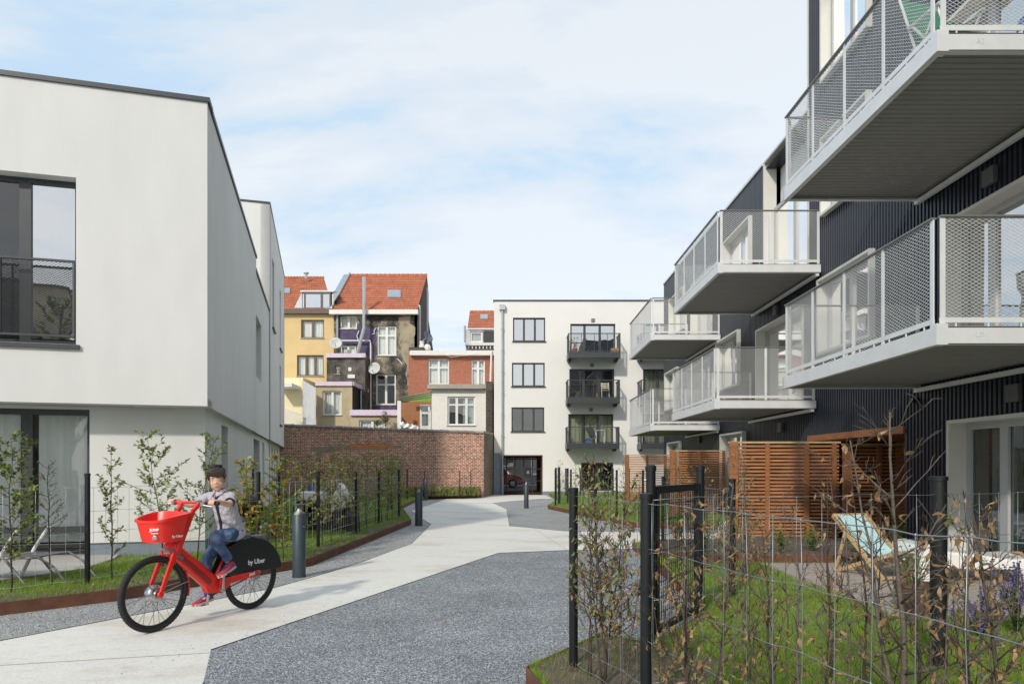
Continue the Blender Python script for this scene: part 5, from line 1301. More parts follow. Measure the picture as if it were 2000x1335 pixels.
# things on the small balconies
def onb(px,k,y=36.3): return Vector((P(px,0,y).x,y,fl[k]))
p=onb(1123,0); t_=empty('potted_plant',p,0,'thin plant in an orange pot on the top dark balcony','potted plant')
m=MB(); m.lathe([(.09,0),(.13,.22),(.15,.22),(.15,.26),(.1,.26)],p,10); m.build('pot','terracotta',t_)
m=MB()
for i in range(6): a=i*1.1; m.tube([p+Vector((0,0,.25)),p+Vector((.05*math.cos(a),.05*math.sin(a),.5)),p+Vector((.18*math.cos(a),.18*math.sin(a),.55+.05*i))],[.012,.01,.004],4); m.ell(p+Vector((.18*math.cos(a),.18*math.sin(a),.58+.05*i)),(.05,.05,.03),nu=6,nv=4)
m.build('foliage','leaf_brown',t_)
p=onb(1201,0); m=MB(); m.box(p+Vector((-.22,-.13,0)),p+Vector((.22,.13,.06)));
for z in (.08,.15,.22): m.box(p+Vector((-.22,-.13,z)),p+Vector((.22,-.115,z+.055))); m.box(p+Vector((-.22,.115,z)),p+Vector((.22,.13,z+.055))); m.box(p+Vector((-.22,-.115,z)),p+Vector((-.205,.115,z+.055))); m.box(p+Vector((.205,-.115,z)),p+Vector((.22,.115,z+.055)))
m.build('crate','crate_tan',loc=p,label='tan wooden crate in the corner of the top dark balcony',cat='crate')
p=onb(1160,0); t_=empty('bicycle_trainer',p,0,'small dark folded bicycle leaning on the top dark balcony','bicycle')
m=MB()
for dx in (-.28,.28): m.torus(p+Vector((dx,0,.2)),.18,.018,n=20,m=5)
m.build('wheel','black_plastic',t_); m=MB(); m.tube([p+Vector((-.28,0,.2)),p+Vector((-.1,0,.5)),p+Vector((.22,0,.48)),p+Vector((.28,0,.2))],.02,5); m.tube([p+Vector((-.1,0,.5)),p+Vector((.02,0,.2)),p+Vector((.22,0,.48)),p+Vector((.26,0,.75)),p+Vector((.4,0,.78))],.018,5); m.build('frame','metal_dark',t_)
p=onb(1182,1); t_=empty('folding_chair',p,0,'pale wooden slatted folding chair on the middle dark balcony','chair')
m=MB(); 
for z in (.55,.66,.77): m.box(p+Vector((-.2,.12,z)),p+Vector((.2,.15,z+.07)))
m.build('backrest','curtain_cream',t_); m=MB()
for i in range(4): m.box(p+Vector((-.2,-.22+i*.09,.42)),p+Vector((.2,-.15+i*.09,.44)))
m.build('seat','curtain_cream',t_)
for sx in (-.2,.2):
    m=MB(); m.bar(p+Vector((sx,-.2,0)),p+Vector((sx,.16,.86)),.03,.03); m.build('leg','curtain_cream',t_); m=MB(); m.bar(p+Vector((sx*.9,.2,0)),p+Vector((sx*.9,-.2,.43)),.03,.03); m.build('leg','curtain_cream',t_)
p=onb(1166,1); m=MB(); m.lathe([(.06,0),(.05,.2),(.015,.3),(.0,.34)],p,8); m.build('bottle','leaf_yellow',loc=p,label='small yellow green bottle on the middle dark balcony',cat='bottle')
p=onb(1128,1); t_=empty('potted_plant',p,0,'low spiky green plant on the middle dark balcony','potted plant'); m=MB(); m.lathe([(.12,0),(.16,.18),(.12,.18)],p,10); m.build('pot','pot_brown',t_); m=MB()
for i in range(16): a=i*.9; m.tube([p+Vector((0,0,.15)),p+Vector((.12*math.cos(a),.12*math.sin(a),.4)),p+Vector((.3*math.cos(a),.3*math.sin(a),.38))],[.015,.012,.003],3)
m.build('foliage','leaf_green',t_)
p=onb(1149,2); m=MB(); m.box(p+Vector((-.14,-.12,0)),p+Vector((.14,.12,.13))); m.box(p+Vector((-.14,-.12,.15)),p+Vector((.14,.12,.28))); m.cur=1; m.box(p+Vector((-.12,-.125,.05)),p+Vector((.12,-.121,.09))); m.build('storage_box',['blue_box','frame_white'],loc=p,label='blue stacked box with white stripe on the lowest dark balcony',cat='box')
p=onb(1172,2); t_=empty('table',p,0,'small pale table on the lowest dark balcony beside yellow curtains','table')
m=MB(); m.box(p+Vector((-.25,-.2,.68)),p+Vector((.25,.2,.71))); m.build('tabletop','frame_white',t_)
for a in (-.22,.22):
    for b_ in (-.17,.17): m=MB(); m.box(p+Vector((a-.015,b_-.015,0)),p+Vector((a+.015,b_+.015,.68))); m.build('leg','frame_white',t_)
p=onb(1156,2,36.5); t_=empty('chair',p,0,'dark folding chair on the lowest dark balcony next to the blue box','chair')
m=MB(); m.bar(p+Vector((-.2,.0,.9)),p+Vector((.1,.0,.35)),.36,.02,up=Vector((0,1,0))); m.build('backrest','metal_dark',t_); m=MB(); m.box(p+Vector((.05,-.18,.38)),p+Vector((.4,.18,.41))); m.build('seat','metal_dark',t_)
for dx in (.08,.36): m=MB(); m.bar(p+Vector((dx,-.16,0)),p+Vector((dx,-.16,.38)),.02,.02); m.build('leg','metal_dark',t_); m=MB(); m.bar(p+Vector((dx,.16,0)),p+Vector((dx,.16,.38)),.02,.02); m.build('leg','metal_dark',t_)
# street beyond the passage: house and red car
sh=empty('house',(0,58,0),0,'grey street house seen through the passage gate','house')
m=MB(); wall(m,(-9,58,0),(1,0,0),(0,-1,0),24,0,11,[(8.0,9.2,1.55,2.9),(10.6,12,.9,3.2)],T=.3); m.build('wall','street_wall',sh)
window(sh,(-9,58,0),(1,0,0),(0,-1,0),8.0,9.2,1.55,2.9,frame='frame_white',fw=.1,gl='glass_dark',curtain='x'); window(sh,(-9,58,0),(1,0,0),(0,-1,0),10.6,12,.9,3.2,frame='frame_white',fw=.1,gl='glass_sky',sill='frame_white')
car=empty('parked_car',(-1.3,50,0),0,'dark red parked car seen through the passage gate','car')
m=MB(); prof=[(-2.0,.25),(-2.05,.6),(-1.95,.85),(-1.2,1.0),(-.55,1.42),(.75,1.45),(1.4,1.0),(1.9,.88),(2.1,.7),(2.12,.3),(1.75,.22),(-1.6,.22)]
m.prism([(-1.3+x,49.2,z) for x,z in prof],(0,1.6,0)); m.build('body','car_red',car,bevel=.06,smooth=True)
m=MB(); m.prism([(-1.3+x,49.19,z) for x,z in [(-1.05,1.02),(-.5,1.36),(.7,1.39),(1.2,1.02)]],(0,-.012,0)); m.build('side_window','glass_sky',car)
for x in (-2.6,.05):
    m=MB(); m.lathe([(.0,-.1),(.31,-.1),(.33,-.05),(.33,.1),(0,.1)],(x,49.2,.33),20,'y'); wh=m.build('wheel','tyre_black',car); m=MB(); m.lathe([(0,-.115),(.19,-.11),(.2,-.09)],(x,49.2,.33),12,'y'); m.build('rim','alu',wh)
m=MB(); m.ell((.72,49.25,.72),(.14,.08,.08)); m.build('headlight','glass_clear',car)
# ================================================================== DARK CLAD APARTMENT BLOCK (right)
XW=6.25
def corr(mb,y0,y1,z0,z1,x=XW,pitch=.09,dp=.022):
    # trapezoid corrugation locked to world Y, profile in X
    ys=[]; k=math.floor(y0/pitch)-1
    pf=[(0,0),(.45,0),(.55,1),(.95,1)]
    pts=[]
    while k*pitch<y1+pitch:
        for f,o in pf: pts.append((k*pitch+f*pitch,x+dp*o))
        k+=1
    def xa(y):
        for i in range(len(pts)-1):
            if pts[i][0]<=y<=pts[i+1][0]:
                t=(y-pts[i][0])/(pts[i+1][0]-pts[i][0]+1e-9); return pts[i][1]+t*(pts[i+1][1]-pts[i][1])
        return x
    q=[(y0,xa(y0))]+[p for p in pts if y0<p[0]<y1]+[(y1,xa(y1))]
    vs=[];fs=[]
    for i,(y,xx) in enumerate(q):
        vs+=[(xx,y,z0),(xx,y,z1)]
        if i: fs.append((2*i-2,2*i,2*i+1,2*i-1))
    mb.add(vs,fs)
def cladwall(mb,Y0,Y1,Z0,Z1,holes):
    ys=sorted({Y0,Y1,*[h[0] for h in holes],*[h[1] for h in holes]}); ys=[y for y in ys if Y0<=y<=Y1]
    for i in range(len(ys)-1):
        ym=(ys[i]+ys[i+1])/2; hz=sorted([(h[2],h[3]) for h in holes if h[0]<ym<h[1]]); z=Z0
        for a,b_ in hz:
            if a>z: corr(mb,ys[i],ys[i+1],z,a)
            z=max(z,b_)
        if z<Z1: corr(mb,ys[i],ys[i+1],z,Z1)
db=empty('apartment_building',(XW+2,10,0),0,'dark corrugated apartment block with pale steel mesh balconies along the right','apartment block')
niches=[]; wins_=[]
for k in range(3):
    b_=6.9*k
    wins_.append((11.8+b_,13.75+b_,3.8,5.22)) 
    if k>0: wins_.append((10.9+b_,13.0+b_,6.55,8.0)); wins_.append((11.4+b_,13.3+b_,.9,2.42))
wins_.append((11.9,13.6,6.55,8.0)); wins_.append((11.9,13.6,9.2,11.2)) 
doors_=[(6.4,9.85,2.92,5.0),(6.4,9.85,5.75,7.85),(5.6,9.75,.14,2.12)]
doors_+= [(14.7,17.45,2.92,4.95),(21.6,24.3,2.92,4.95),(14.42,16.9,5.75,9.01),(21.35,23.85,5.75,7.8)]
porch_=(10.87,14.35,-.1,2.06)
m=MB(); H=wins_+doors_+[porch_]
cladwall(m,-3.0,14.4,0,12.8,[h for h in H if h[0]<14.4])
cladwall(m,14.4,28.1,0,9.0,[h for h in H if h[0]>=14.4])
m.build('cladding','cladding',db,recalc=False)
# body of the block behind the cladding
m=MB()
m.box((XW+1.9,-3,0),(XW+8,14.35,12.75)); m.box((XW+1.9,14.35,0),(XW+8,28.05,8.9)); m.quad((XW+.03,-3,12.7),(XW+2,-3,12.7),(XW+2,14.38,12.7),(XW+.03,14.38,12.7)); m.quad((XW+.03,14.4,8.88),(XW+2,14.4,8.88),(XW+2,28.1,8.88),(XW+.03,28.1,8.88))
m.quad((XW+.03,-3,0),(XW+2,-3,0),(XW+2,-3,12.7),(XW+.03,-3,12.7)); m.quad((XW+.01,28.1,0),(XW+2,28.1,0),(XW+2,28.1,8.9),(XW+.01,28.1,8.9)); m.quad((XW+.03,14.395,8.9),(XW+2,14.395,8.9),(XW+2,14.395,12.7),(XW+.03,14.395,12.7))
m.build('wall','cladding',db,recalc=False)
m=MB(); m.box((XW-.03,17.0,9.0),(XW+.3,28.12,9.06)); m.box((XW-.03,-3,12.8),(XW+.3,14.42,12.86)); m.box((XW-.02,14.38,9.0),(XW+.0,14.42,12.8)); m.build('coping','balcony_metal',db)
UY=Vector((0,1,0)); NX=Vector((-1,0,0)); ORG=(XW,0,0)
def reveal(h,dpt,proj=.0,m_='frame_cream',t=.05,open_top=False):
    y0,y1,z0,z1=h; g=MB()
    g.box((XW-proj,y0-t,z0-t),(XW+dpt,y0,z1+t)); g.box((XW-proj,y1,z0-t),(XW+dpt,y1+t,z1+t)); g.box((XW-proj,y0,z0-t),(XW+dpt,y1,z0))
    if not open_top: g.box((XW-proj,y0,z1),(XW+dpt,y1,z1+t))
    return g.build('reveal',m_,db)
for h in wins_:
    reveal(h,.2,.10)
    window(db,ORG,UY,NX,*h,depth=.1,fw=.07,muls=(.5,),frame='frame_grey',gl='glass_sky' if h[2]>3 else 'glass_dark',curtain='x',ccol='curtain_white',room='room_mid',rd=.9)
for h in doors_:
    big=h[3]>8.5
    reveal(h,.30,.015)
    hh=h if not big else (h[0],h[1],h[2],7.9)
    near=h[1]<10
    window(db,ORG,UY,NX,*hh,depth=.24,fw=.09,muls=(.27,.55,.82) if near else (.5,),frame='frame_grey',gl='glass_dark' if h[2]<1 else 'glass_sky',curtain=[(.35,.52),(.84,.98)] if near else [(.5,.98)],ccol='curtain_green',room='room_mid',rd=1.0,cd=.25)
    if big: m=MB(); m.box((XW+.40,h[0],7.9),(XW+.46,h[1],9.0)); m.build('panel','render_white_far',db)
# ground floor timber porch
m=MB(); y0,y1,z1=porch_[0],porch_[1],porch_[3]
m.box((XW+.03,y0,z1-.02),(XW+1.88,y1,z1+.05)); m.box((XW+1.78,y0+.05,0),(XW+1.86,y1-.05,z1-.02)); m.build('timber_soffit','wood',db)
for ya in (y0,y1-.045):
  m=MB(); m.box((XW+.03,ya,0),(XW+1.88,ya+.045,z1-.02)); m.build('porch_wall','cladding',db)
m=MB(); m.box((XW-.035,y0-.02,z1-.02),(XW+.03,y1+.02,z1+.10)); m.build('timber_fascia','wood',db)
for y,z in [(8.88,5.28),(8.46,2.42),(16.1,5.2),(15.8,2.42),(23,5.2),(22.7,2.42)]:
    m=MB(); m.box((XW-.07,y-.11,z-.11),(XW-.002,y+.11,z+.11)); m.build('wall_lamp','wall_lamp_grey',db,bevel=.008)
m=MB(); m.box((XW-.08,10.5,2.50),(XW-.002,10.62,2.57)); m.lathe([(.0,-.07),(.025,-.07),(.03,0)],(XW-.10,10.5,2.53),10,'y'); m.build('camera','black_plastic',db)
# ---- balcony prototype; local origin: outer near bottom corner
BL=3.78; BW=2.08; RZ=.225; RT=1.27
def make_balcony(parent):
    M0=W[parent.name]
    org=Vector((4.15,6.67,2.70))
    m=MB(); T=Matrix.Translation(org); m.M=T
    # edge beams (channels): web plus flanges
    h=.175
    for (a,b_) in [((0,0,0),(BW,.012,h)),((0,0,0),(.012,BL,h)),((0,BL-.012,0),(BW,BL,h))]: m.box(a,b_)
    for z in (0,h-.012):
        m.box((.012,-.0,z+.001),(BW,.07,z+.011)); m.box((.001,.07,z+.0005),(.07,BL-.07,z+.0115)); m.box((.012,BL-.07,z+.001),(BW,BL-.001,z+.011))
    m.box((-.004,-.004,-.003),(.11,.095,h+.03))
    m.box((BW-.09,.02,-.06),(BW-.03,BL-.02,.0)); 
    bal=m.build('balcony','balcony_metal',parent)
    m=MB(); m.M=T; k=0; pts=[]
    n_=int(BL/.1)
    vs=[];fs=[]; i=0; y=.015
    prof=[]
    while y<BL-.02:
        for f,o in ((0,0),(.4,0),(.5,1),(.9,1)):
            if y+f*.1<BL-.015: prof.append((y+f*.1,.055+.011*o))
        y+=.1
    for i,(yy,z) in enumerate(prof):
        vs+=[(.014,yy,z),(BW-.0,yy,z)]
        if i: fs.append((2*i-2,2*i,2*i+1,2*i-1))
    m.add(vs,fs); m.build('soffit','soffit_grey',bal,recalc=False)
    m=MB(); m.M=T; m.box((.07,.07,h+.0),(BW,BL-.07,h+.02)); m.build('floor','deck_wood',bal)
    # railing
    def rail(O,u,L,np_,nm):
        m=MB(); m.M=T; O=Vector(O); u=Vector(u); 
        m.bar(O+Vector((0,0,RT-.008)),O+u*L+Vector((0,0,RT-.008)),.055,.016); m.build('handrail','handrail_grey',bal)
        m=MB(); m.M=T; m.bar(O+Vector((0,0,RZ+.02)),O+u*L+Vector((0,0,RZ+.02)),.012,.05)
        for i in range(int(L/.32)): 
            q=O+u*(.16+.32*i)+Vector((0,0,RZ-.03)); m.bar(q-Vector((0,0,.03)),q+Vector((0,0,.03)),.012,.012)
        m.build('bottom_rail','balcony_metal',bal)
        for i in range(np_+1):
            q=O+u*(.03+(L-.06)*i/np_)
            m=MB(); m.M=T; m.bar(q+Vector((0,0,.17)),q+Vector((0,0,RT-.016)),.05,.014,up=u.cross(Vector((0,0,1)))) ; m.build('post','balcony_metal',bal)
        nrm=u.cross(Vector((0,0,1)))
        for i in range(np_):
            a=.06+(L-.06)*i/np_; b_=(L-.06)*(i+1)/np_
            m=MB(); m.M=T; meshpanel(m,O+u*a+Vector((0,0,RZ+.045)),u,(0,0,1),b_-a,RT-.016-RZ-.045,t=.0034,d=.0035,pw=.066,ph=.037); m.build('mesh_panel','balcony_metal',bal,recalc=False)
    rail((.03,.09,0),(0,1,0),BL-.12,4,'s'); rail((.05,.035,0),(1,0,0),BW-.06,2,'f'); rail((.05,BL-.035,0),(1,0,0),BW-.06,2,'b')
    return bal
bal0=make_balcony(db)
bpos=[(4.15,6.67,2.70),(4.15,6.66,5.56),(4.15,13.98,2.70),(4.15,13.76,5.42),(4.15,20.45,2.60),(4.15,20.4,5.30)]
CMAP={}
for c in bpy.data.objects:
    if c.parent: CMAP.setdefault(c.parent.name,[]).append(c)
blab=['lower pale mesh balcony nearest the camera','upper pale mesh balcony nearest the camera holding a green chair','lower mesh balcony in the middle of the row','upper mesh balcony in the middle of the row','lower mesh balcony farthest along','upper mesh balcony farthest along']
for i,p in enumerate(bpos):
    if i==0: bal0['label']=blab[0]; continue
    c=copy_tree(bal0,db,CMAP); c['label']=blab[i]; c.location=Vector(p)-Vector(bpos[0])
mat('mark_grey',(.56,.56,.55),.6)
Mx=Matrix.Translation(Vector((4.57,6.6685,2.79)))@Matrix.Rotation(R(90),4,'X'); text('marking','U7',Mx,.075,'mark_grey',bal0,depth=.0008,local=False)
Mx=Matrix.Translation(Vector((4.57,6.6585,5.65)))@Matrix.Rotation(R(90),4,'X'); text('marking','A3',Mx,.075,'mark_grey',bal0,depth=.0008,local=False)
# green chair and folded blue parasol on the upper near balcony
zf=5.56+.2
def tubechair(loc,rz,lab,seat_m,name='garden_chair'):
    t_=empty(name,loc,rz,lab,'chair')
    def p(x,y,z): return Matrix.Translation(Vector(loc))@Matrix.Rotation(rz,4,'Z')@Vector((x,y,z))
    for s in (-.27,.27):
        m=MB(); m.tube([p(-.30,s,.0),p(.18,s,.62)],.016,8); m.build('leg','frame_white',t_)
        m=MB(); m.tube([p(.30,s,.0),p(-.16,s,.62)],.016,8); m.build('leg','frame_white',t_)
        m=MB(); m.tube([p(-.2,s,.64),p(.24,s,.64)],.022,8); m.build('armrest','frame_white',t_)
        m=MB(); m.tube([p(.15,s*.9,.3),p(.42,s*.9,1.1)],.015,8); m.build('back_frame','frame_white',t_)
    m=MB(); m.tube([p(-.22,-.27,.38),p(-.22,.27,.38)],.014,8); m.tube([p(.2,-.27,.38),p(.2,.27,.38)],.014,8); m.build('stretcher','frame_white',t_)
    m=MB(); m.prism([p(-.24,-.24,.40),p(-.24,.24,.40),p(.18,.24,.36),p(.18,-.24,.36)],(0,0,.025)); m.build('seat',seat_m,t_)
    m=MB(); m.prism([p(.17,-.24,.38),p(.17,.24,.38),p(.42,.24,1.08),p(.42,-.24,1.08)],(.03,0,.0)); m.build('backrest',seat_m,t_)
    return t_
tubechair((4.75,7.45,zf),R(100),'green folding chair with white tube frame on the near upper balcony','canvas_green')
t_=empty('parasol',(5.6,7.3,zf),0,'folded blue parasol lying on the near upper balcony','parasol')
m=MB(); m.tube([(5.2,7.0,zf+.05),(5.6,7.35,zf+.5),(6.0,7.7,zf+.95)],[.02,.14,.03],10); m.build('canopy','blue_cloth',t_)
m=MB(); m.tube([(5.05,6.87,zf+.02),(6.1,7.8,zf+1.08)],.018,8); m.build('pole','frame_white',t_)

# ================================================================== TIMBER SCREENS
def screen(x0,x1,Y,H,lab,posts,thick=.045,z0=.12):
    t_=empty('timber_screen',((x0+x1)/2,Y,z0),0,lab,'screen','slatted timber garden screens')
    m=MB(); z=z0+.06; k=0
    while z<z0+H-.03:
        j=rnd.uniform(-.003,.003); m.box((x0+.02,Y-.02,z+j),(x1-.02,Y+.012,z+.038+j)); z+=.068
    m.build('slats','wood_slat',t_)
    for i,px in enumerate(posts):
        w=.075 if i in (0,) else .04
        m=MB(); m.box((px-w,Y-.055-(.04 if w>.05 else 0),z0),(px+w,Y-.021,z0+H+(.02 if w>.05 else 0))); m.build('post','wood',t_)
    m=MB(); m.box((x0,Y-.05,z0+H-.005),(x1,Y+.03,z0+H+.03)); m.build('top_rail','wood_pale',t_)
    return t_
Y1_=13.0
screen(4.12,6.24,Y1_,1.84,'near slatted cedar screen between the garden and the dark wall behind the deckchair',[4.2,4.85,5.6,6.12],z0=.12)
screen(6.26,7.9,Y1_-.05,1.80,'slatted cedar screen set inside the ground floor porch of the dark block',[6.33,6.95,7.5],z0=.12)
screen(4.55,6.2,19.7,1.84,'second slatted cedar screen standing behind the near one',[4.62,5.4,6.1])
screen(4.35,6.2,26.3,1.84,'farthest slatted cedar screen next to the white apartment block',[4.42,5.2,5.9])

# ================================================================== WIRE FENCES
def fence(name,P_,lab,posts,zb=LZ,wm='wire',H=1.16,wr=.0016,dv=.15,hs=(.06,.22,.40,.60,.86,1.14),grp='galvanised wire mesh fences',postr=.03,posth=1.33,postlabs=None,jit=.006,loc=None,pm='post_black'):
    """P_: ground points (x,y) of the wire line; posts: list of (x,y[,h,r])"""
    t_=empty(name,(P_[0][0],P_[0][1],zb),0,lab,'fence',grp)
    m=MB(); r=random.Random(hash(lab)%1000 if False else len(lab)*7+int(abs(P_[0][0])*100))
    seg=[]; tot=0
    V=[Vector((x,y,0)) for x,y in P_]
    for i in range(len(V)-1): seg.append((V[i],V[i+1],(V[i+1]-V[i]).length)); tot+=seg[-1][2]
    def at(d):
        for a,b_,l in seg:
            if d<=l+1e-6: return a+(b_-a)*(d/l)
            d-=l
        return V[-1]
    n_=max(2,int(tot/dv)); off=Vector((0,0,0))
    nodes=[[None]*len(hs) for _ in range(n_+1)]
    for i in range(n_+1):
        b_=at(tot*i/n_)
        for j,h in enumerate(hs): nodes[i][j]=b_+Vector((r.uniform(-jit,jit)*.5,r.uniform(-jit,jit)*.5,zb+h+r.uniform(-jit,jit)))
    sd=4 if wr<.0019 else 6
    for j in range(len(hs)):
        pts=[]
        for i in range(n_+1):
            pts.append(nodes[i][j])
            if i<n_ and wr>.0019: pts.append((nodes[i][j]+nodes[i+1][j])/2+Vector((0,0,r.uniform(-.005,.005))))
        m.tube(pts,wr*1.25 if j in (0,len(hs)-1) else wr,sd)
    for i in range(n_+1):
        m.tube([nodes[i][j] for j in range(len(hs))],wr*.9,sd)
        if wr>.0019:
            for j in range(len(hs)): m.ell(nodes[i][j],(wr*2.2,wr*2.2,wr*3.0),nu=6,nv=4)
    m.build('wire_mesh',wm,t_,recalc=False,smooth='all')
    for p in posts:
        x,y=p[0],p[1]; h=p[2] if len(p)>2 else posth; rr=p[3] if len(p)>3 else postr
        m=MB(); m.lathe([(rr,0),(rr,h-.03),(rr*1.12,h-.03),(rr*1.12,h-.004),(rr*.9,h),(0,h+.002)],(x,y,zb-.02),14); m.build('post',pm,t_,smooth=True)
    return t_
# left garden front fence
LF=[(-6.9,5.6),(-5.02,8.07),(-3.9,10.5),(-3.38,11.9),(-3.27,14.3),(-3.3,16.9),(-3.15,19.0)]
fence('wire_fence',LF,'wire mesh fence with black posts along the left lawn behind the boy',[(-6.95,5.5)]+[(x,y) for x,y in LF[1:]],wr=.0022,wm='wire_pale')
fence('wire_fence',[(-3.15,19.0),(-4.4,24.5),(-4.5,29.3)],'wire fence bending back toward the brick wall past the left hedge',[(-3.95,22.3),(-4.42,24.5),(-4.5,29.3)],dv=.22)
# inner fence in the left garden (divides the small gardens)
fence('wire_fence',[(-6.2,16.2),(-4.8,16.6),(-3.35,16.9)],'inner wire fence with thin posts between two left gardens',[(-6.15,16.2,1.36,.025),(-5.6,16.4,1.36,.025),(-4.6,16.7,1.36,.025)],dv=.2)
fence('wire_fence',[(-4.4,31.0),(-3.0,31.6),(-1.75,32.5)],'low wire fence in front of the old brick wall',[(-4.0,31.2,1.25,.022),(-2.45,32.0,1.25,.022),(-1.95,32.4,1.25,.02)],dv=.3,hs=(.1,.5,.9))
# right foreground fence, running toward the camera
A_=(.425,4.72); B_=(.752,3.82); D_=(1.33,1.78); E_=(1.62,.6)
fence('wire_fence',[A_,B_,D_,E_],'wire fence in the right foreground running toward the camera from the corner post',[(A_[0],A_[1],1.28,.0305)],zb=.1,wr=.0020,dv=.17,hs=(.05,.18,.435,.69,.945,1.2),jit=.008)
fence('wire_fence',[(.79,3.82),(2.88,4.62),(4.6,5.3)],'wire fence crossing the right garden from the thick corner post to the tall post',[(B_[0]+.0,B_[1],1.275,.034),(2.90,4.64,1.36,.052)],zb=.1,wr=.00195,dv=.2,hs=(.05,.2,.42,.66,.92,1.22),jit=.007)
fence('wire_fence',[(1.85,6.5),(2.33,7.22),(2.6,9.4),(2.7,12.2)],'wire fence running back from the black garden gate toward the cedar screen',[(2.33,7.22,1.30,.034),(2.6,9.4,1.26,.028),(2.7,12.2,1.26,.028)],zb=.1,dv=.17)
fence('wire_fence',[(1.55,24.4),(2.5,20.5),(3.3,17.2),(5.9,16.3)],'wire fence round the far right garden lawn',[(1.55,24.4),(1.95,22.6),(2.5,20.5),(2.9,18.9),(3.3,17.2),(4.6,16.8)],dv=.2)
fence('wire_fence',[(1.9,29.5),(2.2,27.0),(1.75,25.4)],'short wire fence with thick black posts near the passage gate',[(1.9,29.5,1.38,.04),(2.2,27.0,1.36,.04),(1.75,25.4,1.4,.045)],dv=.2)
fence('wire_fence',[(2.4,33.0),(6.0,33.2)],'wire fence standing on the lawn in front of the white apartment block',[(2.6,33,1.35,.035),(3.3,33,1.35,.035),(4.1,33.1,1.35,.035),(4.9,33.1,1.35,.035),(5.7,33.2,1.35,.035)],dv=.3)
# garden gate
gc=Vector((1.09,5.36,.1)); gdp=Vector((1.76,6.38,.1))
gt=empty('garden_gate',gc,0,'black steel mesh garden gate with two capped posts','gate')
for p,h,r_,tl in ((gc,1.42,.038,0),(gdp,1.42,.038,0)):
    m=MB(); m.lathe([(r_,-.1),(r_,h-.05),(r_*1.15,h-.05),(r_*1.15,h-.015),(r_*.8,h),(0,h)],p,16); m.build('post','post_black',gt,smooth=True)
d_=(gdp-gc); Lg=d_.length; d_.normalize(); zt=Vector((0,0,1))
a=gc+d_*.09; b_=gdp-d_*.09
m=MB(); m.bar(a+zt*1.22,b_+zt*1.22,.04,.06); m.bar(a+zt*.10,b_+zt*.10,.04,.05); m.bar(a+zt*.075,a+zt*1.25,.05,.05,up=d_); m.bar(b_+zt*.075,b_+zt*1.25,.05,.05,up=d_); m.build('frame','post_black',gt)
m=MB(); n_=22
for i in range(1,n_): q=a+(b_-a)*i/n_; m.bar(q+zt*.12,q+zt*1.2,.006,.006)
for i in range(1,9): m.bar(a+zt*(.1+.125*i)+Vector((.006,0,0)),b_+zt*(.1+.125*i)+Vector((.006,0,0)),.006,.006)
m.build('mesh_panel','post_black',gt,recalc=False)
m=MB(); q=gc+zt*1.30+Vector((-.045,-.01,0)); m.ell(q,(.012,.012,.012),nu=8,nv=6); m.bar(gc+zt*1.13,a+zt*1.13,.03,.05); m.bar(gc+zt*.25,a+zt*.25,.03,.05); m.build('hinge','galv',gt)
m=MB(); q=b_+zt*.95; m.box(q-Vector((.035,.05,.07)),q+Vector((.035,.02,.07))); m.tube([q+Vector((-.03,-.05,.02)),q+Vector((-.08,-.07,.02)),q+Vector((-.09,-.02,.02))],.01,6); m.build('latch','black_plastic',gt)

# ================================================================== BOLLARD LAMPS
def bollard(px,py,lab,h=1.0,r=.096):
    c=G(px,py); t_=empty('bollard_lamp',c,0,lab,'bollard lamp','dark blue-grey bollard lamps beside the path')
    m=MB(); m.lathe([(r+.004,0),(r+.004,.02),(r,.022),(r,h-.15),(r*.96,h-.145),(0,h-.145)],c,32); m.box(c+Vector((r*.8,-.06,h-.32)),c+Vector((r+.004,-.035,h-.295))); m.build('shaft','bollard_paint',t_,smooth=True)
    m=MB(); m.lathe([(r*.82,h-.145),(r*.50,h-.115),(r*.25,h-.075),(r*.10,h-.045),(0,h-.035)],c,24); m.build('reflector','chrome',t_,smooth='all')
    m=MB(); m.lathe([(r*.97,h-.148),(r*.97,h-.015)],c,32); m.build('lens','glass_lens',t_,smooth='all')
    m=MB(); m.lathe([(0,h-.022),(r*1.04,h-.022),(r*1.04,h-.002),(r*.99,h),(0,h)],c,32); m.build('cap','bollard_paint',t_,smooth=True)
bollard(584,1126,'nearest bollard lamp on the gravel behind the bicycle',h=1.0,r=.089)
bollard(818,1026,'second bollard lamp at the corner of the left hedge')
bollard(831,976,'third and farthest left bollard lamp before the brick wall',h=1.0,r=.09)
bollard(1028,992,'lone bollard lamp on the right gravel patch before the passage',h=1.02,r=.085)

# ================================================================== DECK FURNITURE
DZ=LZ+.04
dc=Vector((4.53,8.5,DZ)); t_=empty('deckchair',dc,0,'wooden deckchair with pale aqua canvas on the wooden deck','deckchair')
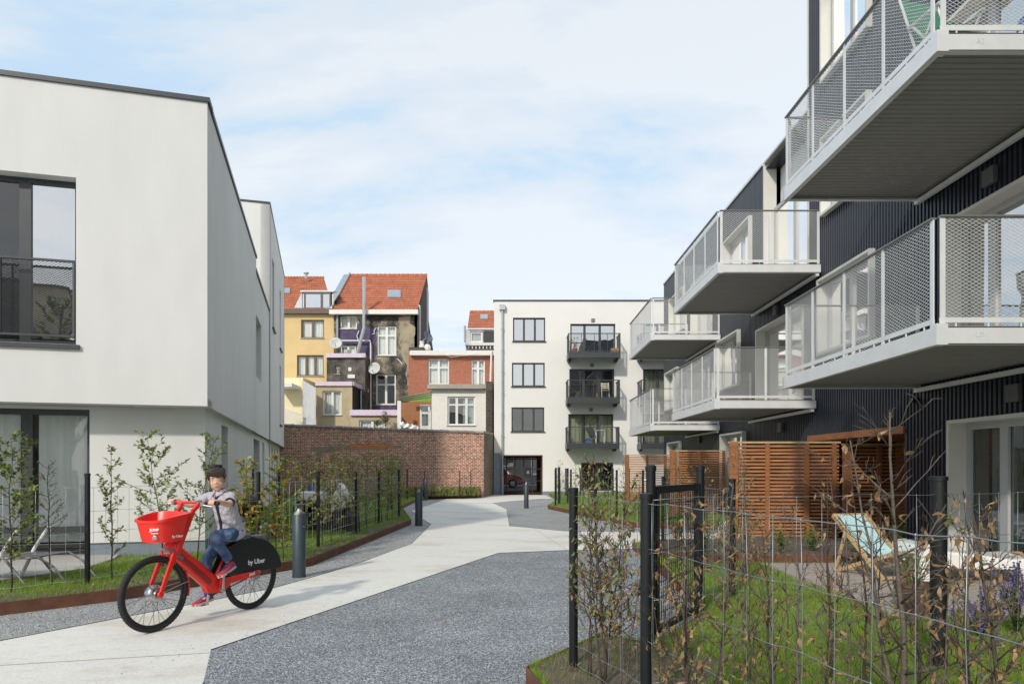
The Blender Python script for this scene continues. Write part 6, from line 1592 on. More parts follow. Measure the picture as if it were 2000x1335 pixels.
# two side rails per frame, in local plane; chair faces +x/-y
ch=Vector((.80,-.60,0)).normalized(); cw=Vector((ch.y,-ch.x,0))*-1; cw=Vector((.6,.80,0))
def cp(f,s,z): return dc+ch*f*.9+cw*s*.82+Vector((0,0,z*.84))
cw=Vector((.88,.47,0)); ch=Vector((.47,-.88,0))
ch=Vector((.27,-.96,0)); cw=Vector((.96,.27,0))
for s in (-.30,.30):
    m=MB(); m.bar(cp(-.50,s,.86),cp(.42,s,.0),.03,.055); m.build('back_rail','wood_pale',t_)
    m=MB(); m.bar(cp(-.44,s*.86,.02),cp(.62,s*.86,.42),.03,.05); m.build('seat_rail','wood_pale',t_)
    m=MB(); m.bar(cp(-.24,s*1.1,.60),cp(-.42,s*1.1,.02),.022,.035); m.build('strut','wood_pale',t_)
for f,z,e in ((-.49,.86,.3),(.40,.03,.3),(-.43,.03,.26),(.61,.42,.26)): m=MB(); m.bar(cp(f,-e,z),cp(f,e,z),.03,.035); m.build('crossbar','wood_pale',t_)
m=MB(); n_=16; vs=[];fs=[]
for i in range(n_+1):
    t=i/n_; f=-.49+1.10*t; z=(1-t)*.88+t*.44-.34*math.sin(math.pi*t)**1.0*(.55+.6*t)
    for s in (-.24,0,.24): vs.append(cp(f,s,z-(.015 if s==0 else 0)))
    if i:
        for k in (0,1): fs.append((3*(i-1)+k,3*i+k,3*i+k+1,3*(i-1)+k+1))
m.add(vs,fs); m.build('canvas','canvas_aqua',t_,smooth='all',recalc=False)
# white moulded lounge seats
def lounge(c,rz,lab):
    t_=empty('lounge_seat',c,rz,lab,'lounge seat'); M=Matrix.Translation(Vector(c))@Matrix.Rotation(rz,4,'Z')
    m=MB(); m.M=M; prof=[(-.62,0),(-.62,.30),(-.5,.37),(-.1,.34),(.35,.28),(.62,.30),(.66,.24),(.62,.0),(.5,0),(.46,.16),(-.3,.16),(-.42,0)]
    m.prism([(x,-.36,z) for x,z in prof],(0,.72,0)); m.build('seat','white_plastic',t_,bevel=.03,smooth=True)
    m=MB(); m.M=M; m.prism([(x,-.38,z) for x,z in [(-.70,.26),(-.52,.30),(-.46,.40),(-.52,.44),(-.66,.42)]],(0,.76,0)); m.build('backrest','white_plastic',t_,bevel=.03,smooth=True)
lounge((5.45,8.25,DZ),R(-8),'white moulded plastic lounge seat on the deck in front of the glass door')
def potplant(c,r,h,lab,fm,n,hh,leaf=.03,pot='pot_brown',fl=None,seed=1):
    t_=empty('potted_plant',c,0,lab,'potted plant'); c=Vector(c); rr=random.Random(seed)
    m=MB(); m.lathe([(r*.75,0),(r,h*.9),(r*1.06,h*.9),(r*1.06,h),(r*.94,h),(r*.9,h*.85),(0,h*.85)],c,24); m.build('pot',pot,t_,smooth=True)
    m=MB(); m2=MB()
    for i in range(n):
        a=rr.random()*6.28; q=c+Vector((math.cos(a)*r*.6*rr.random(),math.sin(a)*r*.6*rr.random(),h*.85)); e=q+Vector((math.cos(a)*r*.9,math.sin(a)*r*.9,hh*rr.uniform(.5,1)))
        m.tube([q,(q+e)/2+Vector((0,0,.04)),e],.003,3)
        for k in range(7): f=q.lerp(e,rr.uniform(.3,1)); leafq(m,f,Vector((rr.uniform(-1,1),rr.uniform(-1,1),rr.uniform(-.2,.9))),leaf*rr.uniform(.7,1.3),rr)
        if fl and rr.random()<.6: m2.ell(e,(.02,.02,.012),nu=6,nv=4)
    m.build('foliage',fm,t_,recalc=False)
    if fl: m2.build('blossoms',fl,t_)
def leafq(m,p,d,l,rr,curl=0.0,w=.42):
    """one leaf: folded along the midrib"""
    d=d.normalized(); up=Vector((rr.uniform(-.5,.5),rr.uniform(-.5,.5),1)); a=d.cross(up)
    if a.length<.05: a=Vector((1,0,0))
    a.normalize(); n=a.cross(d).normalized(); W_=l*w*.5
    if curl<=0:
        v=[p,p+d*l*.35+a*W_-n*0+n*l*.05,p+d*l*.72+a*W_*.8+n*l*.04,p+d*l,p+d*l*.72-a*W_*.8+n*l*.04,p+d*l*.35-a*W_+n*l*.05,p+d*l*.4,p+d*l*.75-n*l*.03]
        m.add(v,[(0,1,6),(0,6,5),(1,2,7,6),(6,7,4,5),(2,3,7),(7,3,4)])
    else:
        # curled dry leaf: rolled strip with bends
        vs=[];fs=[]; k=6; bend=rr.uniform(.5,1.6)*rr.choice((-1,1))
        for i in range(k+1):
            t=i/k; c=p+d*l*t*.9+n*l*.38*math.sin(bend*t*2.6)*curl+a*l*.07*math.sin(t*9)
            ww=W_*math.sin(math.pi*min(1,(t*.92+.06)))*.8
            vs+=[c+a*ww+n*ww*.9*curl,c-n*ww*.25,c-a*ww+n*ww*.9*curl]
            if i:
                for q in (0,1): fs.append((3*i-3+q,3*i+q,3*i+q+1,3*i-3+q+1))
        m.add(vs,fs)
potplant((3.78,6.42,LZ+.03),.165,.26,'brown clay pot with white flowering plant at the deck edge','leaf_green',26,.40,fl='petal_white',seed=3)

# ================================================================== SAPLINGS
def sapling(name,base,H,seed,lab,grp,r0=.011,lean=(0,0),nb=16,spread=.42,leaves=260,lsize=.05,lm=('leaf_green','leaf_olive','leaf_lime'),curl=0.0,bark='bark',stems=1,start=.18,twig=.0025,leafbias=0.0,cat='sapling',up=.9):
    rr=random.Random(seed); base=Vector(base); t_=empty(name,base,0,lab,cat,grp)
    st=MB(); lf=MB(); tips=[]; nb=int(nb*1.35) if curl>0 else nb
    sides=5 if H/ max(base.y,1)<.25 else 6
    for s_ in range(stems):
        b0=base+Vector((rr.uniform(-.03,.03),rr.uniform(-.03,.03),0))*(s_>0)
        h=H*(1 if s_==0 else rr.uniform(.6,.95)); pts=[];rs=[]; n_=9; wx=wy=0
        lx=lean[0]+(rr.uniform(-.18,.18) if s_ else 0); ly=lean[1]+(rr.uniform(-.15,.15) if s_ else 0)
        for i in range(n_+1):
            t=i/n_; wx+=rr.uniform(-.022,.022)*h*.5; wy+=rr.uniform(-.022,.022)*h*.5
            pts.append(b0+Vector((wx+lx*h*t**1.3,wy+ly*h*t**1.3,h*t))); rs.append(r0*(1-.8*t)*(1 if s_==0 else .75))
        st.tube(pts,rs,sides); tips.append((pts,0))
        nbb=nb if s_==0 else int(nb*.7)
        for b_ in range(nbb):
            t=start+(1-start)*(b_+rr.random()*.8)/nbb; t=min(t,.98); k=int(t*n_); p=pts[k].lerp(pts[min(k+1,n_)],t*n_-k)
            a=b_*2.4+rr.uniform(-.5,.5); L_=spread*(1.05-t*.75)*rr.uniform(.55,1.15)*H/1.3
            el=rr.uniform(.25,up); d=Vector((math.cos(a)*math.cos(el),math.sin(a)*math.cos(el),math.sin(el)))
            bp_=[p]; rsb=[max(rs[k]*.5,twig)]; m_=4
            for i in range(1,m_+1):
                d=(d+Vector((rr.uniform(-.16,.16),rr.uniform(-.16,.16),rr.uniform(-.02,.2)))).normalized(); bp_.append(bp_[-1]+d*L_/m_); rsb.append(max(rsb[0]*(1-.75*i/m_),twig*.55))
            st.tube(bp_,rsb,4 if base.y>5 else 5); tips.append((bp_,1))
            for q in range(rr.randint(1,3) if curl<=0 else rr.randint(3,5)):
                i=rr.randint(1,m_-1); p2=bp_[i]; d2=(d+Vector((rr.uniform(-1,1),rr.uniform(-1,1),rr.uniform(-.3,.6)))*.9).normalized(); l2=L_*rr.uniform(.25,.55)
                tw=[p2,p2+d2*l2*.5+Vector((0,0,rr.uniform(0,.02))),p2+d2*l2]; st.tube(tw,[twig,twig*.8,twig*.5],3 if base.y>5 else 4); tips.append((tw,2))
    st.build('stem',bark,t_,recalc=False,smooth='all')
    br=[x for x in tips if x[1]>0]; 
    tot=sum((a[-1]-a[0]).length for a,_ in br)
    for a,lv in br:
        n_=leaves*(a[-1]-a[0]).length/max(tot,.01); n_=int(n_)+(rr.random()<n_-int(n_))
        for i in range(n_):
            t=rr.uniform(.15,1.0); f=t*(len(a)-1); k=min(int(f),len(a)-2); p=a[k].lerp(a[k+1],f-k); d=(a[k+1]-a[k]).normalized()
            if leafbias and (p.z-base.z)/H<leafbias*rr.random(): continue
            sd=Vector((rr.uniform(-1,1),rr.uniform(-1,1),rr.uniform(-.8,.35)))
            lf.cur=min(int(rr.random()*len(lm)),len(lm)-1)
            dd=d*.6+sd*.8 if curl<=0 else d*.2+Vector((rr.uniform(-.6,.6),rr.uniform(-.6,.6),-rr.uniform(.2,1.2)))
            leafq(lf,p,dd,lsize*rr.uniform(.65,1.25),rr,curl=curl*rr.uniform(.6,1.5) if rr.random()<.9 else 0,w=.55 if curl<=0 else .42)
    if lf.v: lf.build('foliage',list(lm),t_,recalc=False)
    return t_
GH='hornbeam saplings of the left hedge'
LM=('leaf_green','leaf_olive','leaf_green','leaf_lime'); 
def gl(px,py,Y=None): return G(px,py,LZ)
sapling('sapling',gl(20,1156),1.72,11,'dense leafy sapling left of the first post at the photo edge',GH,nb=28,leaves=1500,lsize=.052,spread=.5,lm=('leaf_olive','leaf_green','leaf_dark','leaf_lime'))
sapling('sapling',gl(-45,1150),1.75,12,'leafy sapling cut off by the left edge of the photo',GH,nb=26,leaves=1250,lsize=.052,spread=.5,lm=('leaf_olive','leaf_green','leaf_dark','leaf_lime'))
sapling('sapling',gl(100,1143),1.42,13,'thin nearly bare sapling in front of the ground floor glazing',GH,nb=22,leaves=200,lsize=.035,spread=.34,lm=('leaf_brown','leaf_olive'),start=.4)
sapling('sapling',gl(217,1134),1.62,14,'slender sapling with sparse leaves beside the first black post',GH,nb=20,leaves=480,lsize=.048,spread=.32,lm=LM)
sapling('sapling',gl(318,1108),1.85,15,'tall sapling leaning left behind the red bicycle basket',GH,nb=28,leaves=1250,lsize=.052,spread=.5,lean=(-.16,0),lm=LM)
sapling('sapling',gl(386,1092),1.85,16,'twisted sapling just behind the boy leaning right',GH,nb=26,leaves=950,lsize=.052,spread=.45,lean=(.15,0),lm=LM)
sapling('sapling',gl(478,1098),1.45,17,'yellow-leaved sapling at the post behind the rear wheel',GH,nb=22,leaves=480,lsize=.085,spread=.42,lm=('leaf_yellow','leaf_lime','leaf_olive'),up=.7)
sapling('sapling',gl(540,1090),1.5,18,'yellow and lime sapling between the boy and the nearest bollard',GH,nb=24,leaves=800,lsize=.06,spread=.42,lm=('leaf_yellow','leaf_lime','leaf_green'))
sapling('sapling',gl(553,1095),.75,19,'short pale green sapling left of the nearest bollard',GH,nb=16,leaves=380,lsize=.04,spread=.5,lm=('leaf_lime','leaf_olive'))
hp=[(605,1072,1.35),(640,1064,1.4),(660,1056,1.3),(678,1050,1.45),(700,1042,1.4),(712,1038,1.3),(727,1030,1.5),(742,1022,1.45),(754,1019,1.5),(765,1015,1.45),(774,1012,1.4),(785,1004,1.55),(789,998,1.5)]
ords=['first','second','third','fourth','fifth','sixth','seventh','eighth','ninth','tenth','eleventh','twelfth','thirteenth','fourteenth','fifteenth','sixteenth']
for i,(px,py,h) in enumerate(hp):
    c=gl(px,py); c.x-=.12
    sapling('sapling',c,h*1.1,100+i,'bushy olive sapling %s in the hedge row counting back from the nearest bollard'%ords[i],GH,nb=18,leaves=460,lsize=.055,spread=.44,lm=('leaf_lime','leaf_green','leaf_brown','leaf_olive','leaf_lime'),twig=.003)
ip=[(-3.7,17.2),(-4.1,17.0),(-4.5,16.8),(-5.0,16.7),(-5.5,16.6),(-3.6,20.5),(-3.95,21.8),(-4.2,23.2),(-4.4,25.0)]
for i,(x,y) in enumerate(ip):
    sapling('sapling',(x,y,LZ),1.62+.1*math.sin(i*3),130+i,'olive hedge shrub %s in the back row in front of the brick wall'%ords[i],GH,nb=12,leaves=330,lsize=.07,spread=.55,lm=('leaf_lime','leaf_green','leaf_olive','leaf_brown','leaf_lime'),twig=.0035,cat='shrub')
# weeds at the foot of the brick wall
def weeds(name,poly,n,h,lm,seed,kind='stuff',w=.02):
    r=np.random.default_rng(seed); rr=random.Random(seed); xs=[p[0] for p in poly]; ys=[p[1] for p in poly]
    x=r.uniform(min(xs),max(xs),n*3); y=r.uniform(min(ys),max(ys),n*3); k=pip(x,y,poly); x=x[k][:n]; y=y[k][:n]
    m=MB()
    for i in range(len(x)):
        m.cur=rr.randrange(len(lm)); hh=h*rr.uniform(.4,1)
        p=Vector((x[i],y[i],LZ)); 
        leafq(m,p,Vector((rr.uniform(-.5,.5),rr.uniform(-.5,.5),1)),hh,rr,w=w/h*4)
        if rr.random()<.4: leafq(m,p+Vector((0,0,hh*.5)),Vector((rr.uniform(-1,1),rr.uniform(-1,1),.6)),hh*.5,rr,w=.5)
    return m.build(name,list(lm),kind=kind,recalc=False)
weeds('weeds',[(-5.2,31.0),(-1.6,32.6),(-1.5,33.5),(-3.8,33.4),(-5,33)],1500,.55,('leaf_green','leaf_olive','grass_dry'),5)
slab('planting_bed',[(-4.1,31.4),(-3.8,32.3),(-2.1,33.2),(-1.5,33.6),(-1.5,33.85),(-6,33.2),(-6,31)],.10,'soil')
# right side: bare saplings close to the camera
DRYG=('leaf_brown','leaf_tan','leaf_olive','leaf_green','leaf_olive')
GR='bare hornbeam saplings of the right hedge'
DRY=('leaf_brown','leaf_tan','leaf_brown','leaf_olive')
def near(px,Y,z=.11): return Vector(((px-1000)/F*Y,Y,z))
nearl=[
 (1178,4.35,1.42,3,.012,28,760,.046,DRYG,.45,'leafy multi-stemmed sapling right of the first foreground post',.36,(-.02,0)),
 (1215,4.2,1.15,2,.009,20,260,.042,DRY,.8,'thin brown-leaved sapling left of the thick corner post',.30,(0,0)),
 (1345,3.1,1.20,2,.012,20,170,.046,DRY,1,'bare sapling crossing in front of the garden gate',.34,(.02,0)),
 (1400,3.9,1.30,2,.010,18,150,.046,DRY,1,'bare sapling right of the garden gate',.34,(.04,0)),
 (1500,3.4,1.10,1,.010,14,60,.036,('leaf_tan','leaf_brown','leaf_brown'),1,'bare sapling in front of the cedar screen',.36,(-.05,0)),
 (1572,2.75,1.22,1,.0095,12,34,.045,('leaf_tan','leaf_brown','leaf_brown'),1,'bare sapling with curled leaves left of the deckchair',.34,(-.07,0)),
 (1622,4.4,1.50,1,.009,14,36,.05,('leaf_tan','leaf_brown','leaf_brown'),1,'thin upright sapling directly in front of the deckchair',.30,(0,0)),
 (1765,2.9,1.62,2,.017,15,60,.055,('leaf_tan','leaf_brown','leaf_brown'),1,'thickest forked bare sapling in front of the plant pot',.50,(-.03,0)),
 (1800,3.3,1.05,1,.011,13,36,.055,('leaf_tan','leaf_brown','leaf_brown'),1,'dark bare sapling left of the tall black post',.42,(.0,0)),
 (1872,3.2,1.15,1,.011,15,60,.06,('leaf_brown','leaf_tan','leaf_olive'),1,'sapling with curled leaves right of the tall black post',.42,(.02,0)),
 (1968,2.5,1.22,1,.014,18,60,.055,('leaf_tan','leaf_brown','leaf_olive'),1,'bare forked sapling at the right edge of the photo',.45,(-.06,0)),
 (1455,5.2,1.5,1,.008,16,60,.045,('leaf_tan','leaf_brown','leaf_brown'),1,'spindly sapling between the gate and the cedar screen',.3,(0,0)),
 (1690,3.6,1.5,1,.008,12,26,.06,('leaf_tan','leaf_brown','leaf_brown'),1,'slender bare stem rising above the deckchair',.34,(-.04,0)),
]
for i,(px,Y,h,ns,r0,nb,nl,ls,lm,cu,lab,spd,ln) in enumerate(nearl):
    sapling('sapling',near(px,Y),h,200+i,lab,GR,r0=r0,lean=ln,nb=nb,spread=spd,leaves=nl,lsize=ls,lm=lm,curl=cu,bark='bark_grey' if i%2 else 'bark',stems=ns,start=.22,twig=.0016,leafbias=.5)
tw=[(1300,3.5,1.15,'beside the open gate'),(1430,3.3,1.1,'left of the cedar screen view'),(1465,2.9,1.05,'in front of the lawn middle'),(1535,3.6,1.25,'left of the deckchair view'),(1600,3.0,1.1,'below the deckchair'),(1655,2.8,1.15,'just right of the upright sapling'),(1720,3.5,1.35,'left of the thickest forked sapling'),(1825,2.7,1.1,'crossing the tall black post'),(1905,2.9,1.3,'before the glass door'),(1940,3.6,1.2,'next to the violet flowers')]
for i,(px,Y,h,w_) in enumerate(tw):
    sapling('sapling',near(px,Y),h,330+i,'leafless whip-thin sapling '+w_,GR,r0=.0055,nb=12,spread=.26,leaves=22,lsize=.04,lm=('leaf_tan','leaf_brown'),curl=1,bark='bark_grey' if i%2 else 'bark',stems=2,start=.3,twig=.0012,leafbias=.3,lean=(.03*math.sin(i*2),0))
# green leaves at the top of the first one
sapling('sapling',near(1150,4.5),1.40,240,'greener leafy sapling hugging the first foreground post',GR,r0=.007,nb=14,spread=.28,leaves=110,lsize=.045,lm=('leaf_green','leaf_olive','leaf_brown'),stems=2,twig=.0016,leafbias=.8,lean=(-.04,0))
GF='thin saplings around the far right lawn'
fp=[(1060,2.0,29),(1085,1.95,27.5),(1105,2.1,25.5),(1120,2.2,24.0),(1140,2.35,22.6),(1160,2.5,21.2),(1185,2.75,19.6),(1210,3.0,18.2),(1235,3.2,17.2),(1262,3.9,16.9),(1290,4.6,16.6)]
for i,(px,x,y) in enumerate(fp):
    sapling('sapling',(x,y,LZ),1.45+.25*math.sin(i*2.2),260+i,'thin sparse sapling %s along the far right lawn counting from the passage'%ords[i],GF,nb=16,leaves=150,lsize=.05,spread=.36,lm=('leaf_olive','leaf_brown','leaf_lime'),twig=.003,stems=2)
# climber over the second screen
for i,(x,y) in enumerate([(2.75,8.0),(2.8,10.5),(2.6,9.0),(2.85,11.6)]):
    sapling('sapling',(x,y,LZ),1.4,290+i,'twiggy sapling %s along the wire fence behind the garden gate'%ords[i],GR,nb=18,leaves=200,lsize=.05,spread=.4,lm=('leaf_olive','leaf_brown','leaf_green'),twig=.0025,stems=2)
sapling('shrub',P(752,832,42.6),.85,401,'dead brown shrub sprouting above the brick garden wall','plants on the rear roofs',nb=16,leaves=160,lsize=.12,spread=.9,lm=('leaf_tan','leaf_brown','leaf_olive'),twig=.012,r0=.02,stems=3,cat='shrub')
sapling('shrub',P(735,832,42.6),.32,402,'low green plant above the brick garden wall beside the pink coping','plants on the rear roofs',nb=14,leaves=160,lsize=.12,spread=1.4,lm=('leaf_green','leaf_lime'),twig=.01,r0=.02,stems=2,cat='shrub')
# bed plants behind the deck
rr=random.Random(9)
m=MB(); mf=MB()
def bedplant(c,h,n,lab,lm,fl=None,ls=.06,seed=1,name='bed_plant',spr=.5):
    rr=random.Random(seed); t_=empty(name,c,0,lab,'plant','plants in the bed behind the deck'); m=MB(); mf=MB(); c=Vector(c)
    for i in range(n):
        a=rr.random()*6.28; s=rr.random()*spr; e=c+Vector((math.cos(a)*h*s,math.sin(a)*h*s,h*rr.uniform(.5,1)))
        m.cur=0; m.tube([c,c.lerp(e,.5)+Vector((0,0,h*.08)),e],[.004,.003,.0015],3)
        for k in range(9): m.cur=rr.randrange(len(lm)); leafq(m,c.lerp(e,rr.uniform(.15,1)),Vector((rr.uniform(-1,1),rr.uniform(-1,1),rr.uniform(-.2,.7))),ls*rr.uniform(.6,1.3),rr)
        if fl: 
            for k in range(7): mf.ell(e+Vector((rr.uniform(-.012,.012),rr.uniform(-.012,.012),-.02*k)),(.011,.011,.009),nu=5,nv=3)
    m.build('foliage',list(lm),t_,recalc=False)
    if fl: mf.build('blossoms',fl,t_)
bl=[((2.9,12.0),.5,'leafy green clump by the end of the cedar screen'),((3.5,11.3),.42,'low clump with white flowers left in the bed'),((4.1,10.4),.45,'ragged green plant left of the deckchair'),((4.7,10.7),.5,'green perennial behind the deckchair'),((5.3,10.5),.4,'low spreading plant right of the deckchair'),((5.8,10.3),.55,'tall leafy plant next to the dark wall'),((3.0,10.6),.35,'small bright green tuft at the bed corner'),((6.6,11.5),.45,'shaded plant inside the porch')]
for i,((x,y),h,lab) in enumerate(bl):
    bedplant((x,y,LZ+.07),h,22,lab,('leaf_green','leaf_dark','leaf_lime'),'petal_white' if i==1 else None,seed=30+i)
bedplant(near(1985,5.6,LZ),.62,34,'tall violet flower spikes at the right edge of the photo',('leaf_dark','leaf_green'),'petal_violet',ls=.04,seed=51,spr=.35)
bedplant(near(1915,5.5,LZ),.40,26,'lower violet flower clump right of the tall black post',('leaf_dark','leaf_green'),'petal_violet',ls=.035,seed=52,spr=.6)
bedplant(near(1940,3.6,LZ),.30,18,'grey-green feathery plant in the near bottom right corner',('leaf_olive','leaf_green'),'petal_violet',ls=.05,seed=53)
# left garden objects -----------------------------------------------------
t_=empty('folding_lounger',(-5.95,7.95,LZ+.02),R(20),'white tube folding lounger on the paved terrace at the left edge','lounger')
Ml=Matrix.Translation(Vector((-6.0,8.0,LZ+.02)))
def lp(x,y,z): return Vector((-6.0+x,8.0+y,LZ+.02+z))
m=MB(); m.tube([lp(-.15,0,.0),lp(.02,0,.35),lp(.20,0,.62)],.022,8); m.build('back_frame','frame_white',t_)
m=MB(); m.tube([lp(-.15,.55,.0),lp(.02,.55,.35),lp(.20,.55,.62)],.022,8); m.build('back_frame','frame_white',t_)
for dy in (0,.55):
    m=MB(); m.tube([lp(-.7,dy,.28),lp(.45,dy,.30),lp(.62,dy,.20),lp(.78,dy,0)],.014,6); m.build('side_rail','handrail_grey',t_)
    m=MB(); m.tube([lp(.05,dy,.29),lp(.28,dy,.0)],.014,6); m.build('leg','handrail_grey',t_)
m=MB(); m.prism([lp(-.7,.02,.28),lp(-.7,.53,.28),lp(.45,.53,.30),lp(.45,.02,.30)],(0,0,.012)); m.build('seat','handrail_grey',t_)
def boxchair(c,w,d,h,lab,tilt=False):
    t_=empty('rattan_armchair',c,0,lab,'armchair'); c=Vector(c); m=MB(); m.box(c+Vector((-w/2,-d/2,0)),c+Vector((w/2,d/2,h*.45))); m.box(c+Vector((-w/2,-d/2,h*.45)),c+Vector((-w/2+.12,d/2,h*.75))); m.box(c+Vector((w/2-.12,-d/2,h*.45)),c+Vector((w/2,d/2,h*.75))); m.box(c+Vector((-w/2+.12,d/2-.12,h*.45)),c+Vector((w/2-.12,d/2,h*.95))); m.build('frame','black_plastic',t_,bevel=.015)
    m=MB()
    if tilt: m.prism([c+Vector((x,-d/2+.02,z)) for x,z in ((-w/2-.1,h*.2),(-w/2+.05,h*.7),(.0,h*1.25),(w/2,h*.85),(w/2-.1,h*.62),(-.1,h*.55))],(0,d*.5,0))
    else: m.box(c+Vector((-w/2+.02,-d/2+.02,h*.76)),c+Vector((w/2-.02,d/2-.14,h*.98)))
    m.build('cushion','white_plastic',t_,bevel=.03,smooth=True)
boxchair((-4.42,15.2,LZ),.55,.7,.86,'black garden armchair with a flat white cushion behind the left hedge')
boxchair((-3.72,15.0,LZ),.55,.7,.84,'black garden armchair with an upturned white cushion behind the left hedge',True)
m=MB(); c=Vector((-4.5,12.3,LZ)); m.lathe([(.11,0),(.15,.3),(.16,.3),(.16,.33),(.13,.33),(.12,.28),(0,.28)],c,16); m.build('plant_pot','handrail_grey',loc=c,label='grey speckled plant pot on the left lawn behind the bicycle',cat='plant pot',smooth=True)
c=Vector((-5.0,13.0,LZ)); t_=empty('barbecue',c,0,'black kettle barbecue with dark lid beside the white house','barbecue')
m=MB(); m.lathe([(0,.42),(.16,.45),(.24,.55),(.25,.64)],c,16); m.build('bowl','black_plastic',t_,smooth='all'); m=MB(); m.lathe([(.25,.645),(.23,.76),(.12,.85),(0,.88)],c,16); m.build('lid','black_plastic',t_,smooth='all')
for a in (0,2.1,4.2): m=MB(); m.tube([c+Vector((.15*math.cos(a),.15*math.sin(a),.46)),c+Vector((.3*math.cos(a),.3*math.sin(a),0))],.012,6); m.build('leg','alu',t_)
c=Vector((-4.75,13.6,LZ)); m=MB(); m.lathe([(.1,0),(.14,.2),(.15,.2),(.12,.2),(.1,.02)],c,14); m.build('bucket','bike_red',loc=c,label='small red toy bucket on the lawn behind the yellow sapling',cat='bucket')
c=Vector((-4.55,13.3,LZ)); m=MB(); m.tube([c,c+Vector((-.62,.1,.62))],.014,6); m.cur=1; m.box(c+Vector((-.02,-.1,-.0)),c+Vector((.06,.1,.05))); m.build('broom',['frame_white','bike_red'],loc=c,label='white-handled broom leaning on the lawn behind the left hedge',cat='broom')
c=Vector((-5.5,18.8,LZ)); m=MB(); m.tube([c,c+Vector((0,0,.2)),c+Vector((.02,0,.7)),c+Vector((0,0,.95))],[.3,.34,.25,.05],10); m.build('covered_toy','blue_cloth',loc=c,label='blue cloth covered bundle in the far left garden',cat='bundle',smooth='all')
# ================================================================== GRASS
def litter(poly,n,seed,zz,lm=('leaf_tan','leaf_brown','leaf_yellow')):
    r=np.random.default_rng(seed); rr=random.Random(seed); xs=[p[0] for p in poly]; ys=[p[1] for p in poly]
    x=r.uniform(min(xs),max(xs),n*4); y=r.uniform(min(ys),max(ys),n*4); k=pip(x,y,poly); x=x[k][:n]; y=y[k][:n]; m=MB()
    for a,b_ in zip(x,y): m.cur=rr.randrange(len(lm)); leafq(m,Vector((a,b_,zz+rr.uniform(.004,.02))),Vector((rr.uniform(-1,1),rr.uniform(-1,1),rr.uniform(-.05,.25))),rr.uniform(.03,.06),rr)
    m.build('fallen_leaves',list(lm),kind='stuff',recalc=False)
litter([(-9,5.95),(-5.2,6.95),(-4.46,7.74),(-3.11,10.37),(-2.70,17.9),(-3.35,17.8),(-3.75,10.9),(-4.9,8.5),(-5.6,7.8),(-9,6.8)],260,3,LZ+.02)
litter([(.15,4.70),(.74,5.60),(1.6,6.2),(2.2,4.9),(2.4,2.8),(1.7,0),(1.0,0),(.65,2.2),(.40,3.6)],160,4,LZ+.01)
litter([(-1.2,3.8),(-.6,11),(1.5,11.9),(1.5,6.6),(.9,5.4),(.05,4.6),(.2,3.6)],26,5,.008)
def blades(name,poly,n,h,ymin,ymax,mats,seed,xlim=.86,zb=LZ,w=.004,holes=[]):
    r=np.random.default_rng(seed); xs=[p[0] for p in poly]; ys=[p[1] for p in poly]; N_=n*5
    u=r.random(N_); y=ymin*(ymax/ymin)**u; lo=max(min(xs),-1e9); x=r.uniform(-xlim,xlim,N_)*y
    k=pip(x,y,poly)
    for h_ in holes: k&=~pip(x,y,h_)
    x=x[k][:n]; y=y[k][:n]; n=len(x)
    nz=np.array([noise.noise(Vector((a*.9,b_*.9,3))) for a,b_ in zip(x,y)])
    keep=r.random(n)<np.clip(.8+nz*1.1,.12,1); x,y,nz=x[keep],y[keep],nz[keep]; n=len(x)
    hh=h*r.uniform(.4,1.2,n)*(1+nz*.8); a=r.random(n)*6.283; ww=w*r.uniform(.6,1.4,n)*np.maximum(1,y/6); lx=r.normal(0,.45,n)*hh; ly=r.normal(0,.45,n)*hh
    v=np.zeros((n,3,3)); c=np.cos(a)*ww/2; s=np.sin(a)*ww/2
    v[:,0]=np.stack([x-c,y-s,np.full(n,zb)],1); v[:,1]=np.stack([x+c,y+s,np.full(n,zb)],1); v[:,2]=np.stack([x+lx,y+ly,zb+hh],1)
    me=bpy.data.meshes.new(name); me.vertices.add(n*3); me.vertices.foreach_set('co',v.ravel()); me.loops.add(n*3); me.loops.foreach_set('vertex_index',np.arange(n*3,dtype=np.int32)); me.polygons.add(n); me.polygons.foreach_set('loop_start',np.arange(0,n*3,3,dtype=np.int32)); me.polygons.foreach_set('loop_total',np.full(n,3,dtype=np.int32))
    for m_ in mats: me.materials.append(MATS[m_])
    me.polygons.foreach_set('material_index',r.integers(0,len(mats),n).astype(np.int32)); me.update(); me.validate()
    o=bpy.data.objects.new(name,me); COL.objects.link(o); o['kind']='stuff'; W[o.name]=Matrix.Identity(4)
    return o
GM=('grass_a','grass_a','grass_b','grass_dry')
terr=[(-6.3,11.1),(-5.95,10.2),(-5.75,9.2),(-6.2,8.2),(-7.5,7.6),(-12,7.3),(-12,11)]
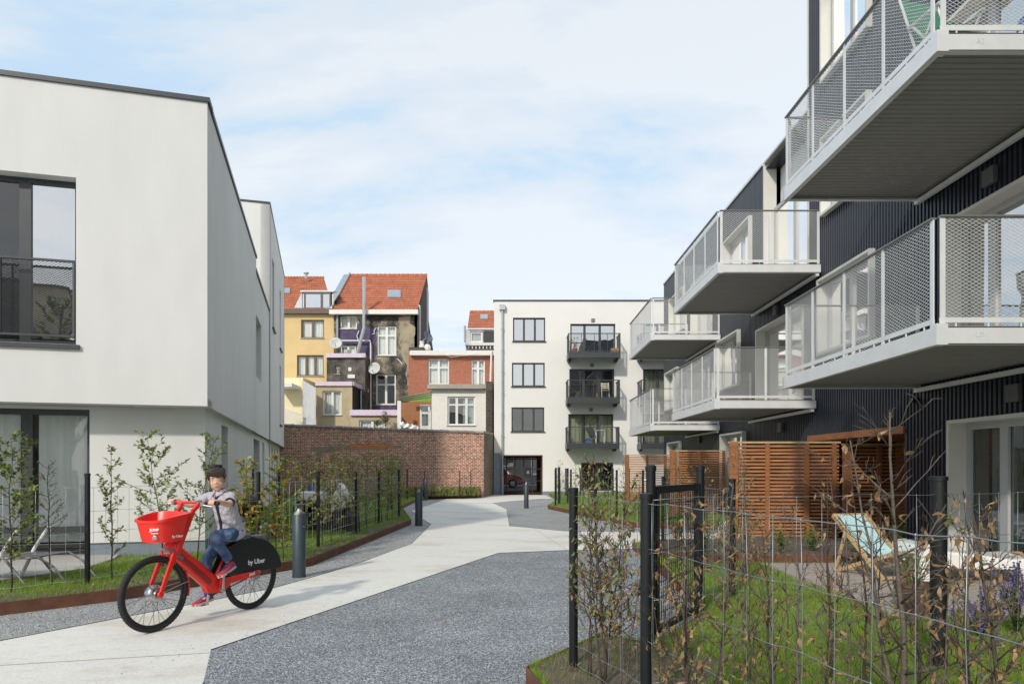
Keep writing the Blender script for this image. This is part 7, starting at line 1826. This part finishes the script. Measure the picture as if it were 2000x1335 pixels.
bedL=[(-9,5.95),(-5.2,6.95),(-4.46,7.74),(-3.11,10.37),(-2.70,17.9),(-3.35,17.8),(-3.75,10.9),(-4.9,8.5),(-5.6,7.8),(-9,6.8)]
blades('grass',[(-8,7.5)]+[p for p in lawnL[1:]][:8]+[(-8,33)],130000,.055,6.5,33,GM,1,xlim=.8,holes=[terr,bedL])
blades('grass',bedL,36000,.075,6.5,18,('grass_b','grass_a','grass_a','grass_dry'),7)
deckp=[(3.5,6.2),(6.3,6.2),(6.3,9.6),(3.5,9.6)]; bedp=[(2.9,9.75),(8,9.75),(8,12.8),(2.4,12.45),(2.3,10.6)]
bedr=[(.15,4.70),(.74,5.60),(1.05,5.31),(1.5,4.9),(1.1,4.0),(1.4,2.2),(1.7,0),(1.0,0),(.65,2.2),(.40,3.6)]
blades('grass',gardR,150000,.06,3.2,13,GM,2,xlim=.8,holes=[deckp,bedp,bedr])
blades('grass',bedr,6000,.09,3.3,6,('grass_b','grass_dry','leaf_olive'),8)
blades('grass',gardM,30000,.07,15.5,36,GM,3,xlim=.35)
sapling('tree',(-7.6,-8.6,0),7.6,777,'leafy tree behind the camera','trees behind the camera',nb=30,leaves=2600,lsize=.16,spread=.42,lm=('leaf_green','leaf_dark','leaf_olive'),twig=.012,r0=.11,cat='tree',start=.3)
# apartment block behind the camera on the left: shows in the panes
nb_=empty('apartment_building',(-15,-17,0),0,'pale rendered apartment block behind the camera','apartment block')
hb_=[(1.2+i*3.3,2.8+i*3.3,z,z+1.6) for i in range(4) for z in (1,4,7)]
m=MB(); wall(m,(-7.6,-14,0),(-1,0,0),(0,1,0),14.4,0,9.4,hb_,T=.3); m.box((-22,-22,0),(-7.6,-14.31,9.4)); m.build('wall','plaster_tan',nb_)
m=MB(); m.box((-22.1,-22.1,9.4),(-7.5,-13.9,9.5)); m.build('roof','roof_felt',nb_)
for h in hb_: window(nb_,(-7.6,-14,0),(-1,0,0),(0,1,0),*h,frame='frame_white',gl='glass_dark',room=None)
